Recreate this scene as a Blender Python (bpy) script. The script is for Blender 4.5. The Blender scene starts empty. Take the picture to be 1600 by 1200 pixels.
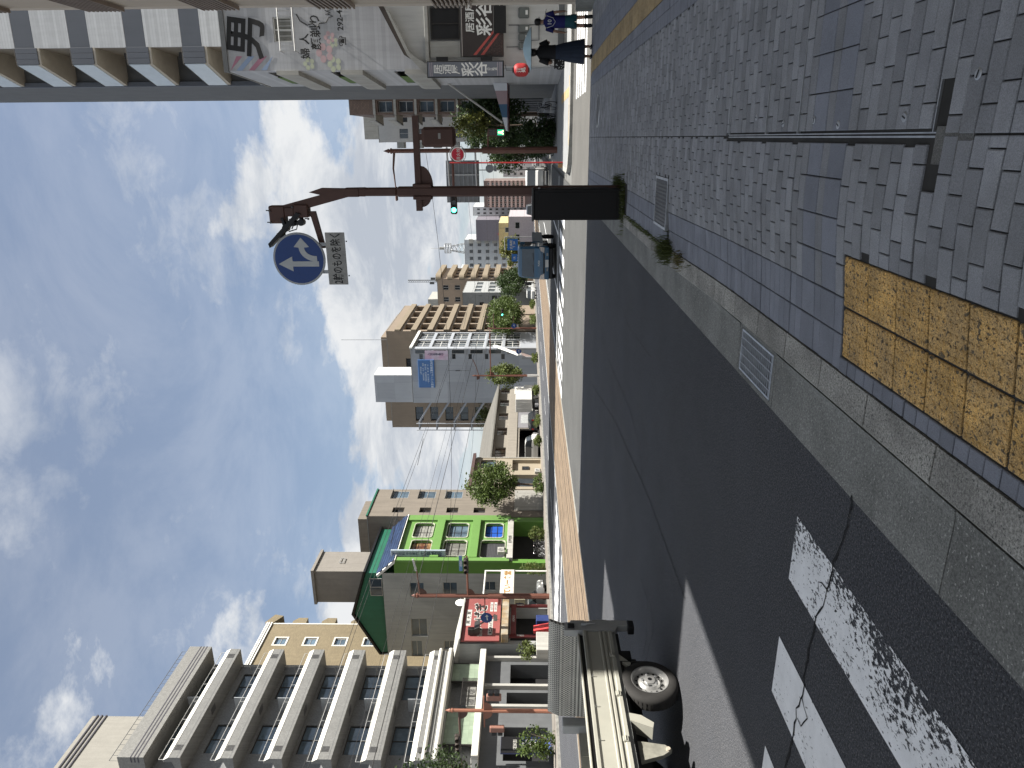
import bpy, bmesh, math, random
from mathutils import Vector, Matrix
R = random.Random(11)
rad = math.radians
SC = bpy.context.scene
COL = SC.collection

# ------------------------------------------------------------------ camera
# The photograph was taken with the phone on its side: world up points to the left of the picture.
PSI, PITCH, CAMH = rad(19.125), rad(1.239), 1.70
cam = bpy.data.cameras.new('camera')
cam.sensor_fit = 'HORIZONTAL'; cam.sensor_width = 36.0; cam.lens = 36.0 * 1110 / 1600
cam.clip_start = 0.05; cam.clip_end = 6000
cam_o = bpy.data.objects.new('camera', cam); COL.objects.link(cam_o)
_f = Vector((-math.sin(PSI) * math.cos(PITCH), math.cos(PSI) * math.cos(PITCH), math.sin(PITCH)))
_r = Vector((math.cos(PSI), math.sin(PSI), 0.0))
_u = _r.cross(_f)
cam_o.matrix_world = Matrix(((-_u.x, _r.x, -_f.x, 0), (-_u.y, _r.y, -_f.y, 0), (-_u.z, _r.z, -_f.z, CAMH), (0, 0, 0, 1)))
SC.camera = cam_o

# ------------------------------------------------------------------ sky, sun, exposure
SUN_EL, SUN_AZ = 55.0, 91.0            # azimuth clockwise from +Y (street direction): the sun stands to the right
world = bpy.data.worlds.new('World'); SC.world = world; world.use_nodes = True
def _world():
    nt = world.node_tree; nt.nodes.clear(); L = nt.links
    N = lambda t, **k: (lambda n: ([setattr(n, a, b) for a, b in k.items()], n)[1])(nt.nodes.new(t))
    out = N('ShaderNodeOutputWorld'); bg = N('ShaderNodeBackground'); bg.inputs['Strength'].default_value = 0.051
    sky = N('ShaderNodeTexSky', sky_type='NISHITA', sun_disc=False, sun_elevation=rad(SUN_EL), sun_rotation=rad(SUN_AZ),
            air_density=1.0, dust_density=1.2, ozone_density=1.3)
    tc = N('ShaderNodeTexCoord'); sep = N('ShaderNodeSeparateXYZ'); L.new(tc.outputs['Generated'], sep.inputs[0])
    zz = N('ShaderNodeMath', operation='MAXIMUM'); L.new(sep.outputs['Z'], zz.inputs[0]); zz.inputs[1].default_value = 0.0
    za = N('ShaderNodeMath', operation='ADD'); L.new(zz.outputs[0], za.inputs[0]); za.inputs[1].default_value = 0.22
    dx = N('ShaderNodeMath', operation='DIVIDE'); L.new(sep.outputs['X'], dx.inputs[0]); L.new(za.outputs[0], dx.inputs[1])
    dy = N('ShaderNodeMath', operation='DIVIDE'); L.new(sep.outputs['Y'], dy.inputs[0]); L.new(za.outputs[0], dy.inputs[1])
    cv = N('ShaderNodeCombineXYZ'); L.new(dx.outputs[0], cv.inputs[0]); L.new(dy.outputs[0], cv.inputs[1]); cv.inputs[2].default_value = 3.7
    def noise(scale, det, rough, dist, off):
        mp = N('ShaderNodeMapping'); L.new(cv.outputs[0], mp.inputs[0]); mp.inputs['Location'].default_value = off
        n = N('ShaderNodeTexNoise'); n.inputs['Scale'].default_value = scale; n.inputs['Detail'].default_value = det
        n.inputs['Roughness'].default_value = rough; n.inputs['Distortion'].default_value = dist
        L.new(mp.outputs[0], n.inputs['Vector']); return n
    def ramp(src, a, b):
        m = N('ShaderNodeMapRange', interpolation_type='SMOOTHSTEP'); L.new(src, m.inputs[0])
        m.inputs[1].default_value = a; m.inputs[2].default_value = b; return m.outputs[0]
    def math_(op, a, b):
        m = N('ShaderNodeMath', operation=op)
        for i, x in enumerate((a, b)):
            if isinstance(x, (int, float)): m.inputs[i].default_value = x
            else: L.new(x, m.inputs[i])
        return m.outputs[0]
    big = noise(0.72, 15, 0.58, 0.0, (2.1, 0.6, 0.0))
    fine = noise(2.4, 15, 0.64, 0.25, (7.1, 2.2, 0.5))
    wisp = noise(8.0, 12, 0.66, 0.5, (1.7, 5.2, 2.5))
    puff = math_('ADD', math_('MULTIPLY', big.outputs['Fac'], 0.74), math_('MULTIPLY', fine.outputs['Fac'], 0.26))
    cum = ramp(puff, 0.462, 0.525)                                # cumulus with fairly crisp edges
    cir = math_('MULTIPLY', ramp(math_('ADD', math_('MULTIPLY', fine.outputs['Fac'], 0.65), math_('MULTIPLY', wisp.outputs['Fac'], 0.35)), 0.40, 0.68), 0.62)
    cover = math_('MAXIMUM', math_('MAXIMUM', cum, cir), 0.26)
    low = math_('SUBTRACT', 1.0, ramp(sep.outputs['Z'], 0.0, 0.30))          # milkier towards the horizon
    cover = math_('MINIMUM', math_('ADD', cover, math_('MULTIPLY', low, 0.30)), 1.0)
    depth_ = ramp(puff, 0.50, 0.66)                              # thick cloud: grey-blue core, bright rims
    shade = noise(2.2, 15, 0.64, 0.4, (3.3, 9.1, 1.0))
    lit = math_('SUBTRACT', math_('ADD', ramp(shade.outputs['Fac'], 0.34, 0.62), 0.12), math_('MULTIPLY', depth_, 0.45))
    cc = N('ShaderNodeMix', data_type='RGBA'); L.new(lit, cc.inputs['Factor']); cc.clamp_factor = True
    cc.inputs['A'].default_value = (3.7, 4.05, 4.6, 1); cc.inputs['B'].default_value = (6.3, 6.4, 6.5, 1)
    mx = N('ShaderNodeMix', data_type='RGBA'); L.new(cover, mx.inputs['Factor'])
    L.new(sky.outputs[0], mx.inputs['A']); L.new(cc.outputs['Result'], mx.inputs['B'])
    L.new(mx.outputs['Result'], bg.inputs['Color']); L.new(bg.outputs[0], out.inputs['Surface'])
_world()
sun = bpy.data.lights.new('sun', 'SUN'); sun.energy = 5.0; sun.angle = rad(0.55); sun.color = (1.0, 0.955, 0.88)
sun_o = bpy.data.objects.new('sun', sun); COL.objects.link(sun_o)
_d = -Vector((math.sin(rad(SUN_AZ)) * math.cos(rad(SUN_EL)), math.cos(rad(SUN_AZ)) * math.cos(rad(SUN_EL)), math.sin(rad(SUN_EL))))
sun_o.rotation_euler = _d.to_track_quat('-Z', 'Y').to_euler(); sun_o.location = (40, 10, 60)
vs = SC.view_settings
vs.view_transform = 'Standard'; vs.look = 'None'; vs.exposure = 1.42; vs.gamma = 1.0; vs.use_curve_mapping = False

# ------------------------------------------------------------------ materials
MATS = {}
def mat(name, col, rough=0.75, metal=0.0, var=0.12, scale=2.5, bump=0.0, bscale=60.0, streak=0.0, spec=0.4, col2=None, island=0.0,
        obj_rand=0.0, speck=0.0, sscale=200.0, brick=None, emit=None, trans=0.0, coat=0.0, agg=None):
    if name in MATS: return MATS[name]
    m = bpy.data.materials.new(name); m.use_nodes = True; nt = m.node_tree; L = nt.links; nt.nodes.clear()
    N = nt.nodes.new
    out = N('ShaderNodeOutputMaterial'); p = N('ShaderNodeBsdfPrincipled'); L.new(p.outputs[0], out.inputs[0])
    p.inputs['Roughness'].default_value = rough; p.inputs['Metallic'].default_value = metal
    p.inputs['Specular IOR Level'].default_value = spec; p.inputs['Coat Weight'].default_value = coat
    tc = N('ShaderNodeTexCoord'); geo = N('ShaderNodeNewGeometry')
    c = (*col, 1); cur = None
    def mixc(fac, a, b, mode='MIX'):
        x = N('ShaderNodeMix'); x.data_type = 'RGBA'; x.blend_type = mode
        if isinstance(fac, float): x.inputs['Factor'].default_value = fac
        else: L.new(fac, x.inputs['Factor'])
        for k, v in (('A', a), ('B', b)):
            if isinstance(v, tuple): x.inputs[k].default_value = v
            else: L.new(v, x.inputs[k])
        return x.outputs['Result']
    def rng(src, a, b, o0=0.0, o1=1.0):
        r = N('ShaderNodeMapRange'); L.new(src, r.inputs[0])
        for i, v in enumerate((a, b, o0, o1)): r.inputs[i + 1].default_value = v
        return r.outputs[0]
    def noise(sc, det=5, vec=None, rgh=0.6):
        n = N('ShaderNodeTexNoise'); n.inputs['Scale'].default_value = sc; n.inputs['Detail'].default_value = det
        n.inputs['Roughness'].default_value = rgh
        L.new(vec or geo.outputs['Position'], n.inputs['Vector']); return n.outputs['Fac']
    base = c
    if brick:                                   # (sizeu, sizev, mortar colour, mortar size)
        br = N('ShaderNodeTexBrick'); 
        mp = N('ShaderNodeMapping'); L.new(tc.outputs['Object'], mp.inputs[0])
        sx = N('ShaderNodeSeparateXYZ'); L.new(mp.outputs[0], sx.inputs[0])
        ad = N('ShaderNodeMath'); ad.operation = 'ADD'; L.new(sx.outputs[0], ad.inputs[0]); L.new(sx.outputs[1], ad.inputs[1])
        cb = N('ShaderNodeCombineXYZ'); L.new(ad.outputs[0], cb.inputs[0]); L.new(sx.outputs[2], cb.inputs[1])
        L.new(cb.outputs[0], br.inputs['Vector'])
        br.inputs['Scale'].default_value = 1.0; br.inputs['Brick Width'].default_value = brick[0]; br.inputs['Row Height'].default_value = brick[1]
        br.inputs['Mortar Size'].default_value = brick[3]; br.offset = brick[4] if len(brick) > 4 else 0.5
        br.inputs['Color1'].default_value = tuple(v * 0.88 for v in col) + (1,); br.inputs['Color2'].default_value = tuple(min(1, v * 1.12) for v in col) + (1,)
        br.inputs['Mortar'].default_value = (*brick[2], 1)
        base = br.outputs['Color']
    if col2 is not None: base = mixc(rng(noise(scale * 0.7, 6), 0.38, 0.62), base, (*col2, 1))
    if var: 
        n = rng(noise(scale), 0.3, 0.7, 1 - var, 1 + var)
        x = N('ShaderNodeVectorMath'); x.operation = 'SCALE'
        if isinstance(base, tuple): x.inputs[0].default_value = base[:3]
        else: L.new(base, x.inputs[0])
        L.new(n, x.inputs['Scale']); base = x.outputs[0]
    def scaleby(b, fac):
        x = N('ShaderNodeVectorMath'); x.operation = 'SCALE'
        if isinstance(b, tuple): x.inputs[0].default_value = b[:3]
        else: L.new(b, x.inputs[0])
        L.new(fac, x.inputs['Scale']); return x.outputs[0]
    if island: base = scaleby(base, rng(geo.outputs['Random Per Island'], 0, 1, 1 - island, 1 + island))
    if obj_rand:
        oi = N('ShaderNodeObjectInfo'); base = scaleby(base, rng(oi.outputs['Random'], 0, 1, 1 - obj_rand, 1 + obj_rand))
    if speck: base = scaleby(base, rng(noise(sscale, 2, None, 0.75), 0.34, 0.66, 1 - speck, 1 + speck))
    if agg:                                     # (scale, threshold, colour): scattered grains of another colour
        for sc_, th_, c_ in agg: base = mixc(rng(noise(sc_, 1, None, 0.5), th_, th_ + 0.04), base, (*c_, 1))
    if streak:
        mp = N('ShaderNodeMapping'); L.new(geo.outputs['Position'], mp.inputs[0]); mp.inputs['Scale'].default_value = (2.6, 2.6, 0.16)
        base = scaleby(base, rng(noise(1.6, 7, mp.outputs[0], 0.7), 0.42, 0.72, 1.0, 1.0 - streak))
    if isinstance(base, tuple): p.inputs['Base Color'].default_value = base
    else: L.new(base, p.inputs['Base Color'])
    if bump:
        b = N('ShaderNodeBump'); b.inputs['Strength'].default_value = bump; b.inputs['Distance'].default_value = 0.01
        L.new(noise(bscale, 4), b.inputs['Height']); L.new(b.outputs[0], p.inputs['Normal'])
    if emit:
        p.inputs['Emission Color'].default_value = (*emit[0], 1); p.inputs['Emission Strength'].default_value = emit[1]
    if trans:
        t = N('ShaderNodeBsdfTranslucent'); ms = N('ShaderNodeMixShader'); ms.inputs[0].default_value = trans
        if isinstance(base, tuple): t.inputs[0].default_value = base
        else: L.new(base, t.inputs[0])
        L.new(p.outputs[0], ms.inputs[1]); L.new(t.outputs[0], ms.inputs[2]); L.new(ms.outputs[0], out.inputs[0])
    MATS[name] = m; return m

# ------------------------------------------------------------------ mesh builder
class MB:
    def __init__(s, T=None): s.v = []; s.f = []; s.m = []; s.T = T
    def add(s, vs_, fs, m=0):
        o = len(s.v)
        for p in vs_: s.v.append(tuple(s.T(*p)) if s.T else tuple(p))
        for f in fs: s.f.append([i + o for i in f]); s.m.append(m)
    def box(s, x0, y0, z0, x1, y1, z1, m=0, bev=0.0):
        if not bev:
            s.add([(x0, y0, z0), (x1, y0, z0), (x1, y1, z0), (x0, y1, z0), (x0, y0, z1), (x1, y0, z1), (x1, y1, z1), (x0, y1, z1)],
                  [(0, 3, 2, 1), (4, 5, 6, 7), (0, 1, 5, 4), (1, 2, 6, 5), (2, 3, 7, 6), (3, 0, 4, 7)], m); return
        b = min(bev, abs(x1 - x0) * .49, abs(y1 - y0) * .49, abs(z1 - z0) * .49)
        V = []; I = {}
        for ix, X in enumerate((x0, x1)):
            for iy, Y in enumerate((y0, y1)):
                for iz, Z in enumerate((z0, z1)):
                    sx, sy, sz = (1, -1)[ix], (1, -1)[iy], (1, -1)[iz]
                    for a, q in (('x', (X, Y + sy * b, Z + sz * b)), ('y', (X + sx * b, Y, Z + sz * b)), ('z', (X + sx * b, Y + sy * b, Z))):
                        I[ix, iy, iz, a] = len(V); V.append(q)
        F = []
        for i in (0, 1):
            F.append([I[i, 0, 0, 'x'], I[i, 1, 0, 'x'], I[i, 1, 1, 'x'], I[i, 0, 1, 'x']])
            F.append([I[0, i, 0, 'y'], I[1, i, 0, 'y'], I[1, i, 1, 'y'], I[0, i, 1, 'y']])
            F.append([I[0, 0, i, 'z'], I[1, 0, i, 'z'], I[1, 1, i, 'z'], I[0, 1, i, 'z']])
            for j in (0, 1):
                F.append([I[i, j, 0, 'x'], I[i, j, 0, 'y'], I[i, j, 1, 'y'], I[i, j, 1, 'x']])
                F.append([I[i, 0, j, 'x'], I[i, 0, j, 'z'], I[i, 1, j, 'z'], I[i, 1, j, 'x']])
                F.append([I[0, i, j, 'y'], I[0, i, j, 'z'], I[1, i, j, 'z'], I[1, i, j, 'y']])
                for k in (0, 1): F.append([I[i, j, k, 'x'], I[i, j, k, 'y'], I[i, j, k, 'z']])
        s.add(V, F, m)
    def prism(s, pts, d, m=0):                       # polygon pts (3D) extruded by vector d
        n = len(pts); d = Vector(d)
        V = [tuple(p) for p in pts] + [tuple(Vector(p) + d) for p in pts]
        s.add(V, [list(range(n))[::-1], list(range(n, 2 * n))] + [[i, (i + 1) % n, n + (i + 1) % n, n + i] for i in range(n)], m)
    def loft(s, rings, m=0, cap=True, closed=True):
        n = len(rings[0]); V = [p for r_ in rings for p in r_]; F = []
        for k in range(len(rings) - 1):
            for i in range(n if closed else n - 1):
                j = (i + 1) % n; F.append([k * n + i, k * n + j, (k + 1) * n + j, (k + 1) * n + i])
        if cap: F += [list(range(n))[::-1], list(range((len(rings) - 1) * n, len(rings) * n))]
        s.add(V, F, m)
    def tube(s, pts, r, n=8, m=0, cap=True):
        P = [Vector(p) for p in pts]; rr = r if isinstance(r, (list, tuple)) else [r] * len(P); rings = []; prev = None
        for i, p in enumerate(P):
            t = (P[min(i + 1, len(P) - 1)] - P[max(i - 1, 0)]).normalized()
            if prev is None:
                a = Vector((0, 0, 1)) if abs(t.z) < 0.9 else Vector((1, 0, 0)); e = t.cross(a).normalized()
            else:
                e = (prev - t * prev.dot(t)).normalized()
            prev = e; b = t.cross(e)
            rings.append([tuple(p + (e * math.cos(2 * math.pi * k / n) + b * math.sin(2 * math.pi * k / n)) * rr[i]) for k in range(n)])
        s.loft(rings, m, cap)
    def cyl(s, p0, p1, r, n=16, m=0, r1=None): s.tube([p0, p1], [r, r if r1 is None else r1], n, m)
    def lathe(s, prof, o=(0, 0, 0), axis='z', n=20, m=0, cap=False):       # prof: (r, h)
        rings = []
        for r_, h in prof:
            ring = []
            for k in range(n):
                a = 2 * math.pi * k / n; c_, s_ = r_ * math.cos(a), r_ * math.sin(a)
                q = {'z': (c_, s_, h), 'x': (h, c_, s_), 'y': (s_, h, c_)}[axis]
                ring.append((q[0] + o[0], q[1] + o[1], q[2] + o[2]))
            rings.append(ring)
        s.loft(rings, m, cap)
    def torus(s, c, Rr, r, axis='y', n=24, k=8, m=0):
        rings = []
        for i in range(n + 1):
            a = 2 * math.pi * i / n; ring = []
            for j in range(k):
                b = 2 * math.pi * j / k; q = Rr + r * math.cos(b); h = r * math.sin(b)
                p = {'z': (q * math.cos(a), q * math.sin(a), h), 'x': (h, q * math.cos(a), q * math.sin(a)), 'y': (q * math.cos(a), h, q * math.sin(a))}[axis]
                ring.append((p[0] + c[0], p[1] + c[1], p[2] + c[2]))
            rings.append(ring)
        s.loft(rings, m, False)
    def wall(s, U0, U1, V0, V1, ops, depth, m=0, d=0.0, mr=None):          # a face in (u, v, d) with real openings and reveals
        us = sorted({U0, U1, *[x for o in ops for x in o[:2]]}); vs_ = sorted({V0, V1, *[x for o in ops for x in o[2:4]]})
        us = [u for u in us if U0 <= u <= U1]; vs_ = [v for v in vs_ if V0 <= v <= V1]
        for i in range(len(us) - 1):
            j = 0
            while j < len(vs_) - 1:
                def hole(jj):
                    cu, cv = (us[i] + us[i + 1]) / 2, (vs_[jj] + vs_[jj + 1]) / 2
                    return any(o[0] < cu < o[1] and o[2] < cv < o[3] for o in ops)
                if hole(j): j += 1; continue
                k = j
                while k < len(vs_) - 1 and not hole(k): k += 1
                s.add([(us[i], vs_[j], d), (us[i + 1], vs_[j], d), (us[i + 1], vs_[k], d), (us[i], vs_[k], d)], [(0, 1, 2, 3)], m); j = k
        for o in ops:
            a, b, c, e = o[:4]; mm = m if mr is None else mr
            s.add([(a, c, d), (b, c, d), (b, e, d), (a, e, d), (a, c, d - depth), (b, c, d - depth), (b, e, d - depth), (a, e, d - depth)],
                  [(0, 1, 5, 4), (1, 2, 6, 5), (2, 3, 7, 6), (3, 0, 4, 7)], mm)
    def build(s, name, mats, parent=None, loc=(0, 0, 0), smooth=False, fix=True):
        me = bpy.data.meshes.new(name); me.from_pydata(s.v, [], s.f)
        for mm in (mats if isinstance(mats, (list, tuple)) else [mats]): me.materials.append(mm)
        if len(me.materials) > 1: me.polygons.foreach_set('material_index', s.m)
        if fix:
            bm = bmesh.new(); bm.from_mesh(me); bmesh.ops.recalc_face_normals(bm, faces=bm.faces); bm.to_mesh(me); bm.free()
        if smooth:
            me.shade_smooth() if smooth is True else me.set_sharp_from_angle(angle=rad(smooth))
            if smooth is not True: me.polygons.foreach_set('use_smooth', [True] * len(me.polygons))
        me.update()
        o = bpy.data.objects.new(name, me); COL.objects.link(o); o.location = loc
        if parent: o.parent = parent
        return o
def tag(o, label=None, cat=None, group=None, kind=None):
    for k, v in (('label', label), ('category', cat), ('group', group), ('kind', kind)):
        if v: o[k] = v
    return o
def thing(name, label, cat, loc=(0, 0, 0), rotz=0.0, group=None):
    o = bpy.data.objects.new(name, None); COL.objects.link(o); o.empty_display_size = 0.3
    o.location = loc; o.rotation_euler = (0, 0, rotz); return tag(o, label, cat, group)
def dup(o, parent=None, label=None, loc=None, rotz=None):
    c = o.copy(); COL.objects.link(c); c.parent = parent
    if label: c['label'] = label
    if loc is not None: c.location = loc
    if rotz is not None: c.rotation_euler = (0, 0, rotz)
    for ch in list(o.children): dup(ch, c)
    return c
def struct(o): o['kind'] = 'structure'; return o
def stuff(o): o['kind'] = 'stuff'; return o
def lerp(a, b, t): return a + (b - a) * t
def FS(o=(0, 0, 0)): return lambda u, v, d: (o[0] + u, o[1] - d, o[2] + v)       # face looking to -Y
def FE(o=(0, 0, 0)): return lambda u, v, d: (o[0] + d, o[1] + u, o[2] + v)       # face looking to +X
def FW(o=(0, 0, 0)): return lambda u, v, d: (o[0] - d, o[1] + u, o[2] + v)       # face looking to -X (u runs along +Y)
ROT = {'S': Matrix.Rotation(rad(90), 4, 'X'), 'E': Matrix.Rotation(rad(90), 4, 'Z') @ Matrix.Rotation(rad(90), 4, 'X'),
       'W': Matrix.Rotation(rad(-90), 4, 'Z') @ Matrix.Rotation(rad(90), 4, 'X'), 'Z': Matrix.Identity(4)}
TXT = {}
def lettering(parent, body, loc, size, m, face='S', vertical=False, sx=1.0, bold=0.02, name='lettering', shear=0.0, gap=0.95, roll=0.0, thick=0.0):
    key = (body, vertical, bold, gap, thick)
    if key not in TXT:
        cu = bpy.data.curves.new('t', 'FONT'); cu.body = '\n'.join(body) if vertical else body
        cu.align_x = 'CENTER'; cu.align_y = 'CENTER'; cu.size = 1.0; cu.offset = bold; cu.space_line = gap; cu.resolution_u = 2; cu.extrude = thick
        to = bpy.data.objects.new('t', cu); COL.objects.link(to)
        dg = bpy.context.evaluated_depsgraph_get()
        me = bpy.data.meshes.new_from_object(to.evaluated_get(dg))
        bpy.data.objects.remove(to); bpy.data.curves.remove(cu); TXT[key] = me
        xs = [v.co.x for v in me.vertices]; ys = [v.co.y for v in me.vertices]
        me.transform(Matrix.Translation((-(min(xs) + max(xs)) / 2, -(min(ys) + max(ys)) / 2, 0)))
    me = TXT[key].copy(); me.materials.clear(); me.materials.append(m)
    o = bpy.data.objects.new(name, me); COL.objects.link(o)
    o.matrix_world = Matrix.Translation(loc) @ ROT[face] @ Matrix.Rotation(roll, 4, 'Z') @ Matrix.Diagonal((size * sx, size, size, 1)); o.parent = parent
    return o
# ------------------------------------------------------------------ base materials
ASPH = mat('asphalt', (0.046, 0.049, 0.057), 0.9, var=0.14, scale=0.7, bump=1.0, bscale=110, speck=0.55, sscale=70, spec=0.3, col2=(0.050, 0.052, 0.058), agg=((95, 0.60, (0.125, 0.125, 0.13)), (80, 0.66, (0.010, 0.011, 0.013))))
ASPH2 = mat('asphalt_old', (0.085, 0.083, 0.078), 0.9, var=0.14, scale=0.6, bump=0.4, bscale=120, speck=0.3, spec=0.3)
CONC = mat('concrete', (0.21, 0.215, 0.20), 0.9, var=0.2, scale=3.0, bump=0.35, bscale=90, speck=0.22)
CONC_L = mat('kerb_concrete', (0.255, 0.25, 0.23), 0.9, var=0.32, scale=3.0, bump=0.8, bscale=110, speck=0.4, sscale=80, obj_rand=0.16, agg=((85, 0.63, (0.10, 0.10, 0.095)),))
CONC_D = mat('dark_concrete', (0.10, 0.10, 0.095), 0.92, var=0.25, scale=4.0, bump=0.5, bscale=120, speck=0.4)
SAND = mat('joint_sand', (0.028, 0.027, 0.025), 0.95, var=0.3, scale=6)
PAV = mat('paver', (0.235, 0.243, 0.262), 0.85, var=0.16, scale=4, bump=0.5, bscale=200, speck=0.22, obj_rand=0.19, col2=(0.215, 0.222, 0.235))
PAV_I = mat('paver_field', (0.235, 0.243, 0.262), 0.85, var=0.16, scale=4, bump=0.5, bscale=200, speck=0.22, island=0.20, col2=(0.215, 0.222, 0.235))
PAV_B = mat('paver_border', (0.178, 0.190, 0.222), 0.85, var=0.12, scale=4, bump=0.4, bscale=200, speck=0.18, obj_rand=0.11)
PAV_BI = mat('paver_border_field', (0.178, 0.190, 0.222), 0.85, var=0.12, scale=4, bump=0.4, bscale=200, speck=0.18, island=0.11)
TACT = mat('tactile_yellow', (0.56, 0.345, 0.115), 0.85, var=0.3, scale=7, bump=0.8, bscale=120, speck=0.45, sscale=150, obj_rand=0.10, col2=(0.44, 0.29, 0.125), agg=((38, 0.63, (0.13, 0.10, 0.06)), (110, 0.62, (0.10, 0.075, 0.045))))
TACT_F = mat('tactile_dull', (0.30, 0.225, 0.12), 0.88, var=0.25, scale=5, speck=0.2, obj_rand=0.1)
STEEL = mat('galvanised', (0.42, 0.43, 0.44), 0.42, 0.85, var=0.2, scale=12)
IRON = mat('cast_iron', (0.10, 0.10, 0.10), 0.55, 0.6, var=0.25, scale=20, bump=0.3)
BLACK = mat('black', (0.006, 0.006, 0.007), 0.5, var=0)
def paint_mat(name, wear, col=(0.72, 0.73, 0.74), edge=None):
    m = mat(name, col, 0.6, var=0.10, scale=6, speck=0.06); nt = m.node_tree; L = nt.links
    p = next(n for n in nt.nodes if n.type == 'BSDF_PRINCIPLED'); out = next(n for n in nt.nodes if n.type == 'OUTPUT_MATERIAL')
    geo = nt.nodes.new('ShaderNodeNewGeometry')
    def nz(sc, stretch):
        mp = nt.nodes.new('ShaderNodeMapping'); mp.inputs['Scale'].default_value = stretch; L.new(geo.outputs['Position'], mp.inputs[0])
        n = nt.nodes.new('ShaderNodeTexNoise'); n.inputs['Scale'].default_value = sc; n.inputs['Detail'].default_value = 8; n.inputs['Roughness'].default_value = 0.72
        L.new(mp.outputs[0], n.inputs['Vector']); return n.outputs['Fac']
    a = nt.nodes.new('ShaderNodeMath'); a.operation = 'ADD'; L.new(nz(44, (1, .55, 1)), a.inputs[0])
    b = nt.nodes.new('ShaderNodeMath'); b.operation = 'MULTIPLY'; L.new(nz(2.3, (1, 1, 1)), b.inputs[0]); b.inputs[1].default_value = 0.55; L.new(b.outputs[0], a.inputs[1])
    r = nt.nodes.new('ShaderNodeMapRange'); L.new(a.outputs[0], r.inputs[0]); r.inputs[1].default_value = 0.775 + wear; r.inputs[2].default_value = 0.80 + wear
    if edge:                                           # the kerb-side edge is worn most
        sx = nt.nodes.new('ShaderNodeSeparateXYZ'); L.new(geo.outputs['Position'], sx.inputs[0])
        er = nt.nodes.new('ShaderNodeMapRange'); L.new(sx.outputs[0], er.inputs[0])
        for i_, v_ in enumerate((edge[0], edge[1], -0.03, edge[2])): er.inputs[i_ + 1].default_value = v_
        ae = nt.nodes.new('ShaderNodeMath'); ae.operation = 'ADD'; L.new(a.outputs[0], ae.inputs[0]); L.new(er.outputs[0], ae.inputs[1]); L.new(ae.outputs[0], r.inputs[0])
    tr = nt.nodes.new('ShaderNodeBsdfTransparent'); ms = nt.nodes.new('ShaderNodeMixShader')
    L.new(r.outputs[0], ms.inputs[0]); L.new(p.outputs[0], ms.inputs[1]); L.new(tr.outputs[0], ms.inputs[2]); L.new(ms.outputs[0], out.inputs[0])
    return m
PAINT = paint_mat('road_paint', 0.12); PAINT_W = paint_mat('road_paint_worn', 0.0); PAINT_E = paint_mat('road_paint_edge_worn', 0.055, edge=(-2.66, -2.26, 0.085)); PAINT_L = paint_mat('road_paint_far', 0.09)

# ------------------------------------------------------------------ ground, road, tracks
g = MB(); g.box(-1500, -600, -0.6, 1500, 2500, -0.05); struct(g.build('ground', mat('earth', (0.12, 0.12, 0.115), 0.95, var=0.2, scale=0.05)))
def sheet(mb, x0, y0, x1, y1, z, nx=1, ny=1, m=0):
    V = [(lerp(x0, x1, i / nx), lerp(y0, y1, j / ny), z) for j in range(ny + 1) for i in range(nx + 1)]
    mb.add(V, [(j * (nx + 1) + i, j * (nx + 1) + i + 1, (j + 1) * (nx + 1) + i + 1, (j + 1) * (nx + 1) + i) for j in range(ny) for i in range(nx)], m)
rd = MB(); sheet(rd, -12.36, -30, -1.80, 20.75, 0.0, 8, 30); sheet(rd, -30.0, -30, -19.2, 420, 0.0, 4, 40)
road = struct(rd.build('road', ASPH, fix=False))
rd = MB(); sheet(rd, -12.36, 20.75, -1.80, 420, 0.0, 4, 60)
struct(rd.build('avenue_lanes', mat('asphalt_mid', (0.062, 0.063, 0.062), 0.9, var=0.14, scale=0.5, bump=0.6, bscale=90, speck=0.4, sscale=60, spec=0.3), fix=False))
cs = MB(); sheet(cs, -1.80, 20.75, 70, 28.45, 0.0, 6, 2)
side_st = struct(cs.build('side_street', ASPH2, fix=False))
ls = MB(); sheet(ls, -95, 43.2, -35.0, 53.3, 0.02); struct(ls.build('parking_lot', ASPH2, fix=False))
# tram bed
SETT = mat('tram_setts', (0.175, 0.128, 0.084), 0.9, var=0.25, scale=1.6, bump=0.5, bscale=40, speck=0.3, sscale=60, col2=(0.135, 0.10, 0.07))
tb = MB(); tb.box(-19.1, -30, -0.3, -12.46, 420, 0.012)
tram = struct(tb.build('tram_bed', SETT))
jm = MB()                                         # joints between the rows of paving stones, sunk lines along the bed
RAIL = mat('rail_steel', (0.16, 0.12, 0.09), 0.45, 0.7, var=0.3, scale=3)
for xr in (-13.35, -14.79, -16.77, -18.21):
    b = MB(); b.box(xr - .033, -30, -0.02, xr + .033, 420, 0.018); b.box(xr + .045, -30, -.02, xr + .085, 420, 0.0125, 1)
    b.build('rail', [RAIL, BLACK], tram)
EDGE = mat('edge_stone', (0.26, 0.255, 0.235), 0.85, var=0.2, scale=2)
for xa in (-12.46, -19.2):
    b = MB(); b.box(xa, -30, -.2, xa + .10, 420, 0.02); b.build('edge_stone', EDGE, tram)
SLAB = mat('sett_joint', (0.055, 0.04, 0.028), 0.95, var=0.3, scale=3)
for xa in (-12.9, -14.07, -15.3, -16.2, -17.49, -18.75):
    b = MB(); b.box(xa - .012, -30, 0.0, xa + .012, 420, 0.0165); b.build('sett_joint', SLAB, tram)

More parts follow.
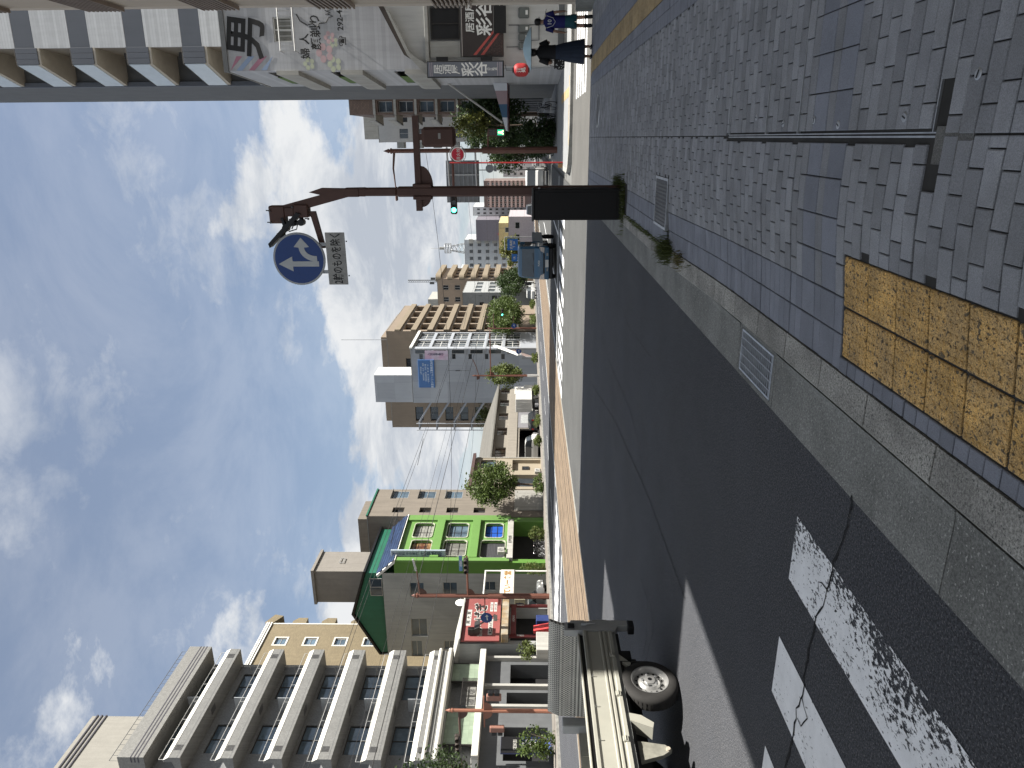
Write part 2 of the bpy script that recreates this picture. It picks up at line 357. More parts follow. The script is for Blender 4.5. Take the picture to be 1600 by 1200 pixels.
# painted markings
def stripe(par, name, x0, y0, x1, y1, m, z=0.004, nz=2):
    b = MB(); sheet(b, x0, y0, x1, y1, z, 1, nz); return b.build(name, m, par, fix=False)
for k in range(11):
    xr = -2.26 - 0.925 * k
    stripe(road, 'crosswalk_stripe', xr - 0.455, 0.1, xr, 3.98 + 0.02 * (k % 2), PAINT_E if k == 0 else PAINT_W if k in (4, 7) else PAINT)
lanes = bpy.data.objects['avenue_lanes']
for k in range(11):
    stripe(lanes, 'crosswalk_stripe', -2.6 - .92 * k - .46, 33.0, -2.6 - .92 * k, 37.6, PAINT_L)
for k in range(10):
    stripe(road, 'crosswalk_stripe', -20.3 - .92 * k - .46, 33.0, -20.3 - .92 * k, 37.6, PAINT_L)
stripe(lanes, 'stop_line', -11.9, 39.4, -1.95, 39.75, PAINT_L)
stripe(road, 'stop_line', -29.5, 30.5, -19.7, 30.85, PAINT_L)
for xx in (-5.05, -8.25): stripe(lanes, 'lane_line', xx - .075, 39.75, xx + .075, 75, PAINT_L)
for xx in (-5.05, -8.25):
    for k in range(20): stripe(lanes, 'lane_line', xx - .075, 80 + 10 * k, xx + .075, 85 + 10 * k, PAINT_L)
stripe(lanes, 'edge_line', -12.05, 38.5, -11.9, 300, PAINT_L); stripe(road, 'edge_line', -19.75, 38, -19.6, 300, PAINT_L)
for k in range(26): stripe(road, 'lane_line', -24.6, 42 + 10 * k, -24.45, 47 + 10 * k, PAINT_L)
for k in range(5): stripe(side_st, 'crosswalk_stripe', 1.25, 22.3 + .98 * k, 4.35, 22.78 + .98 * k, PAINT_L)
# cracks in the asphalt
CRK = mat('crack', (0.008, 0.008, 0.009), 0.95, var=0)
def crack(pts, w, seed):
    r = random.Random(seed); P = []
    for (a, b), (c, d) in zip(pts, pts[1:]):
        n = max(2, int(math.hypot(c - a, d - b) / 0.05))
        for i in range(n): t = i / n; P.append((lerp(a, c, t) + r.gauss(0, .009), lerp(b, d, t) + r.gauss(0, .009)))
    V = []; F = []
    for i, (x, y) in enumerate(P):
        x2, y2 = P[min(i + 1, len(P) - 1)]; x1, y1 = P[max(i - 1, 0)]; l = math.hypot(x2 - x1, y2 - y1) or 1
        nx, ny = -(y2 - y1) / l, (x2 - x1) / l; ww = w * r.uniform(.35, 1.0)
        V += [(x + nx * ww, y + ny * ww, .0065), (x - nx * ww, y - ny * ww, .0065)]
        if i: k = 2 * i; F.append((k - 2, k - 1, k + 1, k))
    b = MB(); b.add(V, F); return b.build('crack', CRK, road, fix=False)
crack([(-1.79, 3.34), (-2.0, 3.36), (-2.19, 3.41), (-2.34, 3.43), (-2.54, 3.46), (-2.67, 3.52), (-2.85, 3.55), (-3.1, 3.57), (-3.25, 3.54), (-3.42, 3.59), (-3.57, 3.58), (-3.79, 3.6), (-4.4, 3.75), (-5.4, 3.7)], .011, 1)
crack([(-2.42, 3.45), (-2.47, 3.57), (-2.55, 3.52)], .006, 9); crack([(-3.27, 3.55), (-3.34, 3.45), (-3.45, 3.5), (-3.46, 3.58)], .007, 10)
crack([(-6.14, 17.69), (-5.21, 12.92), (-4.76, 8.85), (-4.73, 7.65), (-4.7, 6.44)], .008, 2)
crack([(-6.26, 9.22), (-6.16, 8.53), (-6.79, 8.43), (-7.29, 8.61)], .007, 3); crack([(-5.99, 8.59), (-6.22, 7.97), (-7.22, 8.4)], .006, 4)
crack([(-3.88, 17.55), (-4.41, 14.37), (-4.25, 10.98), (-4.44, 9.85), (-4.85, 9.4)], .006, 5)
crack([(-2.4, 18.9), (-2.5, 15), (-3.0, 11.6), (-2.85, 9.3)], .005, 6)

# ------------------------------------------------------------------ near pavement (right side of the avenue)
def sm(t): t = max(0.0, min(1.0, t)); return t * t * (3 - 2 * t)
def SH(x, y):
    k = sm((y - 5.6) / 3.2)
    low = lerp(0.022, 0.115, sm((x + 1.25) / 1.0)); high = lerp(0.105, 0.125, sm((x + 1.2) / 0.8))
    e = sm((20.6 - y) / 1.8)                                        # drops again to the side street
    z = lerp(low, high, k) * e + 0.02 * (1 - e)
    return z + 0.006 * math.sin(1.9 * x + 1.1 * y) * sm((x + 1.2) / .4) + 0.006 * math.sin(0.8 * y - 2.3 * x) * sm((x + 1.2) / .4)
bed = MB(); nx, ny = 46, 120
V = [(lerp(-1.21, 3.25, i / nx), lerp(-4, 20.55, j / ny)) for j in range(ny + 1) for i in range(nx + 1)]
bed.add([(x, y, SH(x, y) - .011) for x, y in V], [(j * (nx + 1) + i, j * (nx + 1) + i + 1, (j + 1) * (nx + 1) + i + 1, (j + 1) * (nx + 1) + i) for j in range(ny) for i in range(nx)])
walk = struct(bed.build('sidewalk', SAND, fix=False))
TX0, TX1, TY1 = -1.115, -0.575, 3.66                                # kerb-side warning blocks
holes = [(TX0, -9, TX1, TY1), (1.5, 3.2, 1.86, 20.5), (-0.035, 2.95, 0.02, 6.0), (-1.02, 8.25, -0.44, 9.05), (-1.45, 11.85, -0.72, 12.75)]
rects = []
def put(x0, x1, y0, y1, kind):
    for hx0, hy0, hx1, hy1 in holes:
        if x0 < hx1 - .01 and x1 > hx0 + .01 and y0 < hy1 - .01 and y1 > hy0 + .01:
            if y0 >= hy0 and y1 <= hy1 + .06:
                if x0 < hx0 - .045: put(x0, hx0, y0, y1, kind)
                if x1 > hx1 + .045: put(hx1, x1, y0, y1, kind)
            return
    if x1 - x0 > .035: rects.append((x0, x1, y0, y1, kind))
PX, PY = 0.196, 0.097
y = -3.9; row = 0
SQ = ((3.72, 3.92), (4.02, 4.22))
while y < 20.3:
    sq = any(a <= y + .02 < b for a, b in SQ); h = 0.196 if sq else PY
    for x0 in (-1.2, -1.0): put(x0, x0 + .2, y, y + h, 'B')
    for (xa, xb, off) in ((-0.80, -0.035 if 2.9 < y < 6.0 else -0.001, 0), (0.02 if 2.9 < y < 6.0 else 0.001, 1.20, 1)):
        x = xa - (0 if sq else (PX / 2 if row % 2 else 0) + (0.03 * (row % 3 == 0)))
        while x < xb: put(max(x, xa), min(x + PX, xb), y, y + h, 'D' if sq else 'A'); x += PX
    for x0 in (1.2, 1.35): put(x0, x0 + .15, y, y + h, 'B')
    x = 1.86
    while x < 3.2: put(x, min(x + PX, 3.22), y, y + h, 'B' if x < 2.3 else 'A'); x += PX
    gap = 0.012 if any(abs(y + h - q) < .05 for q in (2.98, 4.46, 5.05, 5.97, 7.75, 10.4)) else 0.0
    y += h + gap; row += 1
pav_mesh = {}
def paver_mesh(w, d, m):
    k = (round(w, 3), round(d, 3), m.name)
    if k not in pav_mesh:
        b = MB(); gx, gy = w / 2 - .003, d / 2 - .003; c = .004
        rings = [[(-gx, -gy, -.045), (gx, -gy, -.045), (gx, gy, -.045), (-gx, gy, -.045)], [(-gx, -gy, -.0035), (gx, -gy, -.0035), (gx, gy, -.0035), (-gx, gy, -.0035)],
                 [(-gx + c, -gy + c, 0), (gx - c, -gy + c, 0), (gx - c, gy - c, 0), (-gx + c, gy - c, 0)]]
        b.loft(rings); o = b.build('paver', m); pav_mesh[k] = o.data; bpy.data.objects.remove(o)
    return pav_mesh[k]
def seen(x, y, z=.1):
    v = Vector((x, y, z - CAMH)); d = v.dot(_f)
    return d > .3 and abs(v.dot(_r) / d) < 600 / 1110 * 1.02 and abs(v.dot(_u) / d) < 800 / 1110 * 1.02
rects.sort(key=lambda r_: -((r_[1] - r_[0]) * (r_[3] - r_[2]) / ((r_[0] + r_[1]) ** 2 / 4 + (r_[2] + r_[3]) ** 2 / 4 + 2.6) ** 1.5) if seen((r_[0] + r_[1]) / 2, (r_[2] + r_[3]) / 2) else 0)
fa, fb = MB(), MB()
for i, (x0, x1, y0, y1, kd) in enumerate(rects):
    cx, cy = (x0 + x1) / 2, (y0 + y1) / 2; z = SH(cx, cy) + R.gauss(0, .0012)
    tx = math.atan((SH(cx, cy + .04) - SH(cx, cy - .04)) / .08) + R.gauss(0, .006); ty = -math.atan((SH(cx + .05, cy) - SH(cx - .05, cy)) / .1) + R.gauss(0, .006)
    if i < 290:
        o = bpy.data.objects.new('paver', paver_mesh(x1 - x0, y1 - y0, PAV if kd == 'A' else PAV_B)); COL.objects.link(o); o.parent = walk
        o.location = (cx, cy, z); o.rotation_euler = (tx, ty, R.gauss(0, .004))
    else:
        b = fa if kd == 'A' else fb; gx, gy, c = (x1 - x0) / 2 - .003, (y1 - y0) / 2 - .003, .004
        def q(a, e, hh): return (cx + a, cy + e, z + hh - a * ty + e * tx)
        b.loft([[q(-gx, -gy, -.03), q(gx, -gy, -.03), q(gx, gy, -.03), q(-gx, gy, -.03)], [q(-gx, -gy, -.0035), q(gx, -gy, -.0035), q(gx, gy, -.0035), q(-gx, gy, -.0035)],
                [q(-gx + c, -gy + c, 0), q(gx - c, -gy + c, 0), q(gx - c, gy - c, 0), q(-gx + c, gy - c, 0)]], cap=False)
        n = len(b.v); b.f.append([n - 4, n - 3, n - 2, n - 1]); b.m.append(0)
stuff(fa.build('paver_field', PAV_I, walk, fix=False)); stuff(fb.build('paver_border', PAV_BI, walk, fix=False))
# warning blocks with worn studs
def tact_mesh(n, bars, w, m):
    b = MB(); b.box(-w / 2 + .003, -w / 2 + .003, -.05, w / 2 - .003, w / 2 - .003, 0, bev=.004)
    if bars:
        for i in range(4): x = -w / 2 + w * (i + .5) / 4; b.box(x - .016, -w * .44, -.002, x + .016, w * .44, .005, bev=.004)
    else:
        for i in range(n):
            for j in range(n):
                x, y_ = -w / 2 + w * (i + .5) / n, -w / 2 + w * (j + .5) / n
                b.lathe([(.0145, -.001), (.011, .0042)], (x, y_, 0), 'z', 9, cap=True)
    o = b.build('tactile_block', m); me = o.data; bpy.data.objects.remove(o); return me
tm = tact_mesh(6, False, .264, TACT)
for r_ in range(13):
    for c_ in range(2):
        o = bpy.data.objects.new('tactile_block', tm); COL.objects.link(o); o.parent = walk
        cx, cy = TX0 + .135 + .27 * c_, TY1 - .137 - .274 * r_
        o.location = (cx, cy, SH(cx, cy) + .001); o.rotation_euler = (0, -math.atan((SH(cx + .12, cy) - SH(cx - .12, cy)) / .24), 0)
tm2 = tact_mesh(4, True, .345, TACT_F)
for k in range(49):
    o = bpy.data.objects.new('tactile_block', tm2); COL.objects.link(o); o.parent = walk; cy = 3.4 + .35 * k
    o.location = (1.68, cy, SH(1.68, cy) + .001)
# metal edging beside the service covers, lifting eyes
b = MB(); b.box(-.012, 2.97, .06, -.004, 5.98, SH(0, 4.5) + .002); b.box(.004, 2.97, .06, .010, 5.98, SH(0, 4.5) + .001); b.build('metal_edging', STEEL, walk)
for yy in (2.98, 4.46, 5.05, 5.97):
    b = MB(); b.box(.01, yy - .004, .06, 1.18, yy + .002, SH(.5, yy) + .0015); b.build('metal_edging', STEEL, walk)
b = MB(); b.box(-.11, 2.70, .05, .03, 2.95, SH(0, 2.8) - .002); b.build('concrete_fill', CONC_D, walk)
key = MB(); key.lathe([(.006, -.002), (.019, -.002), (.021, .001), (.016, .003), (.0, .003)], n=14, cap=False); key.box(-.003, -.014, .002, .003, .014, .0045, 1)
k0 = key.build('lifting_eye', [STEEL, BLACK], walk)
spots = [(0.12, 5.30), (0.07, 4.74), (0.08, 4.24), (0.07, 3.22), (0.2, 2.74), (0.30, 6.4), (0.12, 6.9), (1.0, 4.1), (.05, 3.9)]
for i, (x, yy) in enumerate(spots):
    o = k0 if i == 0 else k0.copy()
    if i: COL.objects.link(o)
    o.location = (x, yy, SH(x, yy) + .001); o.rotation_euler = (0, 0, R.uniform(0, 3)); o.parent = walk
# kerb stones and gutter
kerb = MB(); kerb.box(-1.40, -4, -.3, -1.21, 20.2, -.02); kerb = struct(kerb.build('kerb', CONC_D))
y = -3.9
while y < 19.2:
    ln = R.choice((.58, .6, .6, .62)); 
    z0, z1 = SH(-1.25, y) + .004, SH(-1.25, y + ln) + .004; i_ = .006; b = MB(); e = .018
    b.loft([[(-1.395, yy, -.25), (-1.205, yy, -.25), (-1.205, yy, z_), (-1.375, yy, z_), (-1.395, yy, max(-.02, z_ - e))] for yy, z_ in ((y + i_, z0), (y + ln - i_, z1))])
    b.build('kerb_stone', CONC_L, kerb); y += ln
gut = MB(); gut.box(-1.80, -4, -.3, -1.40, 20.7, -.012); gut = struct(gut.build('gutter', CONC_D))
GUT = mat('gutter_concrete', (0.155, 0.158, 0.148), 0.9, var=0.28, scale=1.8, bump=0.6, bscale=110, speck=0.35, sscale=90, obj_rand=0.14, agg=((70, 0.66, (0.32, 0.32, 0.30)),))
yy = [-3.9, -1.8, 0.3, 2.52, 4.66, 5.52, 7.5, 9.4, 11.3, 13.2, 15.1, 17.0, 18.9, 20.7]
for a, c in zip(yy, yy[1:]):
    if abs(a - 4.66) < .01:
        for x0, x1 in ((-1.797, -1.765), (-1.425, -1.40)): b = MB(); b.box(x0, a + .004, -.2, x1, c - .004, .004); b.build('gutter_slab', GUT, gut)
        for y0, y1 in ((a + .004, a + .05), (c - .05, c - .004)): b = MB(); b.box(-1.764, y0, -.2, -1.426, y1, .004); b.build('gutter_slab', GUT, gut)
        continue
    b = MB(); b.prism([(-1.797, a + .004, -.2), (-1.797, a + .004, .003), (-1.45, a + .004, .004), (-1.402, a + .004, .012), (-1.402, a + .004, -.2)], (0, c - a - .008, 0)); b.build('gutter_slab', GUT, gut)
b = MB(); b.box(-1.76, 4.7, -.5, -1.43, 5.47, -.13); b.build('drain_pit', BLACK, gut)
gr = thing('drain_grate', 'steel bar drain grate set in the concrete gutter beside the kerb', 'grate', (-1.595, 5.09, 0))
b = MB(); 
for x0, y0, x1, y1 in ((-.165, -.37, -.15, .37), (.15, -.37, .165, .37), (-.15, -.37, .15, -.355), (-.15, .355, .15, .37)): b.box(x0, y0, -.06, x1, y1, .005)
b.build('frame', STEEL, gr)
for i in range(17):
    b = MB(); yv = -.335 + .67 * i / 16; b.box(-.15, yv - .004, -.045, .15, yv + .004, .003); b.build('bar', STEEL, gr)
for i in range(4):
    b = MB(); xv = -.1 + .2 * i / 3; b.cyl((xv, -.355, .001), (xv, .355, .001), .005, 6); b.build('cross_rod', STEEL, gr)
# lids in the pavement
lid = thing('service_lid', 'rectangular chequered iron lid in the pavement near the black cabinet', 'manhole cover', (-.73, 8.65, SH(-.73, 8.65)))
b = MB(); 
for x0, y0, x1, y1 in ((-.285, -.39, -.255, .39), (.255, -.39, .285, .39), (-.255, -.39, .255, -.36), (-.255, .36, .255, .39)): b.box(x0, y0, -.05, x1, y1, .006)
b.build('frame', STEEL, lid)
b = MB(); b.box(-.25, -.355, -.04, .25, .355, 0)
for i in range(11):
    for j in range(14): b.box(-.235 + .0425 * i, -.335 + .0478 * j, 0, -.215 + .0425 * i, -.313 + .0478 * j, .006, 1)
b.build('cover', [IRON, mat('worn_iron', (.22, .22, .215), .45, .6)], lid)
lid2 = thing('service_lid', 'round iron lid in the pavement just before the side street', 'manhole cover', (.55, 17.0, SH(.55, 17) + .004))
b = MB(); b.lathe([(.0, .004), (.30, .004), (.31, -.02)], n=28); b.build('cover', IRON, lid2)
b = MB(); b.lathe([(.315, -.02), (.318, .006), (.35, .006), (.355, -.02)], n=28); b.build('frame', STEEL, lid2)

# ------------------------------------------------------------------ pavements across the side street and on the far side
SLABM = mat('pavement_slabs', (0.20, 0.205, 0.21), 0.88, var=0.15, scale=1.5, speck=0.12)
def walkway(name, poly, z, m):
    b = MB(); b.prism([(x, y, -.3) for x, y in poly], (0, 0, z + .3)); return struct(b.build(name, m))
arc = [(-1.2 + 2.2 - 2.2 * math.cos(t * math.pi / 16), 28.6 + 2.2 - 2.2 * math.sin(t * math.pi / 16)) for t in range(9)]
far_walk = walkway('sidewalk', [(60, 28.6), (60, 31.5), (3.4, 31.5), (3.4, 400), (-1.2, 400)] + arc, .11, SLABM)
b = MB(); P = [(-1.4, 400)] + [(1.0 - 2.4 * math.cos(t * math.pi / 16), 30.8 - 2.4 * math.sin(t * math.pi / 16)) for t in range(9)] + [(60, 28.4)]
for (xa, ya), (xb, yb), (xc, yc), (xd, yd) in zip(P, P[1:], [(-1.2, 400)] + arc, arc + [(60, 28.6)]):
    b.prism([(xa, ya, -.2), (xb, yb, -.2), (xd, yd, -.2), (xc, yc, -.2)], (0, 0, .315))
struct(b.build('kerb', CONC_L))
b = MB()
for k in range(17): b = MB(); b.box(1.5 - .03, 29.3 + .36 * k, .1, 1.83, 29.65 + .36 * k, .1155, bev=.004); b.build('tactile_block', TACT_F, far_walk)
for k in range(7): b = MB(); b.box(-.3 + .36 * k, 29.0, .1, .05 + .36 * k, 29.29, .115, bev=.004); b.build('tactile_block', TACT_F, far_walk)
b = MB(); b.box(-35.2, -30, -.3, -30.2, 430, .13); left_walk = struct(b.build('sidewalk', mat('left_pavement', (0.165, 0.15, 0.132), .9, var=.15, scale=1.2, speck=.12)))
b = MB()
for k in range(180):
    b.box(-30.2, -30 + 2.5 * k + .01, -.3, -30.0, -27.5 + 2.5 * k - .01, .14)
struct(b.build('kerb', CONC_L))
# ------------------------------------------------------------------ building kit
GLASS = mat('window_glass', (0.030, 0.036, 0.042), 0.06, var=0.3, scale=0.8, spec=0.9, obj_rand=0.4)
GLASS_B = mat('window_glass_bluish', (0.07, 0.10, 0.13), 0.08, var=0.4, scale=0.9, spec=0.9, obj_rand=0.4)
CURTAIN = mat('curtained_glass', (0.22, 0.22, 0.20), 0.25, var=0.3, scale=2.5, spec=0.7, obj_rand=0.35)
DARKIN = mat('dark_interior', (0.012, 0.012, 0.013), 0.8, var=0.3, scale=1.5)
ALU = mat('aluminium', (0.46, 0.46, 0.45), 0.45, 0.5, var=0.1)
BRONZE = mat('bronze_frame', (0.035, 0.032, 0.030), 0.45, 0.3, var=0.1)
WHITE = mat('white_paint', (0.60, 0.60, 0.575), 0.6, var=0.07, scale=1.5, streak=0.10)
WHITE_D = mat('weathered_white', (0.34, 0.335, 0.31), 0.8, var=0.12, scale=1.0, streak=0.25)
GREY = mat('grey_render', (0.31, 0.318, 0.31), 0.88, var=0.08, scale=0.5, streak=0.18)
GREY_D = mat('dark_grey', (0.10, 0.105, 0.11), 0.75, var=0.12, scale=1.0, streak=0.15)
ROOFG = mat('roof_grey', (0.20, 0.20, 0.19), 0.85, var=0.15, scale=1.2, streak=0.1)
MIDG = mat('mid_grey_metal', (0.26, 0.27, 0.28), 0.5, 0.4, var=0.1)
def window(par, T, u0, u1, v0, v1, depth=.14, fm=None, pm=None, mull=1, hb=0, fw=.05, sill=False, name='window'):
    fm = fm or ALU; pm = pm or GLASS; b = MB(T); d0, d1 = -depth + .01, -depth + .06
    for a, c, e, g_ in ((u0, u1, v0, v0 + fw), (u0, u1, v1 - fw, v1), (u0, u0 + fw, v0 + fw, v1 - fw), (u1 - fw, u1, v0 + fw, v1 - fw)): b.box(a, e, d0, c, g_, d1)
    for i in range(mull):
        x = lerp(u0, u1, (i + 1) / (mull + 1)); b.box(x - fw * .5, v0 + fw, d0 + .003, x + fw * .5, v1 - fw, d1 - .004)
    for i in range(hb):
        x = lerp(v0, v1, (i + 1) / (hb + 1)); b.box(u0 + fw, x - fw * .4, d0 + .006, u1 - fw, x + fw * .4, d1 - .008)
    if sill: b.box(u0 - .06, v0 - .06, -depth, u1 + .06, v0 - .002, .07)
    w = b.build(name, fm, par); p = MB(T); p.box(u0 + .01, v0 + .01, -depth - .03, u1 - .01, v1 - .01, -depth + .022); p.build('pane', pm, w)
    return w
def shell(par, x0, y0, x1, y1, h, m, E=(), S=(), W=(), depth=.14, name='wall', z0=0.0, parapet=.5, roofm=None, mr=None, top=True):
    """outer walls with real window openings on the faces that look to the street; plain elsewhere; flat roof behind a parapet"""
    b = MB()
    def fc(T, U0, U1, ops): b.T = T; b.wall(U0, U1, z0, h, [o[:4] for o in ops], depth, 0, 0.0, mr); b.T = None
    fc(FE((x1, 0, 0)), y0, y1, E); fc(FW((x0, 0, 0)), y0, y1, W); fc(FS((0, y0, 0)), x0, x1, S)
    b.add([(x0, y1, z0), (x1, y1, z0), (x1, y1, h), (x0, y1, h)], [(0, 1, 2, 3)])
    w = b.build(name, m, par, fix=False)
    if top:
        r_ = MB(); r_.box(x0 + .01, y0 + .01, h - parapet - .1, x1 - .01, y1 - .01, h - parapet)
        for a, c, e, f in ((x0, y0, x1, y0 + .2), (x0, y1 - .2, x1, y1), (x0, y0 + .2, x0 + .2, y1 - .2), (x1 - .2, y0 + .2, x1, y1 - .2)): r_.box(a - .03 * (a == x0), c - .03 * (c == y0), h, e + .03 * (e == x1), f + .03 * (f == y1), h + .09)
        r_.build('roof', roofm or ROOFG, par)
    return w
def grid(u0, du, nu, w, v0, dv, nv, h): return [(u0 + i * du, u0 + i * du + w, v0 + j * dv, v0 + j * dv + h) for j in range(nv) for i in range(nu)]
def fill(par, T, ops, **k):
    for o in ops: window(par, T, *o[:4], **k)
def plate(par, name, T, u0, u1, v0, v1, d0, d1, m, bev=.01):
    b = MB(T); b.box(u0, v0, d0, u1, v1, d1, bev=bev); return b.build(name, m, par)
def ac_unit(par, T, u, v, d):
    b = MB(T); b.box(u, v, d, u + .8, v + .58, d + .3, bev=.02); b.box(u + .05, v - .1, d + .05, u + .1, v, d + .25); b.box(u + .7, v - .1, d + .05, u + .75, v, d + .25)
    a = b.build('air_conditioner', WHITE_D, par)
    b = MB(T)
    for r_ in (.07, .14, .21):
        P = [(u + .32 + r_ * math.cos(k * math.pi / 8), v + .29 + r_ * math.sin(k * math.pi / 8), d + .306) for k in range(17)]; b.tube(P, .012, 5)
    b.build('fan_guard', GREY_D, a)

# ------------------------------------------------------------------ A: apartment house with white balcony bands (left edge)
TILE = mat('grey_tile', (0.172, 0.172, 0.165), 0.55, var=0.05, scale=0.7, streak=0.12, brick=(.1, .1, (.135, .135, .13), .007, 0.0))
TILE_D = mat('grey_tile_wall', (0.185, 0.19, 0.195), 0.6, var=0.05, scale=0.7, streak=0.10, brick=(.1, .1, (.13, .13, .13), .006, 0.0))
CREAM_W = mat('coping_white', (0.50, 0.49, 0.445), 0.6, var=0.05, scale=2, streak=0.05)
A = thing('apartment_building', 'tall grey apartment block with white-topped balcony bands, nearest on the far side', 'building', (-35, 32.5, 0))
LA = 9.6
bands = [(22.55, 23.59), (19.36, 20.44), (16.41, 17.49), (13.43, 14.59), (10.45, 11.66), (7.55, 8.73)]
wins = []
for z0, z1 in bands: wins += [(6.26, 8.65, z1 - .25, z1 + 1.65), (1.66, 4.0, z1 - .25, z1 + 1.65)]
shell(A, -13, 0, -1.4, LA, 25.6, TILE_D, E=[(a, b, c, d) for a, b, c, d in wins], S=[], z0=4.65, top=False)
fill(A, FE((-1.4, 0, 0)), wins, fm=BRONZE, pm=GLASS_B, mull=1, fw=.07)
GRL = mat('grille_panel', (0.055, 0.055, 0.055), 0.6, var=0.5, scale=30)
for k, (z0, z1) in enumerate(bands):
    b = MB(); c = .34
    b.prism([(-1.4, 0, z0), (0, 0, z0), (0, 0, z1 - c), (-.20, 0, z1), (-.34, 0, z1), (-.34, 0, z1 - .5), (-1.4, 0, z0 + .3)], (0, LA, 0)); bd = b.build('balcony_band', TILE, A)
    b = MB(); b.prism([(.004, -.004, z1 - c), (.02, -.004, z1 - c), (-.19, -.004, z1 + .02), (-.36, -.004, z1 + .02), (-.36, -.004, z1 + .002), (-.2, -.004, z1 + .002)], (0, LA + .008, 0)); b.build('coping', CREAM_W, bd)
    for yy in (.55, LA - .95):
        b = MB(FE((0, 0, 0))); b.box(yy, z1 - c - .52, -.02, yy + .42, z1 - c - .06, .006)
        for i in range(5):
            for j in range(5):
                if R.random() < .7: b.box(yy + .02 + .08 * i, z1 - c - .5 + .09 * j, .006, yy + .07 + .08 * i, z1 - c - .45 + .09 * j, .016)
        b.build('grille', GRL, bd)
    b = MB(); b.box(-.002, 0, z0 + .18, .004, LA, z0 + .20); b.build('joint', GREY_D, bd)
    b = MB()                                              # thin hand rail standing on the coping, with posts
    b.tube([(-.27, .1, z1 + .34), (-.27, LA - .1, z1 + .34)], .02, 6)
    for i in range(7): yy = .1 + (LA - .2) * i / 6; b.tube([(-.27, yy, z1), (-.27, yy, z1 + .34)], .014, 5)
    b.build('railing', ALU, A)
    b = MB(); b.box(-1.4, 5.25, z1 - .4, -.36, 5.29, z1 + .95); b.build('balcony_divider', mat('divider', (.33, .35, .37), .6, var=.05), A)
    b = MB(); b.tube([(-1.25, LA - .35, z0), (-1.25, LA - .35, z0 - 1.7)], .05, 8); b.tube([(-1.25, .3, z0), (-1.25, .3, z0 - 1.7)], .05, 8)
    b.tube([(-.8, LA - .9, z0 - .5), (-.8, LA - .9, z0 - .9), (-1.3, LA - .9, z0 - .95)], .03, 6); b.build('drain_pipe', WHITE_D, A)
    if k < 5: 
        b = MB(); b.box(-.95, 4.3, z0 - .012, -.45, 4.9, z0 - .004); b.build('escape_hatch', GRL, bd)
b = MB(); b.prism([(-1.4, -.1, 24.7), (.1, -.1, 24.7), (.1, -.1, 26.3), (-.2, -.1, 26.3), (-13, -.1, 26.3), (-13, -.1, 25.6), (-1.4, -.1, 25.6)], (0, LA + .2, 0)); fsc = b.build('roof', mat('roof_fascia', (.185, .183, .172), .6, var=.05, brick=(.1, .1, (.14, .14, .135), .007, 0.0)), A)
for z in (25.0, 25.22, 25.44): b = MB(); b.box(-.3, -.112, z, .112, LA + .112, z + .07); b.build('groove', mat('groove_dark', (.05, .048, .06), .7, var=0), fsc)
b = MB(); b.tube([(-.3, 0, 26.9), (-.3, LA, 26.9)], .02, 6)
for i in range(25): b.tube([(-.3, LA * i / 24, 26.3), (-.3, LA * i / 24, 26.9)], .012, 5)
b.build('railing', GREY_D, A)
b = MB(); b.box(-9.5, -.6, 26.3, -2.0, 5.2, 31.3); ph = b.build('penthouse', mat('penthouse_plaster', (.235, .225, .20), .85, var=.05, streak=.12), A)
for z in (30.3, 30.6, 30.9): b = MB(); b.box(-9.6, -.7, z, -1.94, 5.26, z + .09); b.build('groove', MATS['groove_dark'], ph)
# lower floors: mouldings, glazed first floor, dark ground floor
for z, r_ in ((7.2, .17), (7.92, .13)):
    b = MB(); b.tube([(.05, -.05, z), (.05, LA + .05, z)], r_, 12); b.build('moulding', CREAM_W, A, smooth=50)
b = MB(); b.box(-1.4, .02, 7.0, -.05, LA - .02, 7.54); b.build('beam', TILE, A)
b = MB(); b.box(-1.6, -.05, 4.65, .16, LA + .05, 5.07, bev=.02); b.build('beam', CREAM_W, A)
PGREEN = mat('pale_green_glass', (.21, .26, .195), .25, var=.08, scale=2, spec=.6, brick=(.34, .34, (.18, .22, .17), .012, 0.0))
for a, c in ((7.35, 9.05), (1.9, 4.55)):
    b = MB(FE((-.75, 0, 0))); b.box(a, 5.07, 0, c, 6.98, .04); p = b.build('glazed_panel', PGREEN, A)
    for q in ((a - .08, a), (c, c + .08)): b = MB(FE((-.75, 0, 0))); b.box(q[0], 5.07, -.05, q[1], 7.0, .08); b.build('frame', BRONZE, p)
b = MB(); b.box(-1.55, .05, 5.08, -1.41, LA - .05, 6.98); b.build('back_wall', DARKIN, A)
b = MB()
for i in range(22): yy = 4.75 + 2.4 * i / 21; b.box(-.3, yy, 5.08, -.27, yy + .03, 6.1)
b.box(-.31, 4.7, 6.1, -.26, 7.2, 6.16); b.build('railing', BRONZE, A)
ac_unit(A, FE((-.9, 0, 0)), 5.0, 5.2, 0); ac_unit(A, FE((-.9, 0, 0)), 5.95, 5.2, 0)
shell(A, -13, 0.05, -.6, LA - .05, 4.64, GREY_D, E=[(7.0, 8.9, 0, 2.9), (4.9, 6.2, 0, 3.1), (.6, 3.2, .4, 3.2)], top=False, depth=1.2, name='ground_floor')
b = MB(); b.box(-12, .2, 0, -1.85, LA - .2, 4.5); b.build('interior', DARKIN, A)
for yy in (4.6, 6.45, 9.2): b = MB(); b.box(-.58, yy, 0, -.25, yy + .22, 4.64, bev=.01); b.build('pillar', WHITE_D, A)
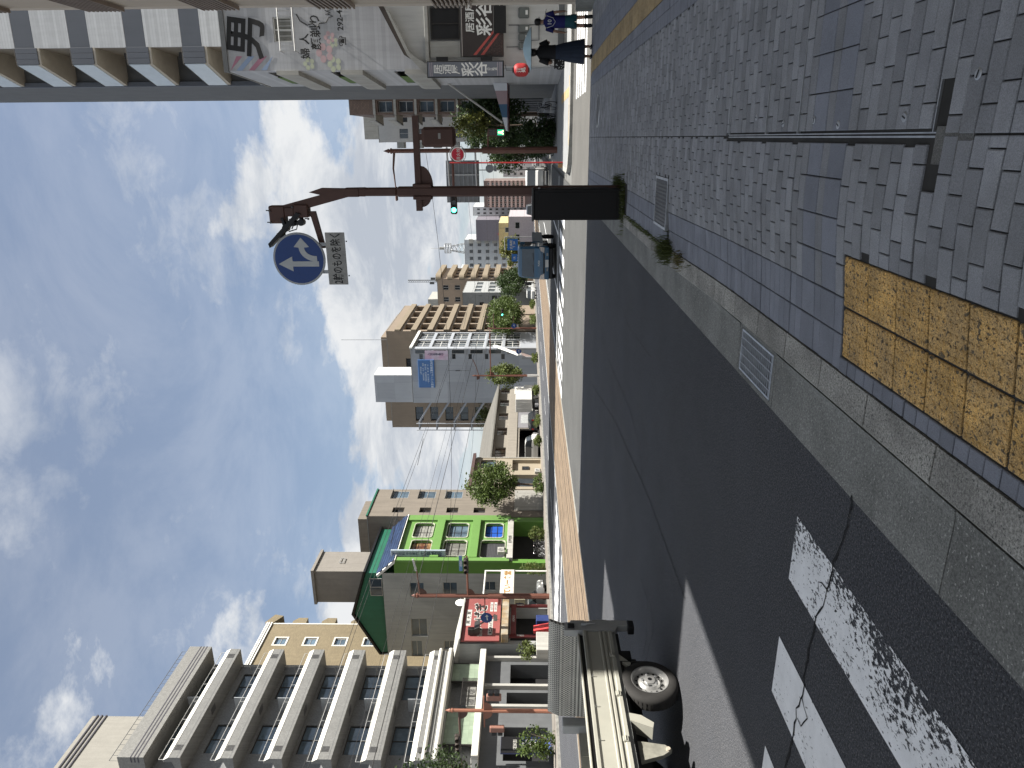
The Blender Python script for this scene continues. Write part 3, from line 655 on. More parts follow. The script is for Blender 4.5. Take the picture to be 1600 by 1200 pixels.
# two-tone banner sign beside the entrance
sg = thing('shop_sign', 'black and blue shop sign with a framed kanji beside the grey apartment entrance', 'sign', (-34.55, 33.2, 0))
b = MB(FE()); b.box(-.62, .25, 0, .62, 3.3, .1, bev=.01); b.build('board', mat('sign_navy', (.012, .018, .06), .4, var=.05), sg)
b = MB(FE()); b.box(-.61, 2.1, .1, .61, 3.29, .104); b.build('top_panel', BLACK, sg); b = MB(FE()); b.box(-.6, .27, .1, .6, .75, .104); b.build('bottom_panel', mat('sign_blue', (.10, .14, .36), .4, var=.05), sg)
lettering(sg, 'SEIKEI', (.106, 0, 2.45), .30, WHITE_D, 'E'); lettering(sg, '貴', (.108, 0, 1.38), .62, WHITE_D, 'E'); lettering(sg, '和食処', (.108, 0, 1.95), .16, WHITE_D, 'E')
b = MB(FE())
for q in ((-.42, -.38, .95, 1.8), (.38, .42, .95, 1.8), (-.38, .38, .95, .99), (-.38, .38, 1.76, 1.8)): b.box(q[0], q[2], .1, q[1], q[3], .107)
b.build('kanji_frame', WHITE_D, sg)

# ------------------------------------------------------------------ B: ramen shop with pink-red board, C: grey passage
SHOP = thing('restaurant', 'small two-storey restaurant with a big pink-red signboard on its front', 'shop', (-34.6, 42.55, 0))
PINK = mat('pink_red_board', (.235, .070, .066), .6, var=.1, scale=.6, streak=.12); DRED = mat('dark_red', (.12, .022, .022), .6, var=.15)
shell(SHOP, -9, .1, -.25, 4.7, 6.7, GREY, E=[(.5, 4.2, .1, 3.0)], depth=.9)
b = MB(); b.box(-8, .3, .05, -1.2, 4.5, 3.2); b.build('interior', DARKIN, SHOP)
bd = plate(SHOP, 'signboard', FE(), .0, 4.95, 3.75, 6.55, 0, .14, PINK)
b = MB(); b.prism([(-3.2, -.1, 6.9), (.35, -.1, 6.58), (.35, -.1, 6.66), (-3.2, -.1, 7.5)], (0, 5.2, 0)); b.build('roof', WHITE_D, SHOP)
INK = mat('ink_black', (.012, .012, .012), .6, var=0); SGW = mat('sign_white', (.44, .43, .40), .6, var=.05)
plate(bd, 'white_strip', FE(), 1.65, 3.55, 5.95, 6.35, .14, .146, SGW); lettering(bd, '尾 大 東', (.15, 2.6, 6.15), .30, INK, 'E', sx=1.4)
lettering(bd, 'へばぎ', (.15, 2.75, 5.30), 1.02, SGW, 'E', bold=.07, sx=1.05); lettering(bd, 'へばぎ', (.155, 2.75, 5.30), 1.02, INK, 'E', bold=.02, sx=1.05)
plate(bd, 'white_strip', FE(), .62, 2.45, 4.28, 4.62, .14, .146, SGW); lettering(bd, '本格炭火焼鳥', (.15, 1.55, 4.45), .25, INK, 'E', sx=1.1)
lettering(bd, '営業', (.15, .85, 5.22), .42, SGW, 'E', bold=.03)
for v in (4.35, 4.05): plate(bd, 'white_strip', FE(), 3.35, 4.5, v, v + .22, .14, .146, SGW); lettering(bd, '餃子と酒', (.15, 3.9, v + .11), .17, INK, 'E', bold=.01)
b = MB(); b.tube([(.15, .6, 4.3), (.75, .6, 4.32), (.75, .6, 4.15)], .02, 5); b.tube([(.15, 2.4, 4.2), (.6, 2.4, 4.22), (.6, 2.4, 4.1)], .02, 5); b.build('lamp_arm', BLACK, SHOP)
b = MB(); b.box(.2, .45, 5.6, .75, .75, 6.05, bev=.03); b.prism([(.2, .45, 5.6), (.75, .45, 5.6), (.95, .45, 5.2), (.3, .45, 5.2)], (0, .9, 0)); b.build('floodlight', BRONZE, SHOP)
b = MB(); b.box(0, -.05, 3.1, .75, 4.95, 3.6, bev=.02); b.build('awning', mat('rusty_cream', (.34, .31, .25), .7, var=.2, scale=1.5, streak=.4, col2=(.26, .17, .08)), SHOP)
for yy in (.5, 4.05): 
    b = MB(); b.box(-.02, yy, .1, .14, yy + .22, 3.05); q = b.build('banner_post', DRED, SHOP); lettering(q, '営業中', (.146, yy + .11, 2.2), .2, SGW, 'E', True)
b = MB(); b.box(.1, .6, 2.55, .3, 4.0, 2.95, bev=.02); q = b.build('fascia', DRED, SHOP); lettering(q, 'ASAHI', (.305, 2.3, 2.75), .26, SGW, 'E')
b = MB(); b.box(.3, 1.3, .05, .9, 2.0, 1.05, bev=.03); b.build('crate', mat('crate_blue', (.02, .035, .12), .5), SHOP)
b = MB(); b.prism([(.3, .35, .1), (1.0, .35, .1), (.75, .35, 1.25), (.5, .35, 1.25)], (0, .6, 0)); b.build('menu_board', mat('menu_red', (.45, .05, .05), .5, var=.3, scale=3), SHOP)
dish = thing('satellite_dish', 'white satellite dish above the pink-red restaurant sign', 'antenna', (-34.9, 47.6, 7.0))
b = MB(); b.lathe([(0, .12), (.25, .08), (.42, 0), (.44, .0)], n=18, axis='x'); b.build('reflector', WHITE, dish); b = MB(); b.tube([(.02, 0, -.1), (.4, 0, 0)], .015, 5); b.tube([(-.05, 0, 0), (-.05, 0, -.6)], .03, 6); b.build('arm', ALU, dish)

# ------------------------------------------------------------------ D: bright green building with grey side wall
GRN = mat('bright_green', (.112, .225, .058), .6, var=.05, scale=.8, streak=.08); GRN_SHADE = mat('green_shaded', (.085, .19, .035), .6, var=.06, scale=.8)  # second green: front paint toned darker, side-face shade put into the colour
G = thing('shop_building', 'bright green three-storey building with round-cornered windows and blue roof tiles', 'building', (-35, 53.35, 0))
gwin = [(4.1, 6.6, 10.6, 12.4), (1.0, 3.55, 10.45, 12.3), (4.1, 6.6, 7.3, 9.25), (1.0, 3.55, 7.25, 9.3), (4.1, 6.6, 4.0, 5.65), (.75, 3.55, 3.75, 5.9)]
swin = [(-3.5, -2.1, 10.85, 12.1), (-3.4, -2.05, 7.9, 9.15), (-2.85, -1.95, 4.5, 5.6), (-7.8, -5.9, 10.75, 12.2), (-10.0, -8.3, 11.3, 12.3), (-9.2, -8.3, 8.3, 9.3), (-7.4, -6.0, 5.3, 6.6)]
b = MB(); b.T = FE((0, 0, 0)); b.wall(0, 7.85, 3.3, 13.4, gwin, .3); b.T = None; b.add([(-11, 7.85, 0), (0, 7.85, 0), (0, 7.85, 13.4), (-11, 7.85, 13.4)], [(0, 1, 2, 3)]); b.build('front_wall', GRN, G, fix=False)
b = MB(); b.T = FS((0, 0, 0)); b.wall(-11, -1.1, 0, 14.5, swin, .15); b.T = None
b.build('side_wall', GREY, G, fix=False)
b = MB(); b.T = FS((0, 0, 0)); b.wall(-1.1, 0, 0, 13.4, [], .1); b.T = None; b.build('corner_strip', GRN_SHADE, G, fix=False)
fill(G, FS(), swin, depth=.15, pm=GLASS_B, hb=1, mull=0, fw=.04)
ORANGE = mat('warm_curtain', (.30, .19, .09), .4, var=.5, scale=2.2, col2=(.08, .03, .02)); BLUEC = mat('blue_curtain', (.02, .08, .36), .4, var=.2, scale=2)
for (a, c, e, f), pm in zip(gwin, (CURTAIN, ORANGE, GLASS_B, CURTAIN, BLUEC, mat('roller_shutter', (.055, .055, .06), .5, var=.1, brick=(9, .14, (.02, .02, .02), .012)))):
    w = window(G, FE(), a, c, e, f, depth=.3, fm=BRONZE, pm=pm, mull=1 if pm != MATS['roller_shutter'] else 0, hb=2 if pm != MATS['roller_shutter'] else 0, fw=.05)
    b = MB(FE()); r_ = .28; P = []                          # cream rounded surround
    for cx, cy, a0 in ((c - r_, f - r_, 0), (a + r_, f - r_, 90), (a + r_, e + r_, 180), (c - r_, e + r_, 270)):
        for t in range(5): an = rad(a0 + 22.5 * t); P.append((cx + r_ * math.cos(an), cy + r_ * math.sin(an)))
    rings = []
    for px, py in P + P[:1]:
        cx, cy = (a + c) / 2, (e + f) / 2; k1 = 1.07
        rings.append([(px, py, -.05), (px, py, .06), (cx + (px - cx) * k1, cy + (py - cy) * k1, .06), (cx + (px - cx) * k1, cy + (py - cy) * k1, -.0)])
    b.loft(rings, cap=False); 
    for sx_, sy_ in ((a, e), (a, f), (c, e), (c, f)):         # corner fillets of the opening
        ccx, ccy = sx_ + (r_ if sx_ == a else -r_), sy_ + (r_ if sy_ == e else -r_)
        arc_ = [(ccx + (-1 if sx_ == a else 1) * r_ * math.cos(rad(15 * t)), ccy + (-1 if sy_ == e else 1) * r_ * math.sin(rad(15 * t)), -.04) for t in range(7)]
        b.prism(arc_ + [(sx_, sy_, -.04)], (0, 0, .045))
    b.build('surround', mat('cream_surround', (.34, .36, .27), .6, var=.05), w)
for y0, y1 in ((6.95, 7.87), (-.003, .5)): plate(G, 'pilaster', FE(), y0, y1, 3.3, 13.3, 0, .22, GRN)
for z in (6.15, 9.55): plate(G, 'floor_band', FE(), .5, 6.95, z, z + .75, 0, .28, GRN)
BTILE = mat('blue_roof_tile', (.020, .034, .075), .35, var=.2, scale=2, obj_rand=.25)
tl = MB(); tl.box(-.17, -.2, -.03, .17, .2, .03, bev=.02); t0 = tl.build('roof_tile', BTILE, G); tme = t0.data; bpy.data.objects.remove(t0)
b = MB(); b.prism([(-.05, -.1, 13.3), (.3, -.1, 13.25), (-1.3, -.1, 15.0), (-1.5, -.1, 14.9)], (0, 8.0, 0)); mr_ = b.build('roof', WHITE, G)
sl = math.atan2(1.75, 1.6)
for r_ in range(6):
    for c_ in range(22):
        o = bpy.data.objects.new('roof_tile', tme); COL.objects.link(o); o.parent = mr_
        t = (r_ + .5) / 6; o.location = (lerp(.27, -1.27, t) + .03, .1 + .355 * c_ + (.17 if r_ % 2 else 0), lerp(13.3, 14.98, t) + .05); o.rotation_euler = (0, sl, 0)
TEAL = mat('teal_sheet', (.022, .125, .078), .5, .1, var=.12, scale=.7, streak=.15)
b = MB(); b.prism([(-1.3, .3, 14.0), (-9.8, .3, 14.0), (-9.8, .3, 15.2), (-5.6, .3, 17.3), (-1.3, .3, 16.0)], (0, 7.4, 0)); b.build('roof_annex', TEAL, G)
b = MB(); b.prism([(-1.1, .15, 16.0), (-5.6, .15, 17.35), (-10, .15, 15.15), (-10, .15, 15.35), (-5.6, .15, 17.6), (-1.1, .15, 16.2)], (0, 7.7, 0)); b.build('roof_sheet', BLACK, G)
window(G, FS((0, .3, 0)), -3.6, -1.8, 14.6, 15.7, depth=-.07, pm=GLASS_B, fm=ALU)
b = MB(); b.box(-5.2, 1.4, 15.5, -1.9, 4.6, 21.2); b.box(-5.35, 1.25, 21.0, -1.75, 4.75, 21.25); tw = b.build('lift_tower', mat('lift_plaster', (.20, .185, .165), .85, var=.06, streak=.15), G)
window(tw, FE((-1.9, 0, 0)), 2.6, 3.4, 18.6, 19.0, depth=-.06, mull=0, fw=.04, name='vent'); 
for q in list(tw.children[-1].children): bpy.data.objects.remove(q)
# ground floor: dark shop with white fascia
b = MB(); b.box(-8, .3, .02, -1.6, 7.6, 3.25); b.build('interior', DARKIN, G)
for y0, y1 in ((.02, .6), (7.0, 7.83)): b = MB(); b.box(-1.8, y0, 0, 0, y1, 3.28); b.build('pier', GRN_SHADE, G)
fas = plate(G, 'fascia', FE(), .3, 6.9, 3.0, 3.55, .0, .35, WHITE_D); lettering(fas, '広学衣料', (.36, 3.3, 3.28), .32, INK, 'E')
ac_unit(G, FE((.28, 0, 0)), .85, 3.75, 0)
vs_ = thing('vertical_sign', 'grey-blue upright shop sign projecting from the bright green building', 'sign', (-34.6, 54.3, 8.9))
b = MB(FS()); b.box(-.32, 0, 0, .32, 4.85, .18, bev=.02); b.build('board', mat('sign_greyblue', (.30, .35, .40), .5, var=.08), vs_)
NAVY = mat('sign_ink_navy', (.02, .03, .07), .5, var=0)
lettering(vs_, '学生衣料', (0, -.187, 4.15), .30, NAVY, 'S', True, bold=.012); lettering(vs_, '中央専門', (0, -.187, 2.95), .30, NAVY, 'S', True, bold=.012); lettering(vs_, '広島國際', (0, -.187, 1.25), .50, NAVY, 'S', True, bold=.015)
b = MB(); b.tube([(-.32, .1, .6), (-.45, .1, .6)], .04, 6); b.tube([(-.32, .1, 4.2), (-.45, .1, 4.2)], .04, 6); b.build('bracket', ALU, vs_)

# light box sign of the diner on posts, parking sign
dn = thing('sign_board', 'white light-box sign with golden letters on white posts by the parking lot', 'sign', (-33.6, 48.6, 0))
b = MB(FE()); b.box(-2.0, 2.75, -.12, 1.5, 3.85, .12, bev=.03); b.build('light_box', mat('lightbox', (.52, .50, .45), .4, var=.04), dn)
lettering(dn, 'ていー食堂', (.125, -.25, 3.3), .62, mat('gold_letters', (.27, .14, .03), .5, var=.05), 'E', bold=.03)
for P_ in (((0, -1.9, .1), (0, -1.9, 5.2)), ((0, 1.45, .1), (0, 1.45, 5.2)), ((0, -1.82, 5.12), (0, 1.38, 5.12))): b = MB(); b.tube(P_, .065, 8); b.build('post', WHITE, dn)
pk = thing('parking_sign', 'beige parking board with large dark characters on the wall behind the silver car', 'sign', (-40.2, 53.2, 1.9))
b = MB(FS()); b.box(-1.6, 0, 0, 1.6, .95, .06, bev=.01); b.build('board', mat('beige_board', (.36, .33, .24), .7, var=.15, streak=.2), pk); lettering(pk, '駐車場', (0, -.066, .48), .78, NAVY, 'S', bold=.02, sx=1.1)
# ------------------------------------------------------------------ E: tan tiled block behind
TAN = mat('tan_tile', (.185, .150, .092), .7, var=.08, scale=.5, streak=.10, brick=(.22, .07, (.145, .12, .08), .008))
Tn = thing('apartment_building', 'tan brick-tiled apartment block behind the grey side wall, with small white-framed windows', 'building', (-45, 43.5, 0))
ops = [(11.25, 12.2, z, z + 1.05) for z in (24.6, 21.75, 18.9, 16.1, 13.3, 10.5)]
shell(Tn, -12, 0, 0, 14.3, 27.0, TAN, E=ops)
for o in ops:
    w = window(Tn, FE(), *o, depth=.14, mull=0, hb=1, fw=.05, pm=GLASS_B); b = MB(FE())
    for q in ((o[0] - .16, o[1] + .16, o[2] - .16, o[2]), (o[0] - .16, o[1] + .16, o[3], o[3] + .16), (o[0] - .16, o[0], o[2], o[3]), (o[1], o[1] + .16, o[2], o[3])): b.box(q[0], q[2], 0, q[1], q[3], .035)
    b.build('surround', CREAM_W, w)
for k, z in enumerate((23.6, 20.7, 17.8, 14.9)): b = MB(); b.prism([(-.2, 14.3, z), (-.2, 15.5, z), (-.2, 15.5, z + .9), (-.2, 15.0, z + 1.35), (-.2, 14.3, z + 1.35)], (-3.5, 0, 0)); b.build('balcony', TAN, Tn)
b = MB(); b.prism([(.1, 14.0, 26.9), (.1, 15.4, 26.0), (.1, 15.6, 26.9), (.1, 14.4, 27.5)], (-3, 0, 0)); b.build('eave', TAN, Tn)
for z in (26.75, 27.0, 27.2): b = MB(); b.box(-.1, -.1, z, .12, 14.4, z + .12); b.build('cornice', WHITE, Tn)
b = MB(); b.box(-.12, 14.2, 8, .05, 14.36, 26.7); b.build('corner_trim', CREAM_W, Tn)
# ------------------------------------------------------------------ F: beige-grey narrow block
BEI = mat('beige_concrete', (.172, .150, .124), .88, var=.08, scale=.6, streak=.22)
Bg = thing('office_building', 'narrow beige concrete block with small deep windows next to the green building', 'building', (-35, 61.35, 0))
o1 = [(.75, 1.75, z, z + 1.15) for z in (14.0, 11.3, 8.6, 5.9)]; o2 = [(3.7, 5.1, z - 1.5, z + .2) for z in (15.5, 12.7, 9.9)]
shell(Bg, -11, 0, 0, 5.6, 17.4, BEI, E=o1 + o2, depth=.35)
fill(Bg, FE(), o1, depth=.35, pm=DARKIN, fm=BRONZE, mull=0)
for o in o2:
    w = window(Bg, FE(), *o, depth=.05, pm=GLASS_B, fm=ALU, mull=0, hb=1); b = MB(FE()); b.prism([(o[0] - .1, o[3], 0), (o[0] - .1, o[3] + .12, 0), (o[0] - .1, o[3], .35)], (o[1] - o[0] + .2, 0, 0)); b.build('hood', GREY_D, w)
b = MB(); b.box(-6, .8, 17.2, -.8, 4.5, 18.6); b.build('roof_house', BEI, Bg); b = MB(); b.box(-.03, -.03, 17.4, .1, 5.63, 17.55); b.build('roof_edge', TEAL, Bg)
b = MB(FE()); b.box(1.2, .05, -.02, 5.4, 3.0, .05); sh = b.build('shutter', mat('pale_shutter', (.26, .255, .235), .6, var=.06, brick=(.35, 9, (.19, .19, .18), .02, 0.0)), Bg)
# ------------------------------------------------------------------ G: cream low building
CRM = mat('cream_render', (.27, .235, .178), .85, var=.06, scale=.8, streak=.18)
Cb = thing('shop_building', 'low cream two-storey building with a dark eave, behind the round street tree', 'building', (-35, 67.1, 0))
shell(Cb, -12, 0, 0, 7.7, 7.6, CRM, E=[(5.0, 7.2, 5.3, 7.0), (.6, 3.4, .2, 3.4), (4.4, 7.2, .2, 3.4)], depth=.5, top=False)
b = MB(); b.prism([(-12, -.2, 7.6), (.55, -.2, 7.6), (.5, -.2, 7.95), (-5, -.2, 8.9), (-12, -.2, 8.9)], (0, 8.1, 0)); b.build('roof', mat('brown_roof', (.055, .032, .03), .7, var=.15), Cb)
window(Cb, FE(), 5.0, 7.2, 5.3, 7.0, depth=.3, pm=GLASS_B, fm=BRONZE, mull=2); 
for a, c, m in ((.6, 3.4, GLASS), (4.4, 7.2, CRM)): b = MB(FE()); b.box(a, .2, -.5, c, 3.4, -.46); b.build('shopfront', m, Cb)
window(Cb, FE(), 5.5, 6.3, 1.5, 2.3, depth=.44, mull=1, fm=BRONZE); b = MB(); b.tube([(.1, 7.6, 0), (.1, 7.6, 7.5)], .05, 6); b.build('drain_pipe', WHITE_D, Cb)
ac_unit(Cb, FE((.05, 0, 0)), 3.5, .3, 0)
# ------------------------------------------------------------------ H: long two-storey house with grey hipped roof
LW = thing('car_dealer_building', 'long two-storey beige building with a grey hipped roof and parking bays beneath', 'building', (-37, 76, 0))
LOWM = mat('lowrise_render', (.225, .205, .175), .85, var=.06, streak=.2)
ow = [(10.2 + 5.35 * k, 12.7 + 5.35 * k, 4.4, 5.75) for k in range(4)] + [(3.5, 6.2, 4.4, 5.75)]
shell(LW, -12, 0, 0, 28, 6.1, LOWM, E=ow + [(3.2, 12.4, .05, 2.75)], depth=.25, top=False)
fill(LW, FE(), ow, depth=.25, pm=mat('brown_glass', (.10, .065, .05), .1, var=.4, scale=1, spec=.8), fm=BRONZE, mull=1, hb=1)
b = MB(); b.add([(.9, -.8, 6.0), (.9, 28.8, 6.0), (-13, 28.8, 6.0), (-13, -.8, 6.0), (-4.5, 5.5, 8.35), (-4.5, 23.5, 8.35), (.9, -.8, 6.15), (.9, 28.8, 6.15), (-13, 28.8, 6.15), (-13, -.8, 6.15)],
          [(6, 7, 5, 4), (7, 8, 5), (8, 9, 4, 5), (9, 6, 4), (0, 1, 7, 6), (1, 2, 8, 7), (2, 3, 9, 8), (3, 0, 6, 9), (0, 3, 2, 1)]); b.build('roof', mat('slate_grey', (.105, .100, .088), .8, var=.1, streak=.12, brick=(9, .26, (.075, .072, .065), .03)), LW)
b = MB(); b.box(-4, 3, .05, -1.5, 12.6, 2.8); b.build('interior', DARKIN, LW)
plate(LW, 'fascia', FE(), -.1, 28.1, 3.05, 4.25, .0, .12, LOWM); plate(LW, 'grey_panel', FE(), 12.6, 27.6, .05, 3.0, .0, .06, mat('panel_lilac', (.18, .178, .19), .7, var=.05))
plate(LW, 'white_panel', FE(), 14, 17.2, .9, 2.6, .06, .10, mat('patterned_white', (.3, .31, .31), .5, var=.3, scale=6))
for k in range(3): plate(LW, 'poster', FE(), 18.6, 20.4, .95 + .62 * k, 1.45 + .62 * k, .06, .10, (SGW, mat('poster_teal', (.06, .3, .28), .5), mat('poster_dark', (.05, .05, .06), .5))[k])
ad = thing('sign_board', 'pale dealer sign with bold dark lettering behind the white box truck', 'sign', (-35.6, 99.5, 0))
b = MB(FE()); b.box(-1.6, 1.6, 0, 1.6, 3.6, .1, bev=.02); b.build('board', SGW, ad); b = MB(FE()); b.box(-1.2, 0, .02, -1.05, 1.6, .08); b.box(1.05, 0, .02, 1.2, 1.6, .08); b.build('post', ALU, ad); lettering(ad, 'カーリース', (.11, 0, 2.9), .6, NAVY, 'E', bold=.06)
stp = thing('stair_canopy', 'white sloping stair canopy in front of the pale panel building', 'staircase', (-34.2, 113, 0))
b = MB(); b.prism([(0, 0, 2.6), (0, 5.6, 7.0), (0, 5.6, 7.7), (0, 0, 3.3)], (.25, 0, 0)); b.build('canopy', WHITE, stp); b = MB(); b.prism([(-.9, 1, .3), (-.9, 6, 4.4), (-.9, 6, 4.9), (-.9, 1, .8)], (.3, 0, 0)); b.build('stringer', mat('stair_brown', (.16, .12, .11), .7), stp)
b = MB(); b.box(-.6, 5.4, 0, -.3, 5.7, 7); b.box(-.6, .1, 0, -.3, .4, 2.6); b.build('post', MIDG, stp)
# ------------------------------------------------------------------ I: pale panel building
PANM = mat('panel_bluegrey', (.315, .335, .365), .6, .1, var=.04, scale=.4, streak=.07, brick=(3.1, 3.2, (.30, .32, .35), .03, 0.0))
Pn = thing('office_building', 'pale blue-grey panel building with a blue signboard and a glazed stair front', 'building', (-35, 120, 0))
po = [(-1.95, -1.0, z, z + .6) for z in (20.2, 17.3, 14.4, 11.5, 8.6, 5.7)]
pe = grid(1.2, 5.0, 2, 4.3, 3.0, 3.25, 6, 2.7)
shell(Pn, -10.2, 0, 0, 11, 22.3, PANM, S=po, E=pe)
fill(Pn, FS(), po, depth=.14, mull=1, fm=BRONZE)
for o in pe:
    w = window(Pn, FE(), *o, depth=.3, pm=GLASS, fm=WHITE, mull=2, hb=1, fw=.1)
b = MB(); b.box(-10.2, .3, 22.0, -5.1, 5, 29.2); b.box(-5.1, .4, 22.0, -5.0, 4.9, 29.2, 1); b.build('lift_tower', [PANM, WHITE], Pn)
for k, (z, m) in enumerate(((21.9, WHITE),)): plate(Pn, 'corner_frame', FE(), -.2, 11.2, 22.0, 22.5, 0, .3, m)
for k in range(7): b = MB(); b.box(-1.0, -.12, 2.6 + 3.25 * k, -.12, 0, 2.85 + 3.25 * k); b.build('window_band', MIDG, Pn)
for k in range(6): window(Pn, FS(), -.95, -.15, 3.0 + 3.25 * k, 5.3 + 3.25 * k, depth=-.06, pm=GLASS, fm=ALU, mull=0)
bs = thing('signboard', 'blue signboard with white lines of text on the pale panel building', 'sign', (-39.6, 119.9, 18.2))
b = MB(FS()); b.box(-2.6, 0, 0, 2.6, 2.9, .2, bev=.03); b.build('board', mat('sign_steelblue', (.055, .14, .33), .5, var=.08), bs)
PB = mat('sign_paleblue', (.45, .52, .62), .5, var=.1)
lettering(bs, '東京ドリーム工業株式会社', (0, -.207, .5), .52, PB, 'S', bold=.02, sx=.85)
for k, t in enumerate(('一般電気工事・管工事一式', '空調設備機器・冷凍冷蔵', '給排水衛生・防災・情報', '太陽光発電')): lettering(bs, t, (0 + .2 * k, -.207, 1.15 + .42 * k), .33, PB, 'S', bold=.01, sx=.9)
bn = thing('banner', 'pink and white advertising banner hung on the pale panel building', 'banner', (-36.2, 119.9, 15.7)); b = MB(FS()); b.box(-.85, 0, 0, .85, 4.1, .05); b.build('cloth', mat('banner_pink', (.52, .45, .54), .7, var=.12, scale=1.2, col2=(.5, .34, .45)), bn); lettering(bn, '入居者募集中', (.2, -.06, 2.2), .52, NAVY, 'S', True, bold=.01)
b = MB(); 
for k in range(6): b.prism([(-10.3, .2, 3 + 3.2 * k), (-14.2, .2, 5.4 + 3.2 * k), (-14.2, .2, 5.7 + 3.2 * k), (-10.3, .2, 3.3 + 3.2 * k)], (0, 1.3, 0)); b.box(-15.6, .1, 5.4 + 3.2 * k, -14.2, 3.4, 5.6 + 3.2 * k)
for x in (-14.3, -15.6): b.tube([(x, .1, 0), (x, .1, 22)], .09, 6)
b.build('fire_escape', mat('stair_lightgrey', (.30, .315, .34), .6, .2, var=.08), Pn)
# ------------------------------------------------------------------ J: brown hotel, K: brown hotel with rounded balconies
BRW = mat('brown_tile', (.215, .172, .13), .75, var=.06, scale=.3, streak=.12); TANF = mat('tan_front', (.205, .168, .12), .75, var=.05, scale=.3, streak=.1)
J = thing('hotel_building', 'brown hotel block with tan balcony bands behind the pale panel building', 'building', (-35, 132, 0))
je = grid(1.0, 5.2, 4, 4.4, 5.2, 3.15, 7, 1.75); js = [(-7.5, -5.5, 23.4, 25.4), (-12.5, -11.5, 23.0, 24.6)] + grid(-18.6, 50, 1, 3.0, 7.5, 3.0, 6, 1.6)
shell(J, -20, 0, 0, 22, 28.8, BRW, E=je, S=js, depth=.9)
fill(J, FE(), je, depth=.9, pm=GLASS, fm=BRONZE, mull=2, fw=.12); fill(J, FS(), js, depth=.5, pm=GLASS, fm=BRONZE, mull=1, fw=.1)
for z in [4.6 + 3.15 * k - .9 + 1.35 for k in range(8)]: plate(J, 'balcony_band', FE(), -.1, 22.1, z - .9, z + .15, 0, .35, TANF)
b = MB(); b.box(-19, 1, 28.6, -1.5, 20, 30.2); b.build('roof_house', BRW, J)
an = thing('roof_antenna', 'thin tall rooftop mast on the brown hotel block', 'antenna', (-37, 133, 29)); b = MB(); b.tube([(0, 0, 0), (0, 0, 9)], .05, 5); b.build('mast', MIDG, an)
K = thing('hotel_building', 'distant light brown hotel with rounded balcony ends and rooftop lattice mast', 'building', (-35, 186, 0))
ko = grid(-6.3, 3.2, 2, 1.3, 4, 3.1, 7, 1.5)
shell(K, -15, 0, 0, 16, 25.5, mat('brown_light', (.31, .24, .18), .75, var=.05, streak=.1), S=ko, E=grid(1, 4.7, 3, 3.4, 4.3, 3.1, 6, 1.6), depth=.3); fill(K, FS(), ko, depth=.3, mull=1, fw=.09); fill(K, FE(), grid(1, 4.7, 3, 3.4, 4.3, 3.1, 6, 1.6), depth=.3, mull=1, fm=BRONZE)
for k in range(8): 
    b = MB(); b.lathe([(0, 0), (1.0, 0), (1.0, 1.35), (0, 1.35)], (0, .9, 2.9 + 3.1 * k), n=16); b.box(0, .9, 2.9 + 3.1 * k, 1.0, 15.8, 4.25 + 3.1 * k); b.build('balcony', TANF, K)
b = MB(); b.box(-12, 2, 25.4, -6, 12, 28.5); b.build('roof_house', WHITE_D, K)
mt = thing('lattice_mast', 'dark lattice mast on the roof of the distant hotel with rounded balconies', 'antenna', (-36, 188, 25.6))
b = MB(); 
for dx, dy in ((-.3, -.3), (.3, -.3), (0, .35)): b.tube([(dx, dy, 0), (dx, dy, 8)], .06, 5)
for k in range(16): z = .5 * k; b.tube([(-.3, -.3, z), (.3, -.3, z + .25), (0, .35, z + .5), (-.3, -.3, z + .5)], .035, 4)
b.box(-.9, -.2, 1.0, -.3, .2, 2.2); b.box(.3, -.2, .7, .9, .2, 1.9); b.build('lattice', GREY_D, mt)
Kg = thing('office_building', 'small grey block between the two brown hotels', 'building', (-35, 168, 0)); ks = [(-3.4, -2.4, 12.2, 13.2), (-3.4, -2.4, 9.0, 10.2), (-1.7, -.8, 9.0, 10.2), (-1.7, -.8, 5.8, 7.0)]
shell(Kg, -9, 0, 0, 14, 17.2, mat('light_grey_panel', (.30, .31, .31), .75, var=.05, streak=.12), S=ks, E=grid(1, 4.3, 3, 3, 3, 3.3, 4, 1.6)); fill(Kg, FS(), ks, fm=BRONZE); fill(Kg, FE(), grid(1, 4.3, 3, 3, 3, 3.3, 4, 1.6), fm=BRONZE)
# ------------------------------------------------------------------ right side, this block: two beige blocks whose shade covers the pavement
BGE = mat('beige_tile', (.36, .31, .25), .75, var=.06, scale=.6, streak=.12)
def near_block(label, y0, y1, h, wo):
    B = thing('apartment_building', label, 'building', (3.22, y0, 0))
    shell(B, 0, 0, 13, y1 - y0, h, BGE, W=wo, depth=.35)
    fill(B, FW(), wo, depth=.35, pm=GLASS, fm=BRONZE, mull=1, hb=0)
    return B
def wgrid(L): return [(u, u + 1.7, z, z + 1.5) for z in [4.2 + 2.95 * k for k in range(6)] for u in [.5 + 2.3 * i for i in range(int((L - .3) // 2.3))]]
B1 = near_block('tall beige block at the corner beside the people, at the right-hand picture edge', 13.3, 20.35, 22.3, wgrid(7.05) + [(.6, 3.4, .12, 2.9), (3.9, 6.4, .5, 2.9)])
b = MB(); b.box(-.004, 6.72, 0, .1, 7.07, 22.2); b.build('corner_pier', mat('beige_pier', (.42, .37, .31), .75, var=.05, streak=.1), B1)
for k in range(6):
    b = MB(); 
    for j in range(9): b.box(-.12, 5.0, 3.1 + 2.95 * k + .11 * j, -.02, 6.7, 3.14 + 2.95 * k + .11 * j)
    stuff(b.build('louvre', mat('louvre_brown', (.20, .16, .13), .6), B1))
b = MB(); b.box(-.25, 3.7, .1, -.02, 6.6, .5); b.build('step', CONC, B1)
B2 = near_block('low link between the two near beige blocks on the right', 11.45, 13.29, 17.1, [])
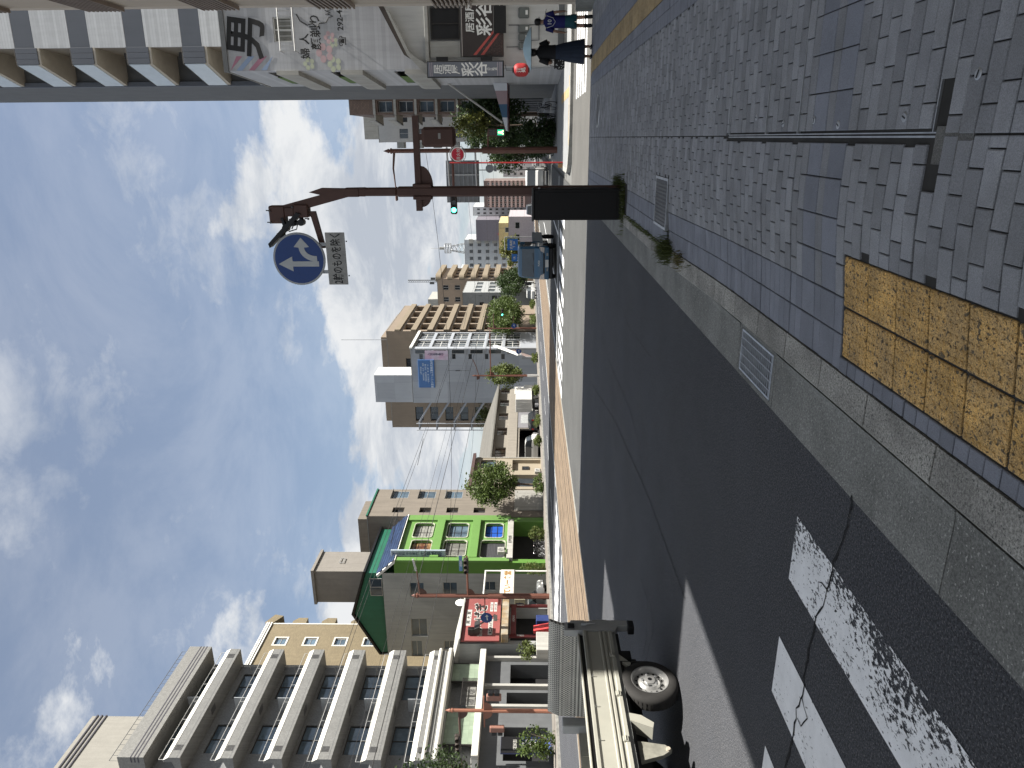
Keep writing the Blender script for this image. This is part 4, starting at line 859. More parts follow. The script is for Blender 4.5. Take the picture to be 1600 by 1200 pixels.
B3 = near_block('tall beige block beside the near pavement on the right', 6.4, 11.44, 22.3, wgrid(5.0))
B4 = near_block('low beige shop row behind the camera on the right', -24, 6.39, 10.9, [(u, u + 2.4, z, z + 1.5) for z in (4.2, 7.2) for u in [1 + 3.6 * i for i in range(8)]])

# ------------------------------------------------------------------ izakaya, barber wall and striped tower across the side street
SIDING = mat('white_siding', (.37, .378, .395), .6, var=.06, scale=.6, streak=.14, brick=(9, .16, (.32, .33, .34), .006, 0.0))
CHAR = mat('charcoal_sign', (.03, .023, .022), .6, var=.1); REDL = mat('red_line', (.33, .06, .05), .6, var=.1)
IZ = thing('izakaya', 'small white izakaya with a dark wall sign and lean-to roof at the corner', 'shop', (2.95, 33.75, 0))
pts = [(0, 0, 0), (9, 0, 0), (9, 0, 11.2), (2.33, 0, 7.8), (.5, 0, 6.85), (.12, 0, 6.15), (0, 0, 6.0)]
b = MB(); b.prism(pts, (0, .85, 0)); b.build('wall', mat('izakaya_white', (.40, .40, .39), .85, var=.07, scale=.8, streak=.2), IZ)
b = MB()
for (p, q) in zip(pts[2:], pts[3:]): b.prism([(p[0] - .02, -.1, p[2] + .0), (p[0] - .02, -.1, p[2] + .2), (q[0] - .02, -.1, q[2] + .2), (q[0] - .02, -.1, q[2])], (0, 1.0, 0))
b.build('roof', mat('verge_brown', (.05, .04, .035), .7, var=.2), IZ)
b = MB(); b.prism([(-.35, -.3, 6.0), (.05, -.3, 6.0), (.5, -.3, 6.75), (2.2, -.3, 7.6), (2.2, -.3, 7.7), (.45, -.3, 6.88), (-.35, -.3, 6.1)], (0, .28, 0)); b.build('eave', WHITE_D, IZ)
window(IZ, FS(), 1.05, 2.3, 4.6, 5.85, depth=-.06, pm=DARKIN, fm=BRONZE); window(IZ, FS(), 2.35, 3.2, 4.6, 5.85, depth=-.06, pm=CURTAIN, fm=BRONZE)
plate(IZ, 'white_panel', FS(), .35, 1.0, 4.58, 5.9, 0, .1, WHITE_D); plate(IZ, 'ledge', FS(), .2, 3.6, 5.95, 6.1, 0, .2, WHITE_D)
aw = thing('wall_sign', 'dark charcoal wall sign with white brush characters and red stripes on the izakaya', 'sign', (2.95, 33.7, 2.72))
b = MB(FS()); b.box(.36, 0, 0, 3.4, 1.78, .28, bev=.02); b.build('board', CHAR, aw)
SGW2 = mat('sign_offwhite', (.62, .62, .60), .6, var=.04)
lettering(aw, '居酒屋', (1.88, -.287, 1.42), .40, SGW2, 'S', bold=.012); lettering(aw, '彩谷', (1.88, -.287, .82), .72, SGW2, 'S', bold=.02)
for k in range(2): b = MB(FS()); b.prism([(.42 + .18 * k, 1.30 - .28 * k, .282), (.42 + .18 * k, 1.16 - .28 * k, .282), (1.62, .08 - .02 * k + .02, .282), (1.62, .2 - .02 * k, .282)] if k == 0 else [(.42, .98, .282), (.42, .84, .282), (1.42, .02, .282), (1.55, .02, .282)], (0, 0, .004)); b.build('stripe', REDL, aw)
b = MB(FS())
for i in range(9):
    for j in range(8):
        x, z = .46 + .12 * i + .06 * (j % 2), .06 + .11 * j
        if z < 1.15 - .95 * (x - .42) - .1: b.torus((x, z, .284), .04, .006, 'z', 6, 3)
b.build('pattern', mat('pattern_brown', (.10, .045, .035), .7, var=.1), aw)
lettering(aw, '082-292-5', (2.05, -.287, .17), .2, SGW2, 'S'); plate(aw, 'menu_panel', FS(), 1.25, 2.3, -.12, .42, .285, .33, BLACK)
for i, (x, w) in enumerate(((.62, .3), (.98, .28), (1.3, .3), (1.85, .42))):
    m_ = thing('electric_meter', ('electric meter box nearest the corner on the izakaya wall', 'second electric meter box from the corner on the izakaya wall', 'third electric meter box from the corner on the izakaya wall', 'largest electric meter box, farthest from the corner, on the izakaya wall')[i], 'meter', (2.95 + x, 33.74, 1.62), group='meters on the izakaya wall')
    b = MB(FS()); b.box(0, 0, 0, w, .46, .16, bev=.04); b.build('housing', mat('meter_grey', (.10, .11, .105), .5, var=.1), m_); b = MB(FS()); b.box(w * .3, .06, .16, w * .7, .16, .17); b.build('label_plate', WHITE, m_)
b = MB(); b.tube([(1.6, -.03, 2.5), (1.6, -.03, 1.0), (2.2, -.03, .9)], .02, 6); b.tube([(.75, -.03, 2.6), (.75, -.03, 2.1)], .015, 5); b.tube([(1.0, -.04, 1.6), (1.0, -.04, 1.2), (1.9, -.04, 1.2)], .02, 6); b.build('conduit', GREY_D, IZ)
plate(IZ, 'dado', FS(), 0.02, 9, .12, .38, 0, .05, GREY_D)
vs2 = thing('vertical_sign', 'grey vertical izakaya sign projecting over the pavement', 'sign', (2.79, 33.35, 2.7))
b = MB(FS()); b.box(-.33, 0, 0, .33, 3.32, .2, bev=.015); b.build('frame', BLACK, vs2); b = MB(FS()); b.box(-.285, .05, .2, .285, 3.27, .21); b.build('panel', mat('sign_slate', (.12, .13, .155), .5, var=.05), vs2)
lettering(vs2, '居酒屋', (0, -.216, 2.45), .40, SGW2, 'S', True, bold=.01); lettering(vs2, '彩谷', (0, -.216, 1.28), .58, SGW2, 'S', True, bold=.018); lettering(vs2, '小酒処点', (0, -.216, .52), .12, SGW2, 'S', True)
b = MB(FS())
for z in (.1, .16, .26, 3.08, 3.16): b.box(-.27, z, .21, .27, z + .03, .214)
b.build('rule', mat('sign_rule', (.28, .24, .27), .5), vs2)
b = MB(); b.box(.33, -.15, .5, .5, -.05, 1.0); b.box(.33, -.15, 2.4, .5, -.05, 2.9); b.build('bracket', BLACK, vs2)
ln = thing('paper_lantern', 'round red paper lantern hanging at the izakaya corner', 'lantern', (2.75, 33.3, 1.66))
b = MB(); b.lathe([(.10, 0)] + [(.27 * (1 - abs(t / 7 - 1) ** 4 * .5) + (.006 if t % 2 else 0), .62 * t / 14) for t in range(15)] + [(.10, .62)], n=20); b.build('shade', mat('lantern_red', (.27, .014, .016), .6, var=.08), ln, smooth=True)
b = MB(); b.lathe([(.0, -.05), (.11, -.05), (.11, .03)], n=14); b.lathe([(.11, .59), (.11, .68), (0, .68)], n=14); b.tube([(0, 0, .68), (0, 0, .95), (.25, .4, 1.0)], .012, 5); b.build('cap', BLACK, ln); lettering(ln, '酒処', (-.02, -.305, .31), .2, SGW2, 'S', True)
# barber wall
BB = thing('barber_building', 'white-sided building with a huge black kanji and barber stripes painted on its side wall', 'building', (2.92, 34.65, 0), rad(3))
bo = [(1.18, 2.2, 12.15, 12.98)]
shell(BB, 0, 0, 11, 5.6, 15.2, SIDING, S=bo, W=[(.5, 4.6, 12.2, 13.6), (.5, 4.6, 9.3, 10.7), (.5, 4.6, 6.4, 7.8)], depth=.12)
w = window(BB, FS(), *bo[0], depth=.12, pm=CURTAIN, fm=WHITE, mull=1, hb=0)
b = MB(); 
for z in (11.95, 12.6): b.tube([(.75, -.45, z), (2.75, -.45, z)], .03, 6)
for i in range(11): x = .75 + .2 * i; b.tube([(x, -.45, 11.95), (x, -.45, 12.6)], .014, 5)
for x in (.75, 2.75): b.tube([(x, -.45, 12.6), (x, 0, 12.6)], .02, 5); b.tube([(x, -.45, 11.95), (x, 0, 11.95)], .02, 5)
b.build('window_guard', ALU, BB)
for z in (12.0, 9.1, 6.2):
    b = MB(FW()); b.prism([(-.05, z, 0), (-.05, z + 1.0, .0), (-.05, z + 1.0, .16), (-.05, z + .8, .2), (-.05, z, .2)], (5.5, 0, 0)); b.build('balcony', WHITE_D, BB)
    plate(BB, 'green_blind', FW(), 1.6, 3.8, z + 1.0, z + 1.5, .05, .08, mat('green_blind', (.08, .14, .03), .8, var=.2))
b = MB(FS()); b.box(-.04, 15.15, -.1, 11.1, 15.36, .08); b.build('coping', GREY_D, BB)
lettering(BB, '男', (1.42, -.012, 14.22), 1.85, mat('halo_grey', (.30, .31, .33), .7, var=0), 'S', bold=.035, roll=rad(-8)); lettering(BB, '男', (1.38, -.018, 14.25), 1.85, INK, 'S', bold=.022, roll=rad(-8))
lettering(BB, '婦 人', (1.0, -.012, 11.63), .46, INK, 'S', bold=.014); lettering(BB, '顔剃り', (1.55, -.012, 11.12), .50, INK, 'S', bold=.014)
lettering(BB, '☎', (1.20, -.012, 9.92), .34, INK, 'S', bold=.02); lettering(BB, '292-4125', (2.30, -.012, 9.98), .36, INK, 'S', bold=.015)
for k in range(4):
    b = MB(FS()); x0, x1, z0, z1 = .03, .62, 13.10, 15.08; zt = z1 + .30 - .56 * k
    P = [(x0, zt, .004), (x0, zt - .27, .004), (x1, zt - .27 - .62, .004), (x1, zt - .62, .004)]
    P = [(x, max(z0, min(z1, z)), d) for x, z, d in P]; b.prism(P, (0, 0, .006)); b.build('barber_stripe', mat('stripe_rose', (.36, .17, .23), .7, var=.04) if k % 2 == 0 else mat('stripe_blue', (.24, .31, .44), .7, var=.04), BB)
FP, FGc = mat('petal_rose', (.46, .33, .34), .7, var=.05), mat('petal_green', (.42, .45, .34), .7, var=.05)
for fx, fz, fr, m_ in ((.72, 10.75, .42, FP), (.28, 11.5, .28, FGc), (.25, 10.35, .34, FGc), (1.35, 10.5, .27, FP), (1.15, 10.35, .24, FGc)):
    b = MB(FS())
    for k in range(5):
        a = 2 * math.pi * k / 5 + .3; cx, cz = fx + fr * .62 * math.cos(a), fz + fr * .62 * math.sin(a)
        b.prism([(cx + fr * .38 * math.cos(t * math.pi / 6), cz + fr * .33 * math.sin(t * math.pi / 6), .003 + .0003 * k) for t in range(12)], (0, 0, .004))
    b.build('painted_flower', m_, BB)
b = MB(FS()); FACE = [(2.30, 11.9), (2.02, 11.75), (1.86, 11.45), (1.93, 11.22), (1.78, 11.02), (1.92, 10.92), (1.95, 10.62), (2.12, 10.5)]
b.tube([(x, z, .012) for x, z in FACE], .022, 5)
for dx, dz in ((0, 0), (.14, .1), (.28, .02)): b.tube([(2.14 + dx, 10.5 + dz, .012), (2.20 + dx, 10.28 + dz, .012), (2.30 + dx, 10.52 + dz, .012)], .018, 5)
b.build('painted_outline', INK, BB)
# striped tower
TW = thing('apartment_tower', 'tall tower with grey and white striped gable and glass-fronted balconies', 'building', (2.9, 40.0, 0), rad(3))
TWH = 46.0; NFL = 15; TG = mat('tower_white', (.50, .51, .52), .6, var=.05, streak=.08, brick=(9, .15, (.43, .44, .45), .012, 0.0)); TD = mat('tower_slate', (.085, .095, .115), .6, var=.06, scale=1, streak=.06)
b = MB(); b.box(1.66, .04, 0, 13, 11, TWH); b.build('wall', mat('tower_brown', (.20, .175, .145), .8, var=.06), TW)
for k in range(NFL):
    z = 24.39 + 2.93 * (k - 7)
    if z < 2: continue
    plate(TW, 'white_cladding', FS(), 1.66, 13.0, z + 1.03, z + 2.93, -.06, 0, TG, bev=.012); plate(TW, 'slate_cladding', FS(), 1.66, 13.0, z, z + 1.02, -.06, 0, TD, bev=.012)
GUARD = mat('frosted_guard', (.50, .56, .60), .15, var=.06, spec=.7)
RIBM = mat('rib_grey', (.42, .43, .44), .6)
for k in range(NFL):
    z = 24.39 + 2.93 * (k - 7) - .25
    if z < 3: continue
    b = MB(); b.prism([(1.66, -.02, z), (.86, -.02, z), (.16, 2.7, z), (.16, 2.9, z), (1.66, 2.9, z)], (0, 0, .22)); bl = b.build('balcony', mat('balcony_slab', (.40, .37, .32), .8, var=.08), TW)
    for j in range(3): b = MB(FS((0, -.03, 0))); b.box(.87 + .27 * j, z + .1, 0, 1.13 + .27 * j, z + 1.25, .05, bev=.008); b.build('end_panel', TD, bl)
    b = MB(); b.prism([(.83, -.02, z + .18), (.13, 2.7, z + .18), (.13, 2.7, z + 1.25), (.83, -.02, z + 1.25)], (.035, .01, 0)); b.build('glass_guard', GUARD, bl)
    b = MB(); b.tube([(.84, -.02, z + 1.28), (.14, 2.7, z + 1.28)], .03, 6); b.tube([(.86, -.04, z + 1.28), (1.66, -.04, z + 1.28)], .03, 6); b.build('hand_rail', BRONZE, bl)
    b = MB(FS((0, .0, 0))); b.box(1.25, z + .22, -.9, 1.55, z + 1.9, -.88); b.build('door', BRONZE, bl)
b = MB(); b.box(.16, 2.9, 0, 1.66, 11, TWH); b.build('street_wall', GREY_D, TW); b = MB(); b.box(.10, 2.72, 0, .34, 2.95, TWH); b.build('downpipe', TD, TW)
# shops under the tower and beyond
SHP = thing('shop_row', 'dim ground-floor shop fronts with dark doors under the striped tower', 'shop', (2.99, 36.2, 0))
shell(SHP, -.02, 4.2, .1, 14.5, 3.4, GREY_D, W=[(4.6, 6.4, .1, 2.5), (7.0, 9.2, .1, 2.6), (9.8, 13.6, .1, 2.4)], depth=.4, top=False)
for a, c, m_ in ((4.6, 6.4, GLASS), (7.0, 9.2, CURTAIN), (9.8, 13.6, DARKIN)): b = MB(FW((.4, 0, 0))); b.box(a, .1, -.05, c, 2.6, 0); b.build('shopfront', m_, SHP)
for i, (u, v) in enumerate(((4.7, 1.2), (5.4, .6), (7.3, 1.5), (8.2, .8))): plate(SHP, 'poster', FW(), u, u + .5, v, v + .6, .02, .04, (SGW2, WHITE_D, SGW2, mat('poster_dim', (.2, .22, .24), .6))[i])
awn = thing('shop_awning', 'large white, pink and blue striped awning reaching over the pavement', 'awning', (2.95, 39.6, 0))
ends = [(0, 3.55), (-2.6, 2.75)]; cols = [mat('awn_white', (.55, .57, .60), .7, var=.05), mat('awn_pink', (.30, .22, .23), .7, var=.05), mat('awn_blue', (.045, .10, .17), .7, var=.05), MATS['awn_white']]
for k in range(4):
    t0, t1 = k / 4, (k + 1) / 4; x0, x1 = -2.6 * t0, -2.6 * t1; zt = lambda x: 3.55 + .8 * x / 2.6 * 1.0 if False else 3.55 + x / 2.6 * .72
    b = MB(); b.prism([(x0, 0, 2.74), (x1, 0, 2.74), (x1, 0, zt(x1)), (x0, 0, zt(x0))], (0, 3.4, 0)); b.build('canopy_stripe', cols[k], awn)
b = MB(); b.tube([(0, .05, 2.72), (-2.6, .05, 2.72)], .025, 6); b.tube([(0, 3.35, 2.72), (-2.6, 3.35, 2.72)], .025, 6); b.build('frame', DRED, awn)
b = MB(); b.tube([(.0, .1, 6.2), (-2.2, .1, 3.0)], .05, 8); b.build('stay', WHITE_D, awn)
LOW = thing('shop_building', 'low dark shop building beyond the awning, half hidden by the dark street trees', 'building', (3.4, 52, 0))
shell(LOW, 0, 0, 10, 54, 4.6, GREY_D, S=[(.6, 3.4, .2, 2.8)], W=grid(2, 5, 10, 3.6, .2, 10, 1, 2.6), depth=.4); fill(LOW, FW(), grid(2, 5, 10, 3.6, .2, 10, 1, 2.6), depth=.4, pm=GLASS, fm=ALU); fill(LOW, FS(), [(.6, 3.4, .2, 2.8)], depth=.4, pm=GLASS, fm=WHITE_D, mull=2)
SHADE_SLAB = thing('apartment_building', 'unseen grey slab added behind the low dark shops to shade the street trees', 'building', (13, 53, 0))  # added block, out of view, keeps the sun off the right-hand trees
bko = grid(1.5, 5.2, 10, 3.4, 3, 2.9, 6, 1.6); shell(SHADE_SLAB, 0, 0, 11, 53, 22, GREY, W=bko, depth=.3); fill(SHADE_SLAB, FW(), bko, depth=.3, pm=GLASS, fm=ALU)
MAR = mat('maroon_panel', (.20, .065, .06), .7, var=.08, streak=.1); BRT = mat('brown_tile_front', (.15, .105, .085), .75, var=.06, brick=(.4, .2, (.10, .075, .06), .02))
RD = thing('apartment_building', 'maroon and brown apartment block with white balcony edges further down on the right', 'building', (2.35, 108, 0))
ro = [(1.2, 2.7, 3.2 + 2.95 * k, 5.3 + 2.95 * k) for k in range(7)]
shell(RD, .9, 0, 14, 15, 27.0, BRT, S=ro, depth=.8); fill(RD, FS(), ro, depth=.8, pm=GLASS_B, fm=ALU, mull=0, hb=1, fw=.1)
plate(RD, 'maroon_panel', FS(), 2.95, 13.9, 2.6, 27.05, 0, .3, MAR)
for k in range(8): z = 2.75 + 2.95 * k; b = MB(); b.prism([(.9, .2, z), (.1, .2, z), (-.5, 6, z), (.9, 6, z)], (0, 0, .25)); b.prism([(.1, .2, z), (-.5, 6, z), (-.5, 6, z + 1.15), (.1, .2, z + 1.15)], (.1, .02, 0)); b.build('balcony', WHITE_D, RD); plate(RD, 'floor_edge', FS(), .9, 2.95, z - .1, z + .25, 0, .25, WHITE_D)
for k in range(4): plate(RD, 'bay', FS(), 3.0, 4.4 - .3 * (k % 2), 4 + 3.6 * k, 6.6 + 3.6 * k, .3, 1.0, mat('bay_cream', (.40, .385, .35), .8))
lettering(RD, '宿恒瀬', (3.65, -.32, 20.0), 1.35, SGW2, 'S', True, bold=.04)
WB = thing('apartment_building', 'white-grey stepped apartment block behind the maroon one', 'building', (-.6, 128, 0))
shell(WB, 0, 0, 9, 20, 27, mat('stepped_white', (.44, .445, .44), .7, var=.05, streak=.1), S=grid(.6, 2.6, 2, 1.6, 4, 3, 7, 1.5)); fill(WB, FS(), grid(.6, 2.6, 2, 1.6, 4, 3, 7, 1.5), fm=ALU)
b = MB(); b.box(.5, .5, 27, 4.5, 8, 29.6); b.build('roof_house', WHITE_D, WB)
for k in range(7): b = MB(); b.box(-1.0, 1 + .2 * k, 4 + 3.2 * k, 0, 4.5, 5.2 + 3.2 * k); b.build('balcony', GREY, WB)
# ------------------------------------------------------------------ far end of the avenue
def far_block(label, x0, x1, y, h, m, cols, floors, wm=GLASS, band=None, cat='building', dy=18, z0=3.0):
    B = thing('distant_building', label, cat, (x0, y, 0)); w = x1 - x0; dv = (h - z0 - 1) / floors; du = (w - .6) / cols if cols else 0
    ops = grid(.6, du, cols, du * .55, z0 + dv * .25, dv, floors, dv * .5) if cols else []
    shell(B, 0, 0, w, dy, h, m, S=ops, depth=.2); fill(B, FS(), ops, depth=.2, pm=wm, fm=ALU, mull=0, fw=.12)
    if band:
        for k in range(floors): plate(B, 'floor_band', FS(), -.05, w + .05, z0 + dv * k - dv * .2, z0 + dv * k + dv * .22, 0, .5, band)
    return B
far_block('distant pink-banded block behind the signal pole', -27, -16.5, 300, 19.4, mat('far_brown', (.16, .12, .11), .8), 6, 9, band=mat('far_pink', (.50, .36, .32), .8))
far_block('distant white block beside the pink-banded one', -31, -27.2, 306, 24.5, mat('far_white', (.55, .56, .57), .8), 2, 8)
PUR = far_block('distant dark purple-grey slab with red vertical signs', -39.5, -31.2, 292, 22.4, mat('far_purple', (.155, .145, .17), .8), 0, 1)
for u, z0, z1 in ((2.2, 5.5, 13.6), (5.4, 5, 12.5)): q = plate(PUR, 'red_sign', FS(), u, u + .9, z0, z1, .3, .5, mat('far_red', (.30, .025, .04), .6)); 
plate(PUR, 'blue_sign', FS(), 5.1, 8.0, 3.2, 4.9, .3, .5, mat('far_blue', (.05, .17, .36), .6)); plate(PUR, 'white_sign', FS(), 3.3, 5.3, 5, 11.5, .3, .5, WHITE_D)
GB = far_block('distant grey block carrying a lattice radio tower', -51.5, -39.6, 296, 27.6, mat('far_grey', (.36, .38, .40), .8), 4, 7)
for k in range(7): b = MB(); b.box(10.5, -1.2, 5 + 3.2 * k, 12.2, 0, 6.6 + 3.2 * k); b.build('balcony', WHITE_D, GB)
rt = thing('radio_tower', 'grey lattice radio tower on the distant grey block', 'tower', (-44, 302, 27.6))
b = MB()
for dx, dy in ((-1, -1), (1, -1), (1, 1), (-1, 1)): b.tube([(dx * 2.0, dy * 2.0, 0), (dx * .9, dy * .9, 6.5)], .16, 5)
for k in range(4):
    z, s0, s1 = 1.6 * k, lerp(2, .9, 1.6 * k / 6.5), lerp(2, .9, 1.6 * (k + 1) / 6.5)
    for q in range(4): a, c = [(-1, -1), (1, -1), (1, 1), (-1, 1)][q], [(1, -1), (1, 1), (-1, 1), (-1, -1)][q]; b.tube([(a[0] * s0, a[1] * s0, z), (c[0] * s1, c[1] * s1, z + 1.6)], .1, 4)
b.build('lattice', MIDG, rt)
b = MB()
for z in (6.5, 7.7, 8.9): b.torus((0, 0, z), 2.0, .14, 'z', 16, 5)
for k in range(12): a = 2 * math.pi * k / 12; b.tube([(2 * math.cos(a), 2 * math.sin(a), 6.5), (2 * math.cos(a), 2 * math.sin(a), 8.9)], .08, 4)
b.build('platform', MIDG, rt); b = MB(); b.box(-.5, -.5, 9, .5, .5, 11.2); b.tube([(0, 0, 11), (0, 0, 15)], .06, 4); b.build('mast', WHITE_D, rt)
GH = far_block('distant grey block with pointed roof left of the radio tower', -57.5, -51.8, 290, 30, mat('far_grey2', (.34, .37, .40), .8), 3, 7); b = MB(); b.prism([(0, 0, 30), (5.7, 0, 30), (2.8, 0, 35)], (0, 12, 0)); b.build('roof', MIDG, GH)
far_block('distant pale yellow low block under the radio tower', -31.5, -22.8, 205, 9.8, mat('far_yellow', (.50, .40, .20), .8), 3, 2)
far_block('distant lilac-grey low block under the yellow one', -29.5, -19.5, 190, 6.6, mat('far_lilac', (.34, .31, .33), .8), 3, 1)
far_block('distant white low block at the end of the avenue', -16, -4, 320, 12, mat('far_white2', (.5, .51, .52), .8), 5, 3)
far_block('distant grey block closing the avenue on the right', -3.5, 10, 330, 17, mat('far_grey3', (.40, .40, .41), .8), 5, 5)
far_block('distant brown block behind the brown hotels', -75, -58, 240, 21, mat('far_brown2', (.28, .22, .18), .8), 5, 6)
# ------------------------------------------------------------------ brown street poles
BRN = mat('brown_pole_paint', (.115, .050, .036), .55, var=.12, scale=3, streak=.1); BRN_D = mat('brown_dark', (.085, .044, .034), .6, var=.12, scale=4)
SALM = mat('salmon_pole', (.23, .098, .062), .55, var=.10, scale=3, streak=.1)
LENS = mat('dark_lens', (.015, .012, .010), .25, spec=.8, var=0); SIGB = mat('signal_body', (.035, .027, .022), .6, var=.1)
GRN_L = mat('lit_green', (.02, .5, .4), .3, var=0, emit=((.10, 1.0, .72), 3.0))
def shaft(par, h, r0, r1, m, z_step=None, name='pole', sides=8):
    b = MB(); zs = z_step or h * .45
    b.tube([(0, 0, 0), (0, 0, zs), (0, 0, zs + .01), (0, 0, h - .5)], [r0, r0, r1, r1], sides)
    p = b.build(name, m, par); b = MB(); b.lathe([(r1, h - .5), (r1 * 1.3, h - .48), (r1 * 1.3, h - .40), (r1 * .7, h - .36), (r1 * 1.05, h - .3), (.0, h)], n=8); b.build('finial', m, p); return p
def gusset(b, x0, x1, z, dz, th=.05):      # curved bracket under an arm from the pole at x0 towards x1
    n = 6; P = [(x0, -th / 2, z), (x1, -th / 2, z)] + [(lerp(x1, x0, 1 - math.cos(t * math.pi / 2 / n)), -th / 2, z - dz * math.sin(t * math.pi / 2 / n)) for t in range(1, n + 1)]
    b.prism(P, (0, th, 0))
def signal3(name, label, loc, m, lit=None, par=None, flip=1):
    s = thing(name, label, 'traffic light', loc); b = MB(FS()); b.box(-.63, -.18, -.09, .63, .18, .09, bev=.06); b.build('housing', m, s)
    for i in range(3):
        x = -.4 + .4 * i; b = MB(FS()); b.lathe([(.0, .095), (.125, .10), (.13, .092)], (x, 0, 0), 'z', 18); b.build('lens', GRN_L if lit == i else LENS, s)
        b = MB(FS()); rr = [[((.15) * math.cos(a) + x, .15 * math.sin(a), d) for a in [rad(-20 + 220 * t / 12) for t in range(13)]] for d in (.09, .30)]; b.loft(rr, cap=False, closed=False); b.build('visor', m, s)
    return s
# pole 1: near pole with the round blue sign, behind the black cabinet
P1 = thing('street_pole', 'near brown street pole rising behind the black cabinet, carrying the round blue sign', 'pole', (-.86, 12.55, .03), group='brown street poles')
b = MB(); b.box(-.085, -.085, 0, .085, .085, 3.9, bev=.03); b.box(-.07, -.07, 3.9, .07, .07, 4.75, bev=.025); b.build('pole', BRN_D, P1)
b = MB(); b.box(-.08, -.08, 4.55, .06, .08, 4.8, bev=.01); b.prism([(-.06, -.05, 4.75), (.06, -.05, 4.75), (.07, -.05, 5.2), (.0, -.05, 5.42), (-.05, -.05, 5.2)], (0, .1, 0)); b.build('finial', BRN_D, P1)
b = MB(); d = Vector((-.42, 0, 1.62)); b.prism([(.075, -.06, 4.45), (-.075, -.06, 4.45), (-.07, -.06, 4.7), (-.40, -.06, 5.98), (-.25, -.06, 6.04), (.07, -.06, 4.78)], (0, .12, 0)); b.build('raised_arm', BRN_D, P1)
b = MB(); b.box(-.52, -.08, 5.86, -.22, .1, 6.14, bev=.02); b.box(-.42, -.1, 5.45, -.2, .1, 5.7, bev=.015); b.box(-.40, -.09, 5.7, -.25, .09, 5.86, bev=.01); b.build('clamp', BRN_D, P1)
for x, z in ((-.5, 6.16), (-.3, 6.16), (-.24, 5.76), (-.44, 5.5)): b = MB(); b.cyl((x, -.12, z - .05), (x, -.09, z - .05), .018, 6); b.tube([(x, -.05, z - .04), (x, -.05, z + .03)], .01, 5); b.build('bolt', IRON, P1)
b = MB(); b.prism([(-.32, -.05, 5.44), (-.32, -.05, 5.34), (-.95, -.05, 5.22), (-.95, -.05, 5.30)], (0, .08, 0)); b.build('sign_arm', BRN_D, P1)
b = MB(); b.prism([(.42 + .8, -.055, 3.48), (-.32, -.055, 3.48), (-.32, -.055, 3.58), (1.22, -.055, 3.58)], (0, .11, 0)); b.build('cross_arm', BRN_D, P1)
for q in ((.085, .42, 3.48, .20), (-.085, -.26, 3.48, .16)): b = MB(); gusset(b, *q); b.build('gusset', BRN_D, P1)
for x in (-.1, .1): b = MB(); b.box(x - .03, -.1, 3.30, x + .03, .1, 3.62, bev=.01); b.build('strap', BRN_D, P1)
ps = thing('pedestrian_signal', 'brown pedestrian signal seen from behind, hung under the near pole arm', 'traffic light', (-.86 + .88, 12.55, 2.9))
b = MB(FS()); b.box(-.16, 0, -.15, .16, .56, .1, bev=.045); b.build('housing', BRN_D, ps); b = MB(FS()); b.box(-.03, .24, .1, .06, .28, .104); b.build('label_plate', WHITE_D, ps)
b = MB(); b.box(-.05, -.05, .56, .05, .05, .62); b.build('hanger', BRN_D, ps)
led = thing('sign_lamp', 'dark slanted lamp bar on jointed brackets above the round blue sign', 'lamp', (-.86, 12.5, 0))
b = MB(); b.prism([(-.86, -.09, 6.22), (-.93, -.09, 6.20), (-.36, -.09, 5.60), (-.33, -.09, 5.68)][::-1], (0, .2, 0)); 
lb = b.build('lamp_bar', BLACK, led)
for (xa, za, xb, zb, xc, zc) in ((-.42, 5.95, -.60, 5.9, -.72, 6.0), (-.40, 5.62, -.50, 5.62, -.52, 5.78)):
    b = MB(); b.tube([(xa, 0, za), (xb, 0, zb), (xc, 0, zc)], .045, 7); b.lathe([(.06, -.06), (.06, .06)], (xb, 0, zb), 'y', 10, cap=True); b.box(xc - .04, -.07, zc - .06, xc + .04, .07, zc + .06, bev=.01); b.build('joint', BLACK, led)
b = MB(); b.tube([(-.45, .05, 5.85), (-.55, .05, 5.78), (-.62, .05, 5.82)], .012, 5); b.tube([(-.55, 0, 5.7), (-.62, 0, 5.72), (-.66, 0, 5.86)], .01, 5); b.build('cable', BLACK, led)
SBLUE = mat('sign_traffic_blue', (.004, .035, .17), .35, var=.04, spec=.5); SRIM = mat('sign_rim', (.32, .34, .36), .5, var=.05)
bsn = thing('road_sign', 'round blue road sign with white straight and right arrows', 'sign', (-1.98, 12.40, 5.69))
b = MB(FS()); b.lathe([(0, .0), (.46, .0), (.46, .012), (.445, .018), (0, .018)], (0, 0, 0), 'z', 48); b.build('rim', SRIM, bsn); b = MB(FS()); b.lathe([(0, .0205), (.425, .0205), (.425, .017)], n=48); b.build('face', SBLUE, bsn)
SARR = mat('sign_arrow_white', (.42, .44, .45), .5, var=.03)
b = MB(FS()); d_ = .0225
P = [(-.13, -.34), (-.04, -.34), (-.04, .12), (.045, .12), (-.085, .37), (-.215, .12), (-.13, .12)]
b.prism([(x, z, d_) for x, z in P], (0, 0, .002)); 
A1 = [(-.045, -.33)]; 
arcp = [(.20 - .245 * math.cos(t * math.pi / 16), -.33 + .30 * math.sin(t * math.pi / 16)) for t in range(9)]; arci = [(.20 - .15 * math.cos(t * math.pi / 16), -.33 + .205 * math.sin(t * math.pi / 16)) for t in range(9)]
P = [(-.045, -.335)] + arcp[1:] + [(.21, .055), (.37, -.08), (.21, -.215)] + arci[::-1][:-1] + [(.05, -.335)]
b2 = MB(FS()); b2.prism([(x, z + .02, d_ + .0005) for x, z in P], (0, 0, .002)); b.build('straight_arrow', SARR, bsn); b2.build('right_arrow', SARR, bsn)
for x in (-.23, .25):
    b = MB(FS()); b.box(x - .03, -.60, -.02, x + .03, -.30, -.005); b.build('hanger', SRIM, bsn)
